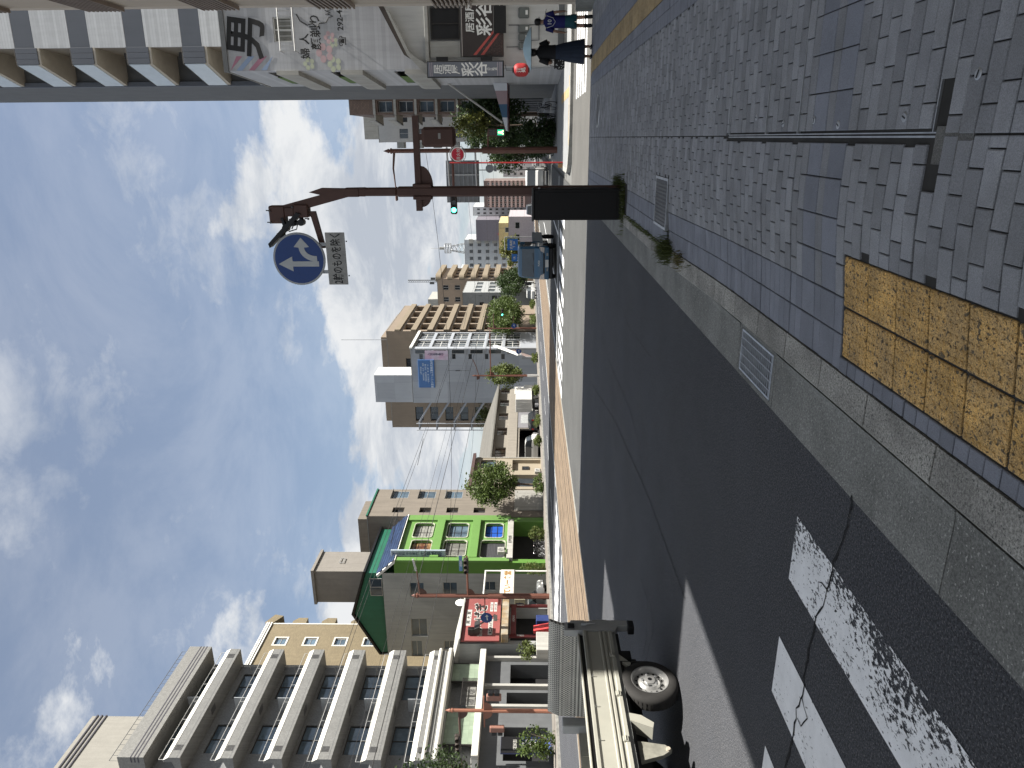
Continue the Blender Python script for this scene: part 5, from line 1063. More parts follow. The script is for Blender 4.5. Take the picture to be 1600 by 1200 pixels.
sp = thing('road_sign', 'white supplementary plate with black Japanese text below the round blue sign', 'sign', (-1.98, 12.40, 5.035))
b = MB(FS()); b.box(-.455, -.17, 0, .455, .17, .012, bev=.004); b.build('plate', mat('plate_weathered', (.34, .34, .325), .6, var=.25, scale=2.2, streak=.35), sp); lettering(sp, '2輪のものを除く', (0, -.0145, 0), .20, INK, 'S', bold=.014, sx=.60)
for x in (-.3, .3): b = MB(FS()); b.cyl((x, -.18, -.01), (x, -.20, -.01), .012, 6); b.build('bolt', IRON, sp)
# black control cabinet
cab = thing('control_cabinet', 'tall black control cabinet at the kerb in front of the near brown pole', 'cabinet', (-1.065, 12.22, .05))
CABM = mat('cabinet_black', (.010, .009, .009), .55, var=.2, scale=2, spec=.25); b = MB(); b.box(-.255, 0, .08, .255, .42, 1.54, bev=.012); b.build('body', CABM, cab)
b = MB(); b.box(-.27, -.02, 1.54, .27, .44, 1.575, bev=.008); b.build('lid', mat('cabinet_lid', (.05, .048, .046), .6), cab); b = MB(); b.box(-.235, -.008, .16, .20, .0, 1.46, bev=.003); b.build('door', CABM, cab); b = MB(); b.box(-.26, -.03, -.06, .26, .45, .08, bev=.01); b.build('plinth', CONC, cab)
b = MB(); b.box(.255, .12, .3, .268, .32, 1.3, bev=.003); b.build('side_panel', mat('cabinet_side', (.03, .028, .027), .6), cab); b = MB(); b.cyl((.256, .07, 1.45), (.275, .07, 1.45), .02, 8); b.build('lock', STEEL, cab)
# pole 2 and its fittings
P2 = thing('street_pole', 'far brown street pole with lamp arm and signal arm beyond the side street', 'pole', (-.63, 40, .1), group='brown street poles')
shaft(P2, 9.35, .17, .11, BRN, 4.0); b = MB(); b.tube([(0, 0, 8.75), (-.9, 0, 8.85), (-1.9, 0, 8.78)], [.07, .05, .03], 8); b.box(-2.6, -.13, 8.70, -1.85, .13, 8.82, bev=.04); b.build('lamp_arm', BRN_D, P2)
b = MB(); b.tube([(.3, 0, 5.62), (-2.3, 0, 5.62)], .07, 8); b.build('signal_arm', BRN, P2); b = MB(); b.tube([(.1, 0, 3.7), (.9, 0, 3.7)], .05, 6); b.build('side_arm', BRN, P2)
signal3('traffic_light', 'horizontal traffic light showing green on the far brown pole arm', (-3.32, 39.9, 5.72), SIGB, lit=0)
pd = thing('pedestrian_signal', 'pedestrian signal with a lit green walking figure before the dark trees', 'traffic light', (.27, 39.85, 2.85)); b = MB(FS()); b.box(-.2, 0, -.12, .2, .95, .12, bev=.05); b.build('housing', BRN_D, pd)
b = MB(FS()); b.box(-.14, .52, .122, .14, .86, .128); b.build('red_lens', LENS, pd); b = MB(FS()); b.box(-.14, .09, .122, .14, .43, .128); b.build('green_lens', mat('green_glow', (.01, .12, .08), .4, var=0, emit=((.02, .30, .16), 1.0)), pd)
b = MB(FS()); b.lathe([(0, .13), (.035, .13), (.035, .128)], (0, .36, 0), 'z', 10); b.prism([(-.03, .32, .129), (.035, .32, .129), (.03, .22, .129), (.10, .13, .129), (.07, .11, .129), (0, .18, .129), (-.07, .11, .129), (-.1, .13, .129), (-.035, .22, .129)], (0, 0, .003)); b.build('walking_figure', mat('figure_lit', (.8, .9, .4), .4, var=0, emit=((1.0, .9, .25), 2.2)), pd)
db = thing('direction_sign', 'grey ribbed back of a large direction sign hanging left of the far brown pole', 'sign', (-2.4, 43, 4.5))
b = MB(FS()); b.box(-1.18, 0, 0, 1.18, 1.92, .05); b.build('panel', mat('sign_back', (.20, .205, .21), .5, .4, var=.1), db)
for k in range(7): b = MB(FS()); b.box(-1.18, .1 + .26 * k, .05, 1.18, .16 + .26 * k, .10); b.build('rib', MIDG, db)
for x in (-.55, .35): b = MB(FS()); b.box(x, 0, .10, x + .07, 1.92, .16); b.build('stiffener', ALU, db)
for z in (.15, 1.75): b = MB(); b.tube([(-1.0, .1, z), (1.9, -.9, z)], .055, 8); b.build('support_tube', ALU, db)
hs = thing('hydrant_sign', 'round red fire hydrant sign on a thin red pole across the side street', 'sign', (-1.07, 33.5, .0)); RPO = mat('hydrant_red', (.30, .02, .022), .45, var=.08)
b = MB(); b.tube([(0, 0, 0), (0, 0, 1.5), (.02, 0, 5.2)], .033, 8); b.build('pole', RPO, hs); b = MB(FS((.38, -.03, 4.83))); b.lathe([(0, 0), (.31, 0), (.31, .02), (0, .02)], n=32); b.build('rim', WHITE, hs); b = MB(FS((.38, -.03, 4.83))); b.lathe([(0, .023), (.275, .023), (.275, .019)], n=32); b.build('face', mat('hydrant_face', (.36, .012, .03), .4, var=.05), hs)
lettering(hs, '消火栓', (.38, -.056, 4.80), .19, SGW, 'S', bold=.012); b = MB(); b.torus((.38, -.0, 4.83), .36, .018, 'y', 24, 5); b.tube([(.0, 0, 4.7), (.1, 0, 4.72)], .02, 5); b.build('hoop', GREY_D, hs)
b = MB(); b.box(-.22, -.02, .03, -.04, .02, .32, bev=.01); b.build('base_plate', mat('base_tan', (.32, .18, .08), .6), hs)
sb = thing('road_sign', 'small round grey sign back with plate on a thin pole beyond the far crossing', 'sign', (-2.25, 55, .1)); b = MB(); b.tube([(0, 0, 0), (0, 0, 6.4)], .04, 6); b.build('pole', GREY_D, sb); b = MB(FS((.1, -.05, 4.4))); b.lathe([(0, 0), (.3, 0), (.3, .02), (0, .02)], n=24); b.build('disc', MIDG, sb); b = MB(FS((.1, -.05, 3.98))); b.box(-.2, -.1, 0, .2, .1, .02); b.build('plate', MIDG, sb)
# poles on the far side
def far_pole(label, x, y, h, m, arms, r0=.16, r1=.12, zs=4.4):
    p = thing('street_pole', label, 'pole', (x, y, .12), group='brown street poles'); shaft(p, h, r0, r1, m, zs)
    for i, (z, x1, r_, nm) in enumerate(arms): b = MB(); b.tube([(0, 0, z), (x1, 0, z + (.15 if nm == 'lamp_arm' else 0))], [r_, r_ * .7], 7); gusset(b, .1 * (1 if x1 > 0 else -1), .6 * (1 if x1 > 0 else -1), z, .5); b.build(nm, m if i else BRN_D, p)
    return p
L1 = far_pole('lit brown street pole with signal arm in front of the pink-red restaurant', -31.1, 43.2, 9.95, mat('brown_pole_lit', (.125, .050, .034), .55, var=.12, scale=3, streak=.15), [(9.3, 2.2, .07, 'lamp_arm'), (5.85, 3.3, .09, 'signal_arm')], .20, .15)
b = MB(); b.prism([(2.1, -.1, 9.42), (3.0, -.1, 9.62), (3.0, -.1, 9.72), (2.1, -.1, 9.55)], (0, .2, 0)); b.build('lamp_head', ALU, L1)
signal3('traffic_light', 'dark horizontal traffic light before the green building, on the lit brown pole arm', (-28.45, 43.05, 6.02), SIGB)
pn = thing('street_name_plate', 'small blue street name plate above the dark traffic light', 'sign', (-28.3, 43.05, 6.40)); b = MB(FS()); b.box(-.62, -.12, 0, .62, .12, .02); b.build('plate', mat('nameplate_blue', (.10, .20, .36), .5), pn); lettering(pn, '土橋町', (0, -.026, 0), .18, WHITE, 'S')
rs = thing('road_sign', 'small round blue road sign in front of the pink-red restaurant board', 'sign', (-32.9, 43.1, 4.66)); b = MB(FS()); b.lathe([(0, 0), (.43, 0), (.43, .02), (0, .02)], n=32); b.build('disc', SBLUE, rs); b = MB(FS()); b.prism([(-.2, -.1, .022), (.1, -.06, .022), (.1, -.16, .022), (.28, -.02, .022), (.1, .12, .022), (.1, .02, .022), (-.2, -.02, .022)], (0, 0, .002)); b.build('arrow', SARR, rs)
b = MB(FS()); b.box(-.26, -.78, 0, .26, -.5, .02); b.build('plate', WHITE_D, rs); b = MB(); b.tube([(1.7, .05, .1), (.1, .05, .1), (.1, .05, -.6)], .04, 6); b.build('bracket', BRN_D, rs)
L2 = far_pole('salmon-coloured pole with two pedestrian signals in front of the grey apartment block', -31.5, 32.8, 6.4, SALM, [(5.55, -2.2, .08, 'signal_arm'), (4.1, 1.05, .06, 'side_arm'), (4.1, -1.2, .06, 'side_arm')], .12, .10, 3.6)
for i, (x, z, lb_) in enumerate(((-30.42, 3.2, 'salmon pedestrian signal right of the salmon pole'), (-32.72, 3.05, 'salmon pedestrian signal left of the salmon pole'))):
    q = thing('pedestrian_signal', lb_, 'traffic light', (x, 32.7, z)); b = MB(FS()); b.box(-.2, 0, -.12, .2, .85, .14, bev=.04); b.build('housing', mat('salmon_dark', (.24, .12, .09), .6), q)
    for zz in (.1, .48): b = MB(FW((-.2, 0, 0)) if i else FE((.2, 0, 0))); b.box(-.14, zz, 0, .14, zz + .28, .22, bev=.02); b.build('visor', BLACK, q)
signal3('traffic_light', 'dark traffic light at the left picture edge, before the pale green panels', (-33.75, 32.65, 5.80), SIGB)
L3 = far_pole('brown street pole with raised arm beside the white box truck', -31.1, 93.2, 9.3, MATS['brown_pole_lit'], [(8.6, -.01, .05, 'lamp_arm'), (6.65, 6.5, .09, 'signal_arm')]); b = MB(); b.tube([(0, 0, 8.3), (1.2, 0, 8.6), (2.4, 0, 9.1)], .06, 6); b.build('lamp_arm', BRN_D, L3); b = MB(); b.lathe([(.2, 0), (.2, 1.6)], n=8); b.build('sleeve', ALU, L3)
L4 = far_pole('distant brown street pole in front of the bushy street tree', -31.1, 119, 8.5, MATS['brown_pole_lit'], [(7.4, 2.6, .08, 'signal_arm')]); signal3('traffic_light', 'tiny distant traffic light showing green before the bushy street tree', (-28.2, 118.8, 6.0), SIGB, lit=0)
rs2 = dup(rs, None, 'tiny round blue road sign beside the distant brown street pole', (-30.4, 118, 4.0)); rs3 = dup(rs, None, 'lower tiny round blue road sign near the distant brown street pole', (-32.6, 110, 3.1))
ov = thing('direction_sign', 'blue overhead direction sign above the avenue behind the blue truck', 'sign', (-16.9, 120, 3.3)); b = MB(FS()); b.box(-.95, 0, 0, .95, 1.75, .08); b.build('panel', mat('dir_blue', (.012, .10, .33), .5, var=.05), ov); lettering(ov, '広島駅\n↑ 54', (0, -.09, .9), .5, SGW, 'S'); b = MB(); b.tube([(1.2, .2, -3.2), (1.2, .2, 2.2), (-.9, .2, 2.2)], .09, 7); b.build('post', MIDG, ov)
ov2 = thing('direction_sign', 'smaller blue direction sign left of the overhead one', 'sign', (-19.1, 120, 3.4)); b = MB(FS()); b.box(-.62, 0, 0, .62, .95, .08); b.build('panel', MATS['dir_blue'], ov2); lettering(ov2, '1R', (0, -.09, .48), .5, SGW, 'S'); b = MB(); b.tube([(0, .1, -3.3), (0, .1, .9)], .05, 6); b.build('post', MIDG, ov2)
# overhead tram wires
WIRE = mat('wire', (.03, .03, .03), .6, var=0)
for i, (x, z) in enumerate(((-14.07, 5.35), (-17.49, 5.35), (-13.5, 6.6), (-18.1, 6.6), (-14.9, 7.0), (-20.4, 7.6))):
    t = thing('overhead_wire', ('tram contact wire over the nearer track', 'tram contact wire over the farther track', 'feeder wire above the nearer track', 'feeder wire above the farther track', 'thin upper cable over the tram bed', 'outermost cable on the far side of the tram bed')[i], 'cable', (x, 0, z), group='wires over the tram bed'); b = MB()
    P = []
    for k in range(25): y = -6 + 13 * k; P.append((0, y, .22 * abs(math.sin(k * .9)) * (1 if i > 1 else .15)))
    b.tube(P, .008 + .004 * (i < 2), 5); b.build('cable', WIRE, t)
for i, (y, z, x0, x1) in enumerate(((43.2, 7.1, -31.1, -.63), (93.2, 7.2, -31.1, -.6), (119, 7.2, -31.1, 0), (66, 7.0, -31.5, -.5))):
    t = thing('span_wire', ('span wire from the lit brown pole across the avenue', 'span wire across the avenue beside the white box truck', 'far span wire across the avenue near the bushy tree', 'span wire across the avenue before the low cream building')[i], 'cable', (0, y, 0), group='span wires across the avenue'); b = MB(); b.tube([(lerp(x0, x1, k / 12), 0, z + .9 * abs(k / 6 - 1) ** 2 - .4) for k in range(13)], .012, 5); b.build('cable', WIRE, t)
    b = MB()
    for x in (-14.07, -17.49): b.tube([(x, 0, 6.8), (x, 0, 5.4)], .012, 5); b.box(x - .03, -.03, 6.0, x + .03, .03, 6.3)
    b.build('insulator', GREY_D, t)
for i, (y, ) in enumerate(((24,), (31,), (38,), (50,), (57,), (72,))):
    t = thing('wire_spacer', ('nearest', 'second', 'third', 'fourth', 'fifth', 'farthest')[i] + ' short spacer rod joining two cables over the tram bed', 'cable', (-13.8, y, 6.55), group='spacers on the tram wires'); b = MB(); b.tube([(.3, 0, .1), (-1.1, 0, .45)], .012, 5); b.build('rod', WIRE, t)
# ------------------------------------------------------------------ near white flatbed truck
TWHT = mat('truck_white', (.33, .325, .28), .35, var=.05, scale=3, spec=.5, streak=.06); TGRY = mat('truck_grey', (.34, .345, .34), .5, .1, var=.12, scale=4); RUB = mat('rubber', (.022, .021, .020), .85, var=.2, scale=8); RIM = mat('steel_rim', (.50, .50, .49), .38, .7, var=.1)
def chequer(name, c1, c2):
    m = mat(name, c1, .55, .05, var=.2, scale=3); nt = m.node_tree; p = next(n for n in nt.nodes if n.type == 'BSDF_PRINCIPLED'); tc = nt.nodes.new('ShaderNodeTexCoord')
    src = p.inputs['Base Color'].links[0].from_socket; hs_ = []
    mp = nt.nodes.new('ShaderNodeMapping'); mp.inputs['Rotation'].default_value = (rad(90), rad(45), 0); mp.inputs['Scale'].default_value = (1, 1, 1); nt.links.new(tc.outputs['Object'], mp.inputs[0])
    ck = nt.nodes.new('ShaderNodeTexChecker'); ck.inputs['Scale'].default_value = 42; nt.links.new(mp.outputs[0], ck.inputs[0]); mx = nt.nodes.new('ShaderNodeMix'); mx.data_type = 'RGBA'
    nt.links.new(ck.outputs['Fac'], mx.inputs['Factor']); nt.links.new(src, mx.inputs['A']); mx.inputs['B'].default_value = (*c2, 1); nt.links.new(mx.outputs['Result'], p.inputs['Base Color'])
    bp = nt.nodes.new('ShaderNodeBump'); bp.inputs['Strength'].default_value = .6; bp.inputs['Distance'].default_value = .004; bp.invert = True; nt.links.new(ck.outputs['Fac'], bp.inputs['Height']); nt.links.new(bp.outputs[0], p.inputs['Normal']); return m
CHQ = chequer('chequer_plate', (.55, .53, .475), (.15, .145, .13))
TK = thing('flatbed_truck', 'white flatbed truck with chequer-plate tail lift at the left edge of the near lane', 'truck', (-5.75, 7.42, 0))
LG = 3.6
b = MB(); prof = [(.0, .665), (.0, .70), (-.012, .712), (-.012, .742), (.004, .75), (.004, .772), (-.012, .78), (-.012, .79), (.004, .798), (.004, .815), (-.008, .822), (-.008, .955), (.012, .985), (.012, 1.015), (-.03, 1.02), (-.03, .70), (-.03, .665)]
b.prism([(x, -.13, z) for x, z in prof], (0, -LG, 0)); sgate = b.build('side_gate', TWHT, TK)
b = MB(); b.box(-.115, -LG - .1, 1.058, -.05, -.1, 1.082, bev=.006); b.build('top_rail', TWHT, TK); b = MB(); b.box(-.10, -LG, .93, -.068, -.13, 1.056); b.build('rail_shade', BLACK, TK)  # black strip stands in for the shade under the overhanging top rail
for k in range(6):
    y_ = -.55 - .62 * k; b = MB(); b.box(-.005, y_ - .035, .675, .016, y_ + .035, .735, bev=.006); b.tube([(.018, y_ - .03, .705), (.018, y_ + .03, .705)], .008, 6); b.build('hinge', TWHT, TK)
for k in range(7): b = MB(); b.box(-.062, -.45 - .45 * k, .955, .02, -.46 - .45 * k, .965); b.build('hook', STEEL, TK)
b = MB(); b.prism([(.002, -.12, 1.24), (.002, .03, 1.24), (.02, .03, 1.05), (.02, .06, .60), (.02, .05, .44), (.02, -.04, .40), (.02, -.05, .58), (.01, -.12, .62)], (-.09, 0, 0)); post = b.build('rear_post', TGRY, TK)
b = MB(); b.box(.0, -.09, 1.12, .035, -.02, 1.2, bev=.006); b.build('rear_lamp', BLACK, TK); b = MB(); b.tube([(.03, -.03, 1.03), (.04, -.04, .96), (.035, -.02, .86)], .01, 6); b.tube([(.03, -.05, 1.03), (.04, -.06, .97)], .008, 6); b.build('latch', STEEL, post)
b = MB(); b.box(-.08, .03, .98, -.01, .1, 1.16, bev=.01); b.box(-.06, .05, .70, .0, .10, .9, bev=.01); b.build('lift_arm', TGRY, TK); b = MB(); b.box(-.08, -.10, .38, .03, .05, .46, bev=.01); b.build('bumper_end', BLACK, TK)
# tail-lift platform folded up, bed, far gate
b = MB(); b.prism([(.0, -.04, .93), (.0, -.02, 1.29), (.0, .06, 1.43), (.0, .11, 1.43), (.0, .03, 1.28), (.0, .0, .93)], (-1.43, 0, 0)); b.build('tail_lift', CHQ, TK)
b = MB(); b.box(-1.60, -LG, .62, -.03, -.06, .665); b.build('bed_floor', mat('bed_floor', (.30, .31, .30), .6, .2, var=.15, scale=4), TK)
b = MB(); b.box(-1.66, -LG, .665, -1.62, -.1, 1.03, bev=.006); fg = b.build('side_gate', TWHT, TK)
for k in range(5): b = MB(); b.box(-1.62, -.5 - .7 * k, .68, -1.60, -.43 - .7 * k, 1.0); b.build('gate_rib', TWHT, fg)
b = MB(); b.box(-1.64, -.12, .60, -1.5, .04, 1.24, bev=.01); b.build('rear_post', TGRY, TK)
# underside and wheels
b = MB(); b.box(-1.25, -LG, .40, -1.1, .0, .60); b.box(-.55, -LG, .40, -.40, .0, .60); b.box(-1.5, -LG + .4, .58, -.06, -.1, .62); b.box(-1.3, -.5, .35, -.4, -.15, .6); b.build('chassis', BLACK, TK)
def truck_wheel(par, x, y, out=1):
    w = MB(); Rw, tw = .325, .165; xo, xi = x, x - out * tw
    prof = [(.205, 0.0), (.225, .012), (.29, .006), (.318, -.018), (Rw, -.04), (Rw, -tw + .04), (.318, -tw + .018), (.29, -tw - .006), (.225, -tw), (.205, -tw)]
    w.lathe([(r_, out * h) for r_, h in prof], (xo, y, .325), 'x', 40); ty = w.build('wheel', RUB, par, smooth=40)
    t_ = MB()
    for k in range(44):
        a = 2 * math.pi * k / 44
        for h0, h1 in ((.035, .075), (.09, .13)):
            pts_ = []
            for da, hh in ((-.03, h0), (.03, h0 + .008), (.03, h1 + .008), (-.03, h1)): pts_.append((xo - out * hh, y + (Rw + .004) * math.cos(a + da), .325 + (Rw + .004) * math.sin(a + da)))
            t_.add(pts_, [(0, 1, 2, 3)])
    stuff(t_.build('tread', RUB, ty, fix=False))
    w = MB(); w.lathe([(.205, out * 0.0), (.21, out * .008), (.198, out * .004), (.19, -out * .03), (.175, -out * .055), (.12, -out * .045), (.10, -out * .015), (.062, -out * .010), (.06, out * .004), (.035, out * .008), (.0, out * .008)], (xo, y, .325), 'x', 40); rm = w.build('rim', RIM, ty, smooth=35)
    for k in range(14):
        a = 2 * math.pi * k / 14; w = MB(); c = (xo - out * .046, y + .147 * math.cos(a), .325 + .147 * math.sin(a)); w.cyl((c[0] - out * .0, c[1], c[2]), (c[0] + out * .002, c[1], c[2]), .0135, 10); w.build('vent_hole', BLACK, rm)
    for k in range(5):
        a = 2 * math.pi * k / 5 + .3; w = MB(); cy_, cz = y + .082 * math.cos(a), .325 + .082 * math.sin(a); w.cyl((xo - out * .012, cy_, cz), (xo + out * .012, cy_, cz), .012, 6); w.build('wheel_nut', STEEL, rm)
    w = MB(); w.cyl((xo + out * .006, y, .325), (xo + out * .012, y, .325), .022, 12); w.build('hub', BLACK, rm)
truck_wheel(TK, -.02, -.93); truck_wheel(TK, -1.62, -.93, -1)
b = MB(); b.box(-.20, -.645, .30, -.02, -.63, .62); b.build('mud_flap', RUB, TK)
b = MB(); b.prism([(-.02, -.52, .62), (-.02, -.62, .62), (-.02, -.72, .52), (-.02, -.66, .50)], (-.16, 0, 0)); b.build('mudguard', TWHT, TK); b = MB(); b.prism([(-.02, -1.42, .62), (-.02, -1.52, .62), (-.02, -1.62, .40), (-.02, -1.55, .38), (-.02, -1.45, .5)], (-.16, 0, 0)); b.build('mudguard', TWHT, TK)
b = MB(); b.prism([(-.09, -1.72, .60), (-.09, -1.98, .60), (-.09, -1.90, .34), (-.09, -1.83, .24), (-.09, -1.77, .30)], (-.05, 0, 0)); b.build('tank_bracket', mat('bracket_cream', (.20, .195, .165), .6, var=.3, scale=9), TK); b = MB(); b.box(-.6, -2.9, .28, -.16, -2.1, .56, bev=.04); b.build('fuel_tank', BLACK, TK); b = MB(); b.cyl((-.09, -1.83, .28), (-.07, -1.83, .28), .022, 10); b.build('side_marker', mat('marker_clear', (.45, .40, .32), .25), TK)
b = MB(); b.box(-1.64, -LG - 1.7, .45, -.02, -LG - .15, 1.95, bev=.08); b.build('cab', TWHT, TK); truck_wheel(TK, -.04, -LG - 1.0); truck_wheel(TK, -1.6, -LG - 1.0, -1)

# ------------------------------------------------------------------ oncoming blue truck
BLU = mat('truck_blue', (.020, .078, .145), .3, var=.06, scale=2, spec=.6, coat=.4); BLU2 = mat('truck_blue_trim', (.028, .085, .15), .35, var=.05)
FT = thing('cab_over_truck', 'dark blue cab-over truck waiting at the far crossing, facing the viewer', 'truck', (-7.02, 42.0, 0)); W2 = .98
b = MB(); rings = []
for z, w_, y_ in ((.52, W2, .02), (.9, W2, 0), (1.22, W2, .02), (1.28, W2 - .01, .05), (2.05, W2 - .07, .30), (2.2, W2 - .12, .45), (2.27, W2 - .25, .6)):
    rings.append([(-w_, y_ + .12, z), (-w_ + .12, y_, z), (w_ - .12, y_, z), (w_, y_ + .12, z), (w_, 1.72, z), (-w_, 1.72, z)])
b.loft(rings); b.build('cab', BLU, FT, smooth=30)
b = MB(); b.add([(-.85, .045, 1.30), (.85, .045, 1.30), (.80, .275, 2.02), (-.80, .275, 2.02), (-.85, .075, 1.30), (.85, .075, 1.30), (.80, .305, 2.02), (-.80, .305, 2.02)], [(0, 1, 2, 3), (4, 7, 6, 5), (0, 4, 5, 1), (1, 5, 6, 2), (2, 6, 7, 3), (3, 7, 4, 0)]); b.build('windscreen', mat('windscreen', (.03, .045, .055), .08, spec=.9, var=.2), FT)
for s_ in (-1, 1):
    b = MB(); b.add([(s_ * (W2 - .01), .30, 1.32), (s_ * (W2 - .01), 1.3, 1.32), (s_ * (W2 - .062), 1.3, 1.95), (s_ * (W2 - .062), .50, 1.95), (s_ * (W2 + .004), .30, 1.32), (s_ * (W2 + .004), 1.3, 1.32), (s_ * (W2 - .05), 1.3, 1.95), (s_ * (W2 - .05), .50, 1.95)], [(0, 1, 2, 3), (4, 5, 6, 7), (0, 1, 5, 4), (1, 2, 6, 5), (2, 3, 7, 6), (3, 0, 4, 7)]); b.build('side_window', MATS['windscreen'], FT)
    b = MB(FS()); b.prism([(s_ * .62, .72, .0), (s_ * .93, .70, -.05), (s_ * .96, 1.0, -.06), (s_ * .72, .92, .0)], (0, 0, .05)); b.build('headlight', mat('headlamp', (.52, .47, .43), .15, spec=.9, var=.2, scale=6), FT)
    b = MB(); b.tube([(s_ * .95, .05, 1.9), (s_ * 1.18, -.12, 1.85), (s_ * 1.18, -.12, 1.2)], .018, 6); b.box(s_ * 1.18 - .10, -.16, 1.45, s_ * 1.18 + .10, -.10, 1.85, bev=.02); b.build('mirror', BLACK, FT)
    b = MB(); b.lathe([(.0, 0), (.20, 0), (.36, .02), (.38, .06), (.38, .2), (.3, .22)], (s_ * .92 - .1, .75, .38), 'x', 24); b.build('wheel', RUB, FT)
b = MB(FS()); b.box(-.95, .42, .02, .95, .66, .10, bev=.03); b.build('bumper', BLU2, FT); b = MB(FS()); b.box(-.6, .68, .0, .6, .76, .015); b.build('grille', BLACK, FT); b = MB(FS()); b.box(-.9, .2, -.1, .9, .42, .06, bev=.03); b.build('lower_bumper', BLACK, FT)
b = MB(FS()); b.box(-.22, .46, .10, .22, .64, .115); b.build('number_plate', WHITE, FT); lettering(FT, 'FUSO', (0, -.012, 1.02), .14, WHITE, 'S', bold=.02)
b = MB(); b.tube([(-.6, .06, 1.33), (-.1, .035, 1.38)], .012, 5); b.tube([(.1, .06, 1.33), (.6, .035, 1.38)], .012, 5); b.build('wiper', BLACK, FT)
for x in (-.4, .5): b = MB(FS()); b.box(x - .05, .48, .1, x + .12, .58, .105); b.build('fog_lamp', mat('fog_lamp', (.25, .25, .24), .2), FT)
b = MB(); b.box(-1.0, 1.85, .75, 1.0, 6.5, .95); b.box(-1.0, 1.85, .95, 1.0, 1.95, 2.15); b.box(-1.02, 1.95, .95, -.96, 6.5, 1.4); b.box(.96, 1.95, .95, 1.02, 6.5, 1.4); b.build('flatbed', BLU2, FT); b = MB(); b.box(-.5, 1.2, .35, .5, 6.2, .75); b.build('chassis', BLACK, FT)
for s_ in (-1, 1): b = MB(); b.lathe([(.0, 0), (.2, 0), (.36, .02), (.38, .06), (.38, .2), (.3, .22)], (s_ * .92 - .1, 4.8, .38), 'x', 24); b.build('wheel', RUB, FT)

# ------------------------------------------------------------------ parked and distant cars
CG = mat('car_glass', (.02, .024, .028), .08, spec=.9, var=.1); LAMP = mat('car_lamp', (.6, .6, .58), .2, var=.1); TAIL = mat('tail_lamp', (.30, .012, .012), .3, var=.05)
def car(label, loc, rotz, paint, kind='hatch', group='parked cars'):
    C = thing('parked_car', label, 'car' if kind != 'van' else 'van', loc, rotz, group)
    if kind == 'van': L, w, S = 3.9, .80, [(-1.95, .35, 1.0, 1.02, .76), (-1.9, .3, 1.05, 1.75, .78), (-1.5, .28, 1.05, 1.86, .80), (1.1, .28, 1.05, 1.86, .80), (1.55, .28, 1.02, 1.72, .80), (1.82, .3, .98, 1.05, .78), (1.95, .38, .80, .85, .72)]
    elif kind == 'suv': L, w, S = 4.2, .86, [(-2.05, .4, .95, 1.0, .78), (-1.95, .3, 1.0, 1.25, .84), (-1.55, .28, 1.0, 1.62, .86), (.3, .28, .98, 1.66, .86), (.75, .28, .98, 1.58, .86), (1.2, .28, .98, 1.02, .86), (1.95, .3, .88, .9, .84), (2.08, .4, .72, .74, .76)]
    else: L, w, S = 3.8, .83, [(-1.88, .4, .85, .9, .74), (-1.8, .3, .92, 1.15, .80), (-1.35, .27, .94, 1.46, .82), (.1, .27, .92, 1.50, .83), (.5, .27, .92, 1.44, .83), (1.05, .28, .92, .96, .83), (1.7, .3, .80, .82, .80), (1.88, .4, .64, .66, .72)]
    b = MB(); n = 8; rings = []
    for x, sl_, be, ro_, hw in S:
        top = hw * (.82 if ro_ - be > .3 else .95); rings.append([(-hw * .96, x, sl_), (-hw, x, (sl_ + be) / 2), (-hw * .985, x, be), (-top, x, ro_ - .03), (-top * .8, x, ro_), (top * .8, x, ro_), (top, x, ro_ - .03), (hw * .985, x, be), (hw, x, (sl_ + be) / 2), (hw * .96, x, sl_)])
    n = 10; b.v = [p for r_ in rings for p in r_]
    for k in range(len(rings) - 1):
        g0, g1 = S[k][3] - S[k][2], S[k + 1][3] - S[k + 1][2]
        for i in range(n):
            j = (i + 1) % n; gl = (i in (2, 6) and max(g0, g1) > .3) or (i in (3, 4, 5) and abs(g0 - g1) > .22); b.f.append([k * n + i, k * n + j, (k + 1) * n + j, (k + 1) * n + i]); b.m.append(1 if gl else 0)
    b.f += [list(range(n))[::-1], list(range((len(rings) - 1) * n, len(rings) * n))]; b.m += [0, 0]; b.build('body', [paint, CG], C, smooth=32)
    for sx_ in (-1, 1):
        for yy in (-L * .31, L * .32):
            q = MB(); q.lathe([(.0, 0), (.17, 0), (.19, .012), (.29, .01), (.30, .03), (.30, .16), (.2, .17)], (sx_ * (w + .0) - (.0 if sx_ < 0 else .17) - (0 if sx_ > 0 else .0), yy, .30), 'x', 20); wq = q.build('wheel', RUB, C); q = MB(); q.cyl((sx_ * (w + .012), yy, .30), (sx_ * (w - .03), yy, .30), .17, 14); q.build('rim', RIM, wq)
        q = MB(); q.box(sx_ * w * .62 - .14, L * .485, .62 if kind != 'van' else .7, sx_ * w * .62 + .14, L * .497, .76 if kind != 'van' else .86, bev=.01); q.build('headlight', LAMP, C)
        q = MB(); q.box(sx_ * w * .78 - .08, -L * .503, .7, sx_ * w * .78 + .08, -L * .49, .98, bev=.01); q.build('tail_light', TAIL, C)
        q = MB(); q.box(sx_ * (w + .10) - .06, L * .2, .94, sx_ * (w + .10) + .06, L * .2 + .1, 1.06, bev=.02); q.build('mirror', BLACK, C)
    q = MB(); q.box(-.2, L * .5 + .005, .40, .2, L * .5 + .02, .52); q.build('number_plate', WHITE, C); q = MB(); q.box(-w * .8, L * .487, .30, w * .8, L * .5, .40); q.build('grille', BLACK, C)
    return C
SILV = mat('car_silver', (.26, .265, .27), .3, .4, var=.04); WHC = mat('car_white', (.48, .48, .47), .3, var=.03, coat=.4); DKC = mat('car_black', (.02, .022, .026), .25, var=.05, coat=.4)
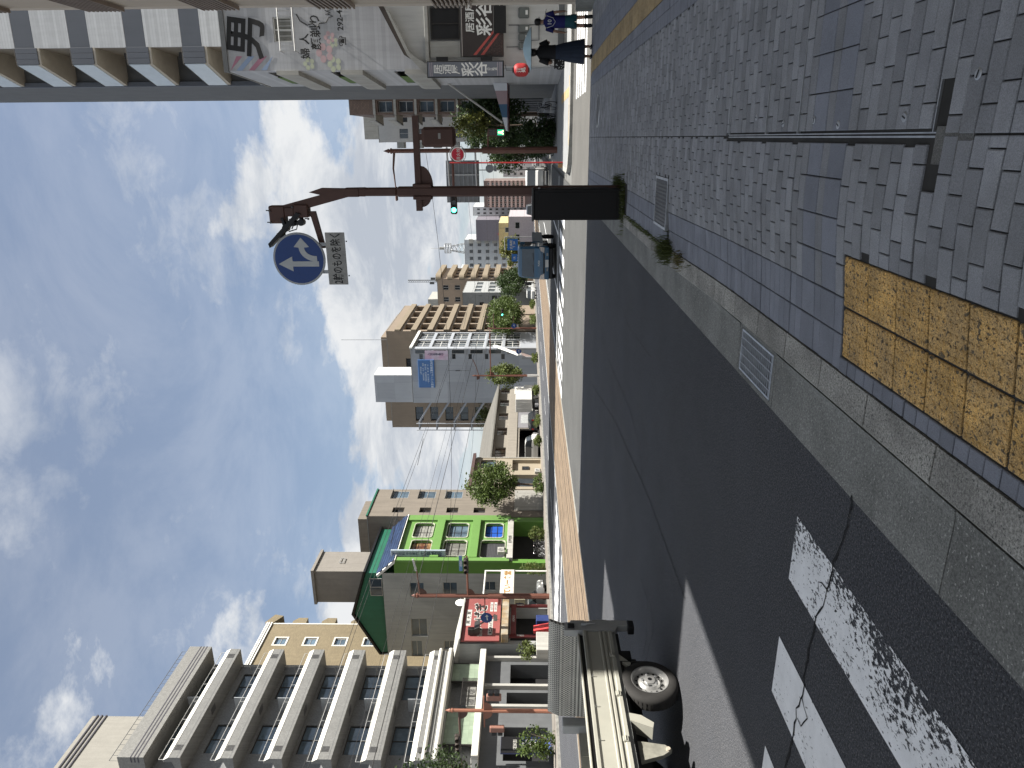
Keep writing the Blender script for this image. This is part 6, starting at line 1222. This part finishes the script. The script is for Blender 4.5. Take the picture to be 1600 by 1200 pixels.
car('silver car parked nose out in the lot beside the pink-red restaurant', (-36.6, 49.3, .02), rad(-78), SILV, 'suv')
car('black car parked under the grey panel wall of the long building', (-35.6, 88.2, .13), rad(0), DKC, 'hatch'); car('silver car parked in the dark bay of the long building', (-37.2, 84.0, .13), rad(0), SILV, 'hatch'); car('small white van parked at the near end of the long building', (-36.4, 79.9, .13), rad(-90), WHC, 'van')
car('white van on the far carriageway beside the dark round tree', (-27.2, 130, 0), rad(180), WHC, 'van', 'distant cars'); car('tiny white van far down the avenue beyond the blue truck', (-11.0, 118, 0.0), rad(180), WHC, 'van', 'distant cars')
car('white car waiting beyond the hydrant sign on the right', (-3.2, 62, 0), rad(180), WHC, 'van', 'distant cars'); car('dark car behind the black cabinet, far down the near lane', (-4.4, 84, 0), rad(180), DKC, 'suv', 'distant cars'); car('pale car queueing behind the dark car in the near lane', (-3.6, 76, 0), rad(180), SILV, 'van', 'distant cars')
bt = thing('box_truck', 'white box truck parked in front of the long two-storey building', 'truck', (-33.2, 89.5, .13))
b = MB(); b.box(-1.9, 0, .95, 0, 4.6, 3.15, bev=.03); b.build('cargo_box', mat('box_white', (.50, .50, .48), .5, var=.03), bt); b = MB(); b.box(-1.8, 4.7, .5, -.1, 6.2, 2.1, bev=.1); b.build('cab', WHC, bt); b = MB(); b.box(-1.4, .1, .55, -.5, 6, .92); b.build('chassis', BLACK, bt)
b = MB(FS()); b.box(-.93, 1.0, 0, -.91, 3.1, .02); b.box(-.5, 1.2, .0, -.46, 3.0, .03); b.box(-1.4, 1.2, .0, -1.36, 3.0, .03); b.build('rear_doors', ALU, bt)
for yy in (1.0, 5.3):
    for xx in (-1.85, -.25): b = MB(); b.lathe([(0, 0), (.36, 0), (.38, .04), (.38, .2), (0, .2)], (xx, yy, .38), 'x', 18); b.build('wheel', RUB, bt)
# ------------------------------------------------------------------ bicycles
def bicycle(label, loc, rotz, paint):
    B = thing('bicycle', label, 'bicycle', loc, rotz, 'parked bicycles')
    for yy in (-.53, .53):
        b = MB(); b.torus((0, yy, .33), .315, .018, 'x', 28, 6); w_ = b.build('wheel', RUB, B); b = MB(); b.torus((0, yy, .33), .295, .009, 'x', 24, 4)
        for k in range(14): a = 2 * math.pi * k / 14; b.tube([(0, yy, .33), (0, yy + .295 * math.cos(a), .33 + .295 * math.sin(a))], .003, 3)
        b.build('spokes', STEEL, w_)
    b = MB(); 
    for p in (((0, -.53, .33), (0, -.08, .29)), ((0, -.08, .29), (0, -.2, .78)), ((0, -.53, .33), (0, -.19, .68)), ((0, -.08, .29), (0, .36, .78)), ((0, -.18, .62), (0, .36, .82)), ((0, .34, .92), (0, .53, .33))): b.tube(p, .016, 6)
    b.build('frame', paint, B); b = MB(); b.box(-.07, -.34, .80, .07, -.06, .86, bev=.03); b.build('saddle', BLACK, B); b = MB(); b.tube([(-.27, .22, 1.0), (-.2, .32, 1.02), (0, .36, .98), (.2, .32, 1.02), (.27, .22, 1.0)], .013, 6); b.tube([(0, .36, .98), (0, .34, .9)], .015, 6); b.build('handlebar', STEEL, B)
    b = MB(); 
    for k in range(5): b.torus((0, .60, .70 + .05 * k), .14 + .01 * k, .006, 'z', 12, 4)
    b.build('basket', BLACK, B); b = MB(); b.torus((.02, -.08, .29), .09, .008, 'x', 16, 4); b.tube([(.02, -.08, .29), (.08, -.0, .15)], .01, 4); b.tube([(.0, -.08, .29), (-.08, -.16, .43)], .01, 4); b.build('crank', STEEL, B)
    return B
bk = bicycle('black bicycle standing nearest on the pavement beyond the side street', (1.62, 41.4, .11), rad(12), BLACK)
for lb_, lc, rz in (('second bicycle behind the nearest one, by the dark hedge', (1.2, 43.2, .11), rad(-8)), ('third bicycle against the hedge, beyond the first two', (.85, 44.8, .11), rad(16)), ('grey bicycle parked under the green building', (-34.2, 53.8, .13), rad(5)), ('bicycle leaning beside the plants under the green building', (-34.3, 55.0, .13), rad(-10)), ('distant bicycle in front of the dark shop under the brown hotel', (-33.6, 124, .13), rad(0))): dup(bk, None, lb_, lc, rz)
# ------------------------------------------------------------------ foliage
def leaf_mat(name, col, var=.35):
    return mat(name, col, .55, var=.25, scale=1.3, island=var, spec=.35, trans=.28)
LF1 = leaf_mat('leaves_mid', (.062, .092, .020)); LF2 = leaf_mat('leaves_dark', (.030, .052, .014)); LF3 = leaf_mat('leaves_light', (.088, .112, .028)); LF4 = leaf_mat('leaves_yellow', (.115, .125, .028)); BARK = mat('bark', (.085, .062, .045), .9, var=.25, scale=9, bump=.5, bscale=40)
def leaves(b, c, rx, ry, rz, n, size, clumps, rng_, hollow=.45):
    C = []
    for _ in range(clumps):
        while True:
            p = Vector((rng_.uniform(-1, 1), rng_.uniform(-1, 1), rng_.uniform(-1, 1)))
            if hollow < p.length < 1: break
        C.append((p, rng_.uniform(.20, .40)))
    for i in range(n):
        p, s_ = C[i % clumps]; q = p + Vector((rng_.gauss(0, 1), rng_.gauss(0, 1), rng_.gauss(0, 1))) * s_ * .52
        if q.length > 1.25: continue
        o = Vector((c[0] + q.x * rx, c[1] + q.y * ry, c[2] + q.z * rz)); L = size * rng_.uniform(.6, 1.3)
        d = Vector((rng_.gauss(0, 1), rng_.gauss(0, 1), rng_.gauss(0, .7) - .2)).normalized(); e = d.cross(Vector((rng_.gauss(0, 1), rng_.gauss(0, 1), rng_.gauss(0, 1)))).normalized(); nn = d.cross(e)
        b.add([o, o + d * L * .5 + e * L * .27 + nn * L * .06, o + d * L, o + d * L * .5 - e * L * .27 + nn * L * .06], [(0, 1, 2, 3)])
def tree(label, loc, th, crown, n, size, lm, seed, clumps=46, name='street_tree', trunk_r=.11, group='street trees'):
    rg = random.Random(seed); T = thing(name, label, 'tree', loc, group=group); (cz, rx, ry, rz) = crown; b = MB()
    top = cz - rz * .1; P = [(0, 0, 0), (rg.uniform(-.1, .1), rg.uniform(-.1, .1), th * .5), (rg.uniform(-.15, .15), rg.uniform(-.15, .15), th), (0, 0, top)]
    b.tube(P, [trunk_r * 1.25, trunk_r, trunk_r * .85, trunk_r * .4], 8)
    for k in range(6):
        a = k * 1.05 + rg.uniform(-.3, .3); z0 = lerp(th * .8, top, rg.random()); b.tube([(0, 0, z0), (rx * .35 * math.cos(a), ry * .35 * math.sin(a), z0 + rz * .3), (rx * .75 * math.cos(a), ry * .75 * math.sin(a), z0 + rz * rg.uniform(.3, .8))], [trunk_r * .5, trunk_r * .3, .02], 6)
    b.build('trunk', BARK, T); b = MB(); leaves(b, (0, 0, cz), rx, ry, rz, n, size, clumps, rg); b.build('crown', lm, T, fix=False); return T
tree('round green street tree in front of the low cream building', (-32, 62.4, .13), 2.6, (5.0, 1.75, 2.7, 2.15), 7500, .26, LF1, 1, 60)
tree('loose street tree beside the white box truck', (-32, 96, .13), 2.2, (4.9, 1.5, 2.4, 2.3), 4200, .32, LF3, 2, 34)
tree('bushy street tree with a tiny traffic light in front of it', (-32, 133, .13), 2.6, (6.0, 2.6, 8.5, 3.2), 8000, .45, LF1, 3, 70)
tree('dark round tree behind the blue truck', (-32, 165, .13), 2.2, (5.2, 2.6, 8.5, 3.3), 7000, .5, LF2, 4, 60)
tree('yellow-green tree far down the avenue behind the blue signs', (-24, 160, .0), 2, (5.0, 3, 3, 2.6), 3000, .5, LF4, 5, 34)
tree('tall dark street tree behind the awning on the right', (1.6, 57, .11), 2.2, (4.4, 1.5, 3.0, 2.5), 8000, .24, LF2, 6, 64)
tree('second dark street tree further down the right pavement', (.2, 66, .11), 2.2, (4.4, 1.5, 3.2, 2.3), 6500, .26, LF2, 7, 50)
tree('small yellowish tree between the pedestrian signal and the dark trees', (.9, 52, .11), 3.2, (5.6, .75, .9, 1.3), 1500, .2, LF4, 8, 18, trunk_r=.05)
tree('dark tree beyond the hydrant sign, left of the far pole', (-2.0, 92, .11), 2, (4.2, 1.9, 3, 2.2), 4000, .3, LF2, 9, 40)
tree('large tree crown behind the long two-storey building', (-45, 84, 0), 4, (7.2, 3.6, 4.2, 3.0), 6500, .36, LF3, 10, 56, group='trees behind the buildings')
tree('green tree behind the brown hotel', (-50, 126, 0), 5, (8, 3, 4, 3.2), 3000, .45, LF3, 12, 34, group='trees behind the buildings')
def shrub(label, loc, rx, ry, rz, n, size, lm, seed, cat='shrub', name='shrub', group='shrubs along the pavement', clumps=26):
    S = thing(name, label, cat, loc, group=group); rg = random.Random(seed); b = MB(); leaves(b, (0, 0, rz * .95), rx, ry, rz, n, size, clumps, rg, .3); b.build('foliage', lm, S, fix=False)
    b = MB()
    for k in range(6): a = rg.uniform(0, 6.28); b.tube([(0, 0, 0), (rx * .3 * math.cos(a), ry * .3 * math.sin(a), rz * .5), (rx * .6 * math.cos(a), ry * .6 * math.sin(a), rz * 1.2)], [.02, .015, .006], 5)
    b.build('stem', BARK, S); return S
for i, (lb_, x, y, rx, ry, rz) in enumerate((('clipped round hedge in front of the black parked car', -30.9, 76.2, .5, 1.35, .48), ('small round hedge in front of the small white van', -30.9, 70.4, .45, .8, .45), ('hedge with flowers at the foot of the round street tree', -31.2, 61.0, .6, 1.6, .55), ('low hedge beside the box truck', -30.9, 87, .5, 1.2, .5), ('low hedge before the pale dealer sign', -30.9, 101, .5, 1.8, .5), ('hedge in front of the dark shop, far down', -30.9, 125, .55, 3.2, .6), ('last hedge before the dark round tree', -30.9, 138, .55, 3.5, .6))):
    shrub(lb_, (x, y, .13), rx, ry, rz, 1500, .13 + .02 * i, LF3 if i != 2 else LF1, 20 + i, 'hedge', 'hedge')
shrub('dark overgrown bush at the foot of the far brown pole', (.15, 42.6, .11), .95, 2.0, 1.05, 5200, .15, LF2, 31, clumps=50); shrub('second dark bush spilling over the kerb beyond the side street', (-.35, 46, .11), .9, 2.2, .95, 4200, .15, LF2, 32, clumps=40)
shrub('leafy plant in front of the dark shop of the green building', (-33.9, 56.4, .13), .5, .8, .75, 900, .16, LF3, 33); shrub('climbing plant by the green building corner', (-34.3, 51.5, .13), .35, .6, 1.1, 700, .14, LF3, 34)
shrub('green shrub beside the blue shop sign at the left edge', (-31.9, 30.9, .13), .6, .9, 1.15, 1900, .16, LF1, 35); shrub('trailing plant hanging from the wall left of the restaurant', (-33.6, 40.6, .9), .35, .9, .75, 1300, .14, LF3, 36)
tree('street tree crown at the left picture edge, before the pale green panels', (-31.6, 27.6, .13), 3.0, (6.3, 1.7, 1.9, 1.9), 4500, .20, LF2, 37, 40)
pot = thing('planter', 'white planter wall below the trailing plant', 'planter', (-33.5, 41.0, .13)); b = MB(); b.box(-.5, -.9, 0, .3, 1.0, .95, bev=.03); b.build('box', WHITE_D, pot); b = MB(); b.box(-.42, -.82, .93, .22, .92, .955); b.build('soil', SAND, pot)
# weeds along the kerb
WEED = leaf_mat('weed_green', (.06, .075, .018)); WEED2 = leaf_mat('weed_dry', (.10, .085, .03))
def weeds(name, label, loc, n, h, rx, ry, m, seed, kind=None):
    rg = random.Random(seed); b = MB()
    for i in range(n):
        x, y = rg.gauss(0, rx), rg.gauss(0, ry); a = rg.uniform(0, 6.28); l = h * rg.uniform(.4, 1.1); d = Vector((math.cos(a), math.sin(a), 0)); e = Vector((-d.y, d.x, 0)) * rg.uniform(.0025, .006); p = Vector((x, y, 0)); k_ = rg.uniform(.2, .9)
        q = p + d * l * .25 * k_ + Vector((0, 0, l * .6)); t = p + d * l * .75 * k_ + Vector((0, 0, l * rg.uniform(.75, 1)))
        b.add([p + e, p - e, q - e * .8, q + e * .8, t], [(0, 1, 2, 3), (3, 2, 4)])
    if kind: o = b.build(name, m, None, loc, fix=False); o['kind'] = 'stuff'; o['label'] = label; return o
    t = thing(name, label, 'weed', loc); b.build('blades', m, t, fix=False); return t
weeds('weed_tuft', 'bushy weed tuft growing between kerb and pavers near the chequered lid', (-1.22, 8.15, .08), 420, .20, .055, .12, WEED, 1); weeds('weed_tuft', 'smaller weed tuft at the near end of the kerb stones', (-1.24, 7.6, .07), 120, .10, .04, .10, WEED2, 2)
weeds('kerb_weeds', 'thin line of weeds along the kerb joint up to the black cabinet', (-1.215, 10.3, .09), 700, .07, .018, 1.1, WEED, 3, 'stuff'); weeds('cabinet_weeds', 'weeds growing round the foot of the black cabinet', (-1.05, 12.1, .10), 420, .11, .22, .05, WEED, 4, 'stuff'); weeds('pole_weeds', 'weeds at the foot of the near brown pole', (-.74, 12.75, .10), 380, .15, .05, .22, WEED, 5, 'stuff')
# ------------------------------------------------------------------ people
SKIN = mat('skin', (.36, .21, .145), .6, var=.06); HAIR = mat('hair_black', (.008, .007, .007), .5, var=.2, scale=30); 
def body(name, joints, bones, par, m):
    bm = bmesh.new(); lay = bm.verts.layers.skin.verify(); V = {}
    for k, (p, r_) in joints.items(): v = bm.verts.new(p); v[lay].radius = r_ if isinstance(r_, tuple) else (r_, r_); v[lay].use_root = (k == 'pelvis'); V[k] = v
    for a, c in bones: bm.edges.new((V[a], V[c]))
    me = bpy.data.meshes.new(name); bm.to_mesh(me); bm.free(); o = bpy.data.objects.new(name, me); COL.objects.link(o)
    sk = o.modifiers.new('skin', 'SKIN'); sk.use_smooth_shade = True; ss = o.modifiers.new('sub', 'SUBSURF'); ss.levels = 2; ss.render_levels = 2
    dg = bpy.context.evaluated_depsgraph_get(); m2 = bpy.data.meshes.new_from_object(o.evaluated_get(dg)); bpy.data.objects.remove(o); bpy.data.meshes.remove(me)
    m2.name = name; m2.materials.clear(); m2.materials.append(m); m2.shade_smooth(); o = bpy.data.objects.new(name, m2); COL.objects.link(o); o.parent = par; return o
def ell(cx, cy, z, rx, ry, n=16, amp=0, k=0): return [(cx + (rx + amp * math.cos(k * 2 * math.pi * i / n)) * math.cos(2 * math.pi * i / n), cy + (ry + amp * math.cos(k * 2 * math.pi * i / n)) * math.sin(2 * math.pi * i / n), z) for i in range(n)]
def person_joints(H, arms, legs, lean=0.0):
    s = H / 1.6; J = {'pelvis': ((0, 0, .82 * s), (.125 * s, .095 * s)), 'waist': ((0, lean * .3, .98 * s), (.105 * s, .08 * s)), 'chest': ((0, lean * .8, 1.17 * s), (.125 * s, .09 * s)), 'neck0': ((0, lean, 1.31 * s), (.062 * s, .06 * s)), 'neck': ((0, lean + .01, 1.37 * s), .048 * s), 'head0': ((0, lean + .02, 1.44 * s), (.068 * s, .082 * s)), 'head1': ((0, lean + .025, 1.52 * s), (.075 * s, .09 * s)), 'head2': ((0, lean + .01, 1.575 * s), (.045 * s, .055 * s))}
    B = [('pelvis', 'waist'), ('waist', 'chest'), ('chest', 'neck0'), ('neck0', 'neck'), ('neck', 'head0'), ('head0', 'head1'), ('head1', 'head2')]
    for sd, (el, wr, hd) in arms.items():
        sx_ = -1 if sd == 'L' else 1; J['sh' + sd] = ((sx_ * .155 * s, lean * .9, 1.27 * s), .052 * s); J['el' + sd] = (el, .04 * s); J['wr' + sd] = (wr, .028 * s); J['pa' + sd] = (hd, (.030 * s, .018 * s))
        B += [('chest', 'sh' + sd), ('sh' + sd, 'el' + sd), ('el' + sd, 'wr' + sd), ('wr' + sd, 'pa' + sd)]
        d = (Vector(hd) - Vector(wr)).normalized(); lat = Vector((0, 1, 0)) if abs(d.y) < .8 else Vector((0, 0, 1)); lat = (lat - d * lat.dot(d)).normalized()
        for f in range(5):
            off = lat * (.026 - .0145 * f) * s if f < 4 else lat * .038 * s; ln_ = (.055, .062, .058, .046, .03)[f] * s; base = Vector(hd) + off * (1 if f < 4 else .8) + d * (.012 * s if f < 4 else -.02 * s); tip = base + d * ln_ * .6 + Vector((-sx_ * .012, 0, 0)); tip2 = tip + d * ln_ * .4 + Vector((-sx_ * .014, 0, 0))
            J[f'f{sd}{f}a'] = (tuple(base), .0085 * s); J[f'f{sd}{f}b'] = (tuple(tip), .008 * s); J[f'f{sd}{f}c'] = (tuple(tip2), .0065 * s); B += [('pa' + sd, f'f{sd}{f}a'), (f'f{sd}{f}a', f'f{sd}{f}b'), (f'f{sd}{f}b', f'f{sd}{f}c')]
    for sd, (kn, an, to) in legs.items():
        sx_ = -1 if sd == 'L' else 1; J['hip' + sd] = ((sx_ * .085 * s, 0, .77 * s), .085 * s); J['kn' + sd] = (kn, .055 * s); J['ca' + sd] = (tuple(lerp(a, c, .35) + (-.012 if i == 1 else 0) for i, (a, c) in enumerate(zip(kn, an))), .052 * s); J['an' + sd] = (an, .034 * s); J['to' + sd] = (to, (.036 * s, .026 * s))
        B += [('pelvis', 'hip' + sd), ('hip' + sd, 'kn' + sd), ('kn' + sd, 'ca' + sd), ('ca' + sd, 'an' + sd), ('an' + sd, 'to' + sd)]
    return J, B, s
def face(par, s, lean):
    b = MB(); y0 = lean + .025 + .088 * s
    for sx_ in (-1, 1): b.lathe([(0, .004), (.010 * s, .003), (.012 * s, -.006)], (sx_ * .030 * s, y0 - .004, 1.49 * s), 'y', 8)
    b.build('eye', BLACK, par); b = MB(); b.prism([(-.011 * s, y0 - .01, 1.452 * s), (.011 * s, y0 - .01, 1.452 * s), (.004 * s, y0 - .012, 1.49 * s), (-.004 * s, y0 - .012, 1.49 * s)], (0, .018 * s, 0)); b.build('nose', SKIN, par)
    b = MB(); b.box(-.02 * s, y0 - .02, 1.422 * s, .02 * s, y0 - .004, 1.430 * s, bev=.003); b.build('mouth', mat('lips', (.25, .09, .08), .6), par)
    for sx_ in (-1, 1): b = MB(); b.lathe([(0, -.01), (.018 * s, -.006), (.026 * s, .0), (.018 * s, .006), (0, .01)], (sx_ * .078 * s, lean + .02, 1.475 * s), 'x', 10); b.build('ear', SKIN, par)
def sleeve(b, p0, p1, r0, r1):
    b.tube([p0, tuple(lerp(a, c, .5) for a, c in zip(p0, p1)), p1], [r0, (r0 + r1) / 2, r1], 12)
# boy in blue football shirt
BY = thing('person', 'child in a blue sports shirt and teal shorts walking away towards the crossing', 'person', (2.66, 19.25, SH(2.66, 19.25) + .005), rad(-8)); Hb = 1.40; s = Hb / 1.6
J, B, s = person_joints(Hb, {'L': ((-.24 * s, -.03, 1.02 * s), (-.27 * s, .03, .80 * s), (-.275 * s, .05, .745 * s)), 'R': ((.24 * s, -.02, 1.02 * s), (.26 * s, .05, .81 * s), (.262 * s, .075, .755 * s))}, {'L': ((-.10 * s, .05, .44 * s), (-.105 * s, -.02, .075), (-.11 * s, .11, .03)), 'R': ((.10 * s, .0, .44 * s), (.115 * s, -.10, .085), (.12 * s, .03, .03))}, .02)
bo_ = body('body', J, B, BY, SKIN); face(BY, s, .02)
JER = mat('jersey_blue', (.012, .014, .11), .8, var=.08, scale=8); b = MB()
b.loft([ell(0, .0, .76 * s, .165 * s, .125 * s), ell(0, .0, .9 * s, .162 * s, .122 * s), ell(0, .012, 1.05 * s, .165 * s, .125 * s), ell(0, .018, 1.2 * s, .178 * s, .122 * s), ell(0, .02, 1.28 * s, .165 * s, .10 * s), ell(0, .022, 1.335 * s, .075 * s, .072 * s), ell(0, .025, 1.36 * s, .06 * s, .06 * s)], cap=False)
for sd, sx_ in (('L', -1), ('R', 1)): sleeve(b, (sx_ * .15 * s, .018, 1.27 * s), (sx_ * .225 * s, -.015, 1.07 * s), .075 * s, .068 * s)
sh_ = b.build('shirt', JER, BY, smooth=True); b = MB()
for x0, z0, x1, z1 in ((-.15, 1.27, -.10, 1.1), (-.10, 1.1, 0, 1.03), (0, 1.03, .10, 1.1), (.10, 1.1, .15, 1.27)): b.tube([(x0 * s, -.108 * s, z0 * s), (x1 * s, -.112 * s, z1 * s)], .006, 5)
b.build('piping', SGW2, sh_); lettering(sh_, '10', (0, -.112 * s + .0, 1.19 * s), .13, SGW2, 'S', bold=.02)
b = MB(); b.loft([ell(0, 0, .50 * s, .17 * s, .13 * s), ell(0, 0, .68 * s, .165 * s, .128 * s), ell(0, 0, .80 * s, .15 * s, .118 * s)], cap=False); 
for sx_ in (-1, 1): b.loft([ell(sx_ * .10 * s, .02 if sx_ < 0 else 0, .44 * s, .088 * s, .10 * s, 12), ell(sx_ * .088 * s, .01, .60 * s, .092 * s, .11 * s, 12)], cap=False)
b.build('shorts', mat('shorts_teal', (.012, .075, .095), .8, var=.1, scale=10), BY, smooth=True)
b = MB(); b.lathe([(.082 * s, 1.44 * s), (.094 * s, 1.50 * s), (.09 * s, 1.56 * s), (.06 * s, 1.60 * s), (.0, 1.615 * s)], (0, .018, 0), n=18); b.build('hair', HAIR, BY, smooth=True)
for sd, (kn, an, to) in {'L': (0, (-.105 * s, -.02, .075), (-.11 * s, .11, .03)), 'R': (0, (.115 * s, -.10, .085), (.12 * s, .03, .03))}.items():
    b = MB(); b.loft([ell(an[0], an[1], z, r_, r_ * 1.05, 10) for z, r_ in ((.05, .045), (.13, .042), (.20, .050))], cap=False); b.build('sock', BLACK, BY); b = MB(); b.box(an[0] - .04, an[1] - .06, -.005, an[0] + .045, to[1] + .05, .075, bev=.03); b.build('shoe', BLACK, BY)
# woman with parasol
WM = thing('person', 'woman in a black top and long dark blue skirt holding a pale umbrella, walking away', 'person', (1.98, 19.2, SH(1.98, 19.2) + .005), rad(6)); Hw = 1.60
hand_u = (.13, .16, 1.18)
J, B, s = person_joints(Hw, {'L': ((-.25, -.02, 1.03), (-.20, .16, .98), (-.17, .21, .99)), 'R': ((.24, .03, 1.05), (.16, .14, 1.14), (.135, .165, 1.17))}, {'L': ((-.09, .06, .45), (-.10, -.01, .08), (-.105, .12, .03)), 'R': ((.10, -.01, .45), (.10, -.12, .09), (.105, .01, .03))}, .03)
body('body', J, B, WM, SKIN); face(WM, s, .03); TOP = mat('top_black', (.010, .010, .012), .85, var=.1); b = MB()
b.loft([ell(0, .005, .90, .175, .135), ell(0, .01, 1.0, .165, .125), ell(0, .02, 1.12, .172, .125), ell(0, .028, 1.22, .185, .122), ell(0, .03, 1.29, .165, .10), ell(0, .03, 1.34, .08, .075), ell(0, .03, 1.365, .06, .06)], cap=False); sleeve(b, (-.15, .025, 1.27), (-.245, -.01, 1.06), .078, .07); sleeve(b, (.15, .025, 1.27), (.235, .03, 1.09), .078, .07); b.build('top', TOP, WM, smooth=True)
b = MB(); b.loft([ell(.0, -.03, .20, .285, .235, 48, .012, 16), ell(0, -.015, .45, .245, .20, 48, .010, 16), ell(0, 0, .70, .205, .165, 48, .006, 16), ell(0, .0, .86, .165, .13, 48, .003, 16), ell(0, .005, .97, .15, .118, 48, 0, 16)], cap=False); b.build('skirt', mat('skirt_blue', (.016, .024, .042), .85, var=.15, scale=6), WM, smooth=True)
b = MB(); b.lathe([(.0, 1.33), (.06, 1.35), (.088, 1.42), (.095, 1.5), (.09, 1.56), (.06, 1.60), (.0, 1.615)], (0, .02, 0), n=18); b.lathe([(0, 1.38), (.05, 1.40), (.055, 1.45), (.03, 1.49), (0, 1.5)], (0, -.09, 0), n=12); b.build('hair', HAIR, WM, smooth=True)
for an, to in (((-.10, -.01, .08), (-.105, .12, .03)), ((.10, -.12, .09), (.105, .01, .03))): b = MB(); b.box(an[0] - .04, an[1] - .06, -.005, an[0] + .04, to[1] + .05, .06, bev=.025); b.build('shoe', BLACK, WM)
bg = thing('handbag', 'dotted handbag hanging from the forearm of the woman with the umbrella', 'bag', (1.98 - .25, 19.23, .92)); BAGM = mat('bag_dots', (.02, .02, .02), .8, var=0)
b = MB(); b.loft([ell(0, 0, z, rx, ry, 16) for z, rx, ry in ((-.14, .10, .05), (-.12, .14, .075), (0, .15, .085), (.12, .12, .05))]); bo_ = b.build('bag_body', BAGM, bg, smooth=40); b = MB()
for k in range(60): a, z = R.uniform(0, 6.28), R.uniform(-.12, .09); b.lathe([(0, .001), (.011, 0)], (.147 * math.cos(a), .083 * math.sin(a) - .004, z), 'y', 6)
stuff(b.build('dots', SGW2, bo_)); b = MB(); b.tube([(-.07, 0, .11), (-.05, 0, .22), (.05, 0, .22), (.07, 0, .11)], .009, 6); b.build('strap', BLACK, bg)
um = thing('umbrella', 'pale blue umbrella with black lining held over the woman', 'umbrella', (1.98 + .10, 19.37, 0)); UZ = 1.87 - .06
n = 8; b = MB(); bi = MB(); apex, rimz, Ru = (0, 0, UZ + .0), UZ - .20, .50
for (bb, dz) in ((b, 0.0), (bi, -.010)):
    rings = []
    for t in range(6): f = t / 5; rings.append([(Ru * f * math.cos(2 * math.pi * i / 48) * (1 - .05 * f * abs(math.sin(4 * 2 * math.pi * i / 48))), Ru * f * math.sin(2 * math.pi * i / 48) * (1 - .05 * f * abs(math.sin(4 * 2 * math.pi * i / 48))), UZ - .20 * f ** 1.7 + dz) for i in range(48)])
    rings[0] = [(.002 * math.cos(2 * math.pi * i / 48), .002 * math.sin(2 * math.pi * i / 48), UZ + dz) for i in range(48)]; bb.loft(rings, cap=False)
b.build('canopy', mat('umbrella_blue', (.33, .45, .50), .7, var=.05), um, smooth=True); bi.build('lining', BLACK, um, smooth=True)
b = MB(); b.tube([(.0, 0, UZ + .05), (.0, 0, 1.16)], .008, 6); b.build('shaft', STEEL, um); b = MB(); b.tube([(0, 0, 1.18), (0, 0, 1.06)], .015, 8); b.build('handle', BLACK, um)
for k in range(8): a = 2 * math.pi * (k + .0) / 8 + math.pi / 8; b = MB(); b.tube([(0, 0, UZ - .18), (Ru * .5 * math.cos(a), Ru * .5 * math.sin(a), UZ - .09), (Ru * .94 * math.cos(a), Ru * .94 * math.sin(a), rimz + .008)], .004, 4); b.build('rib', STEEL, um)
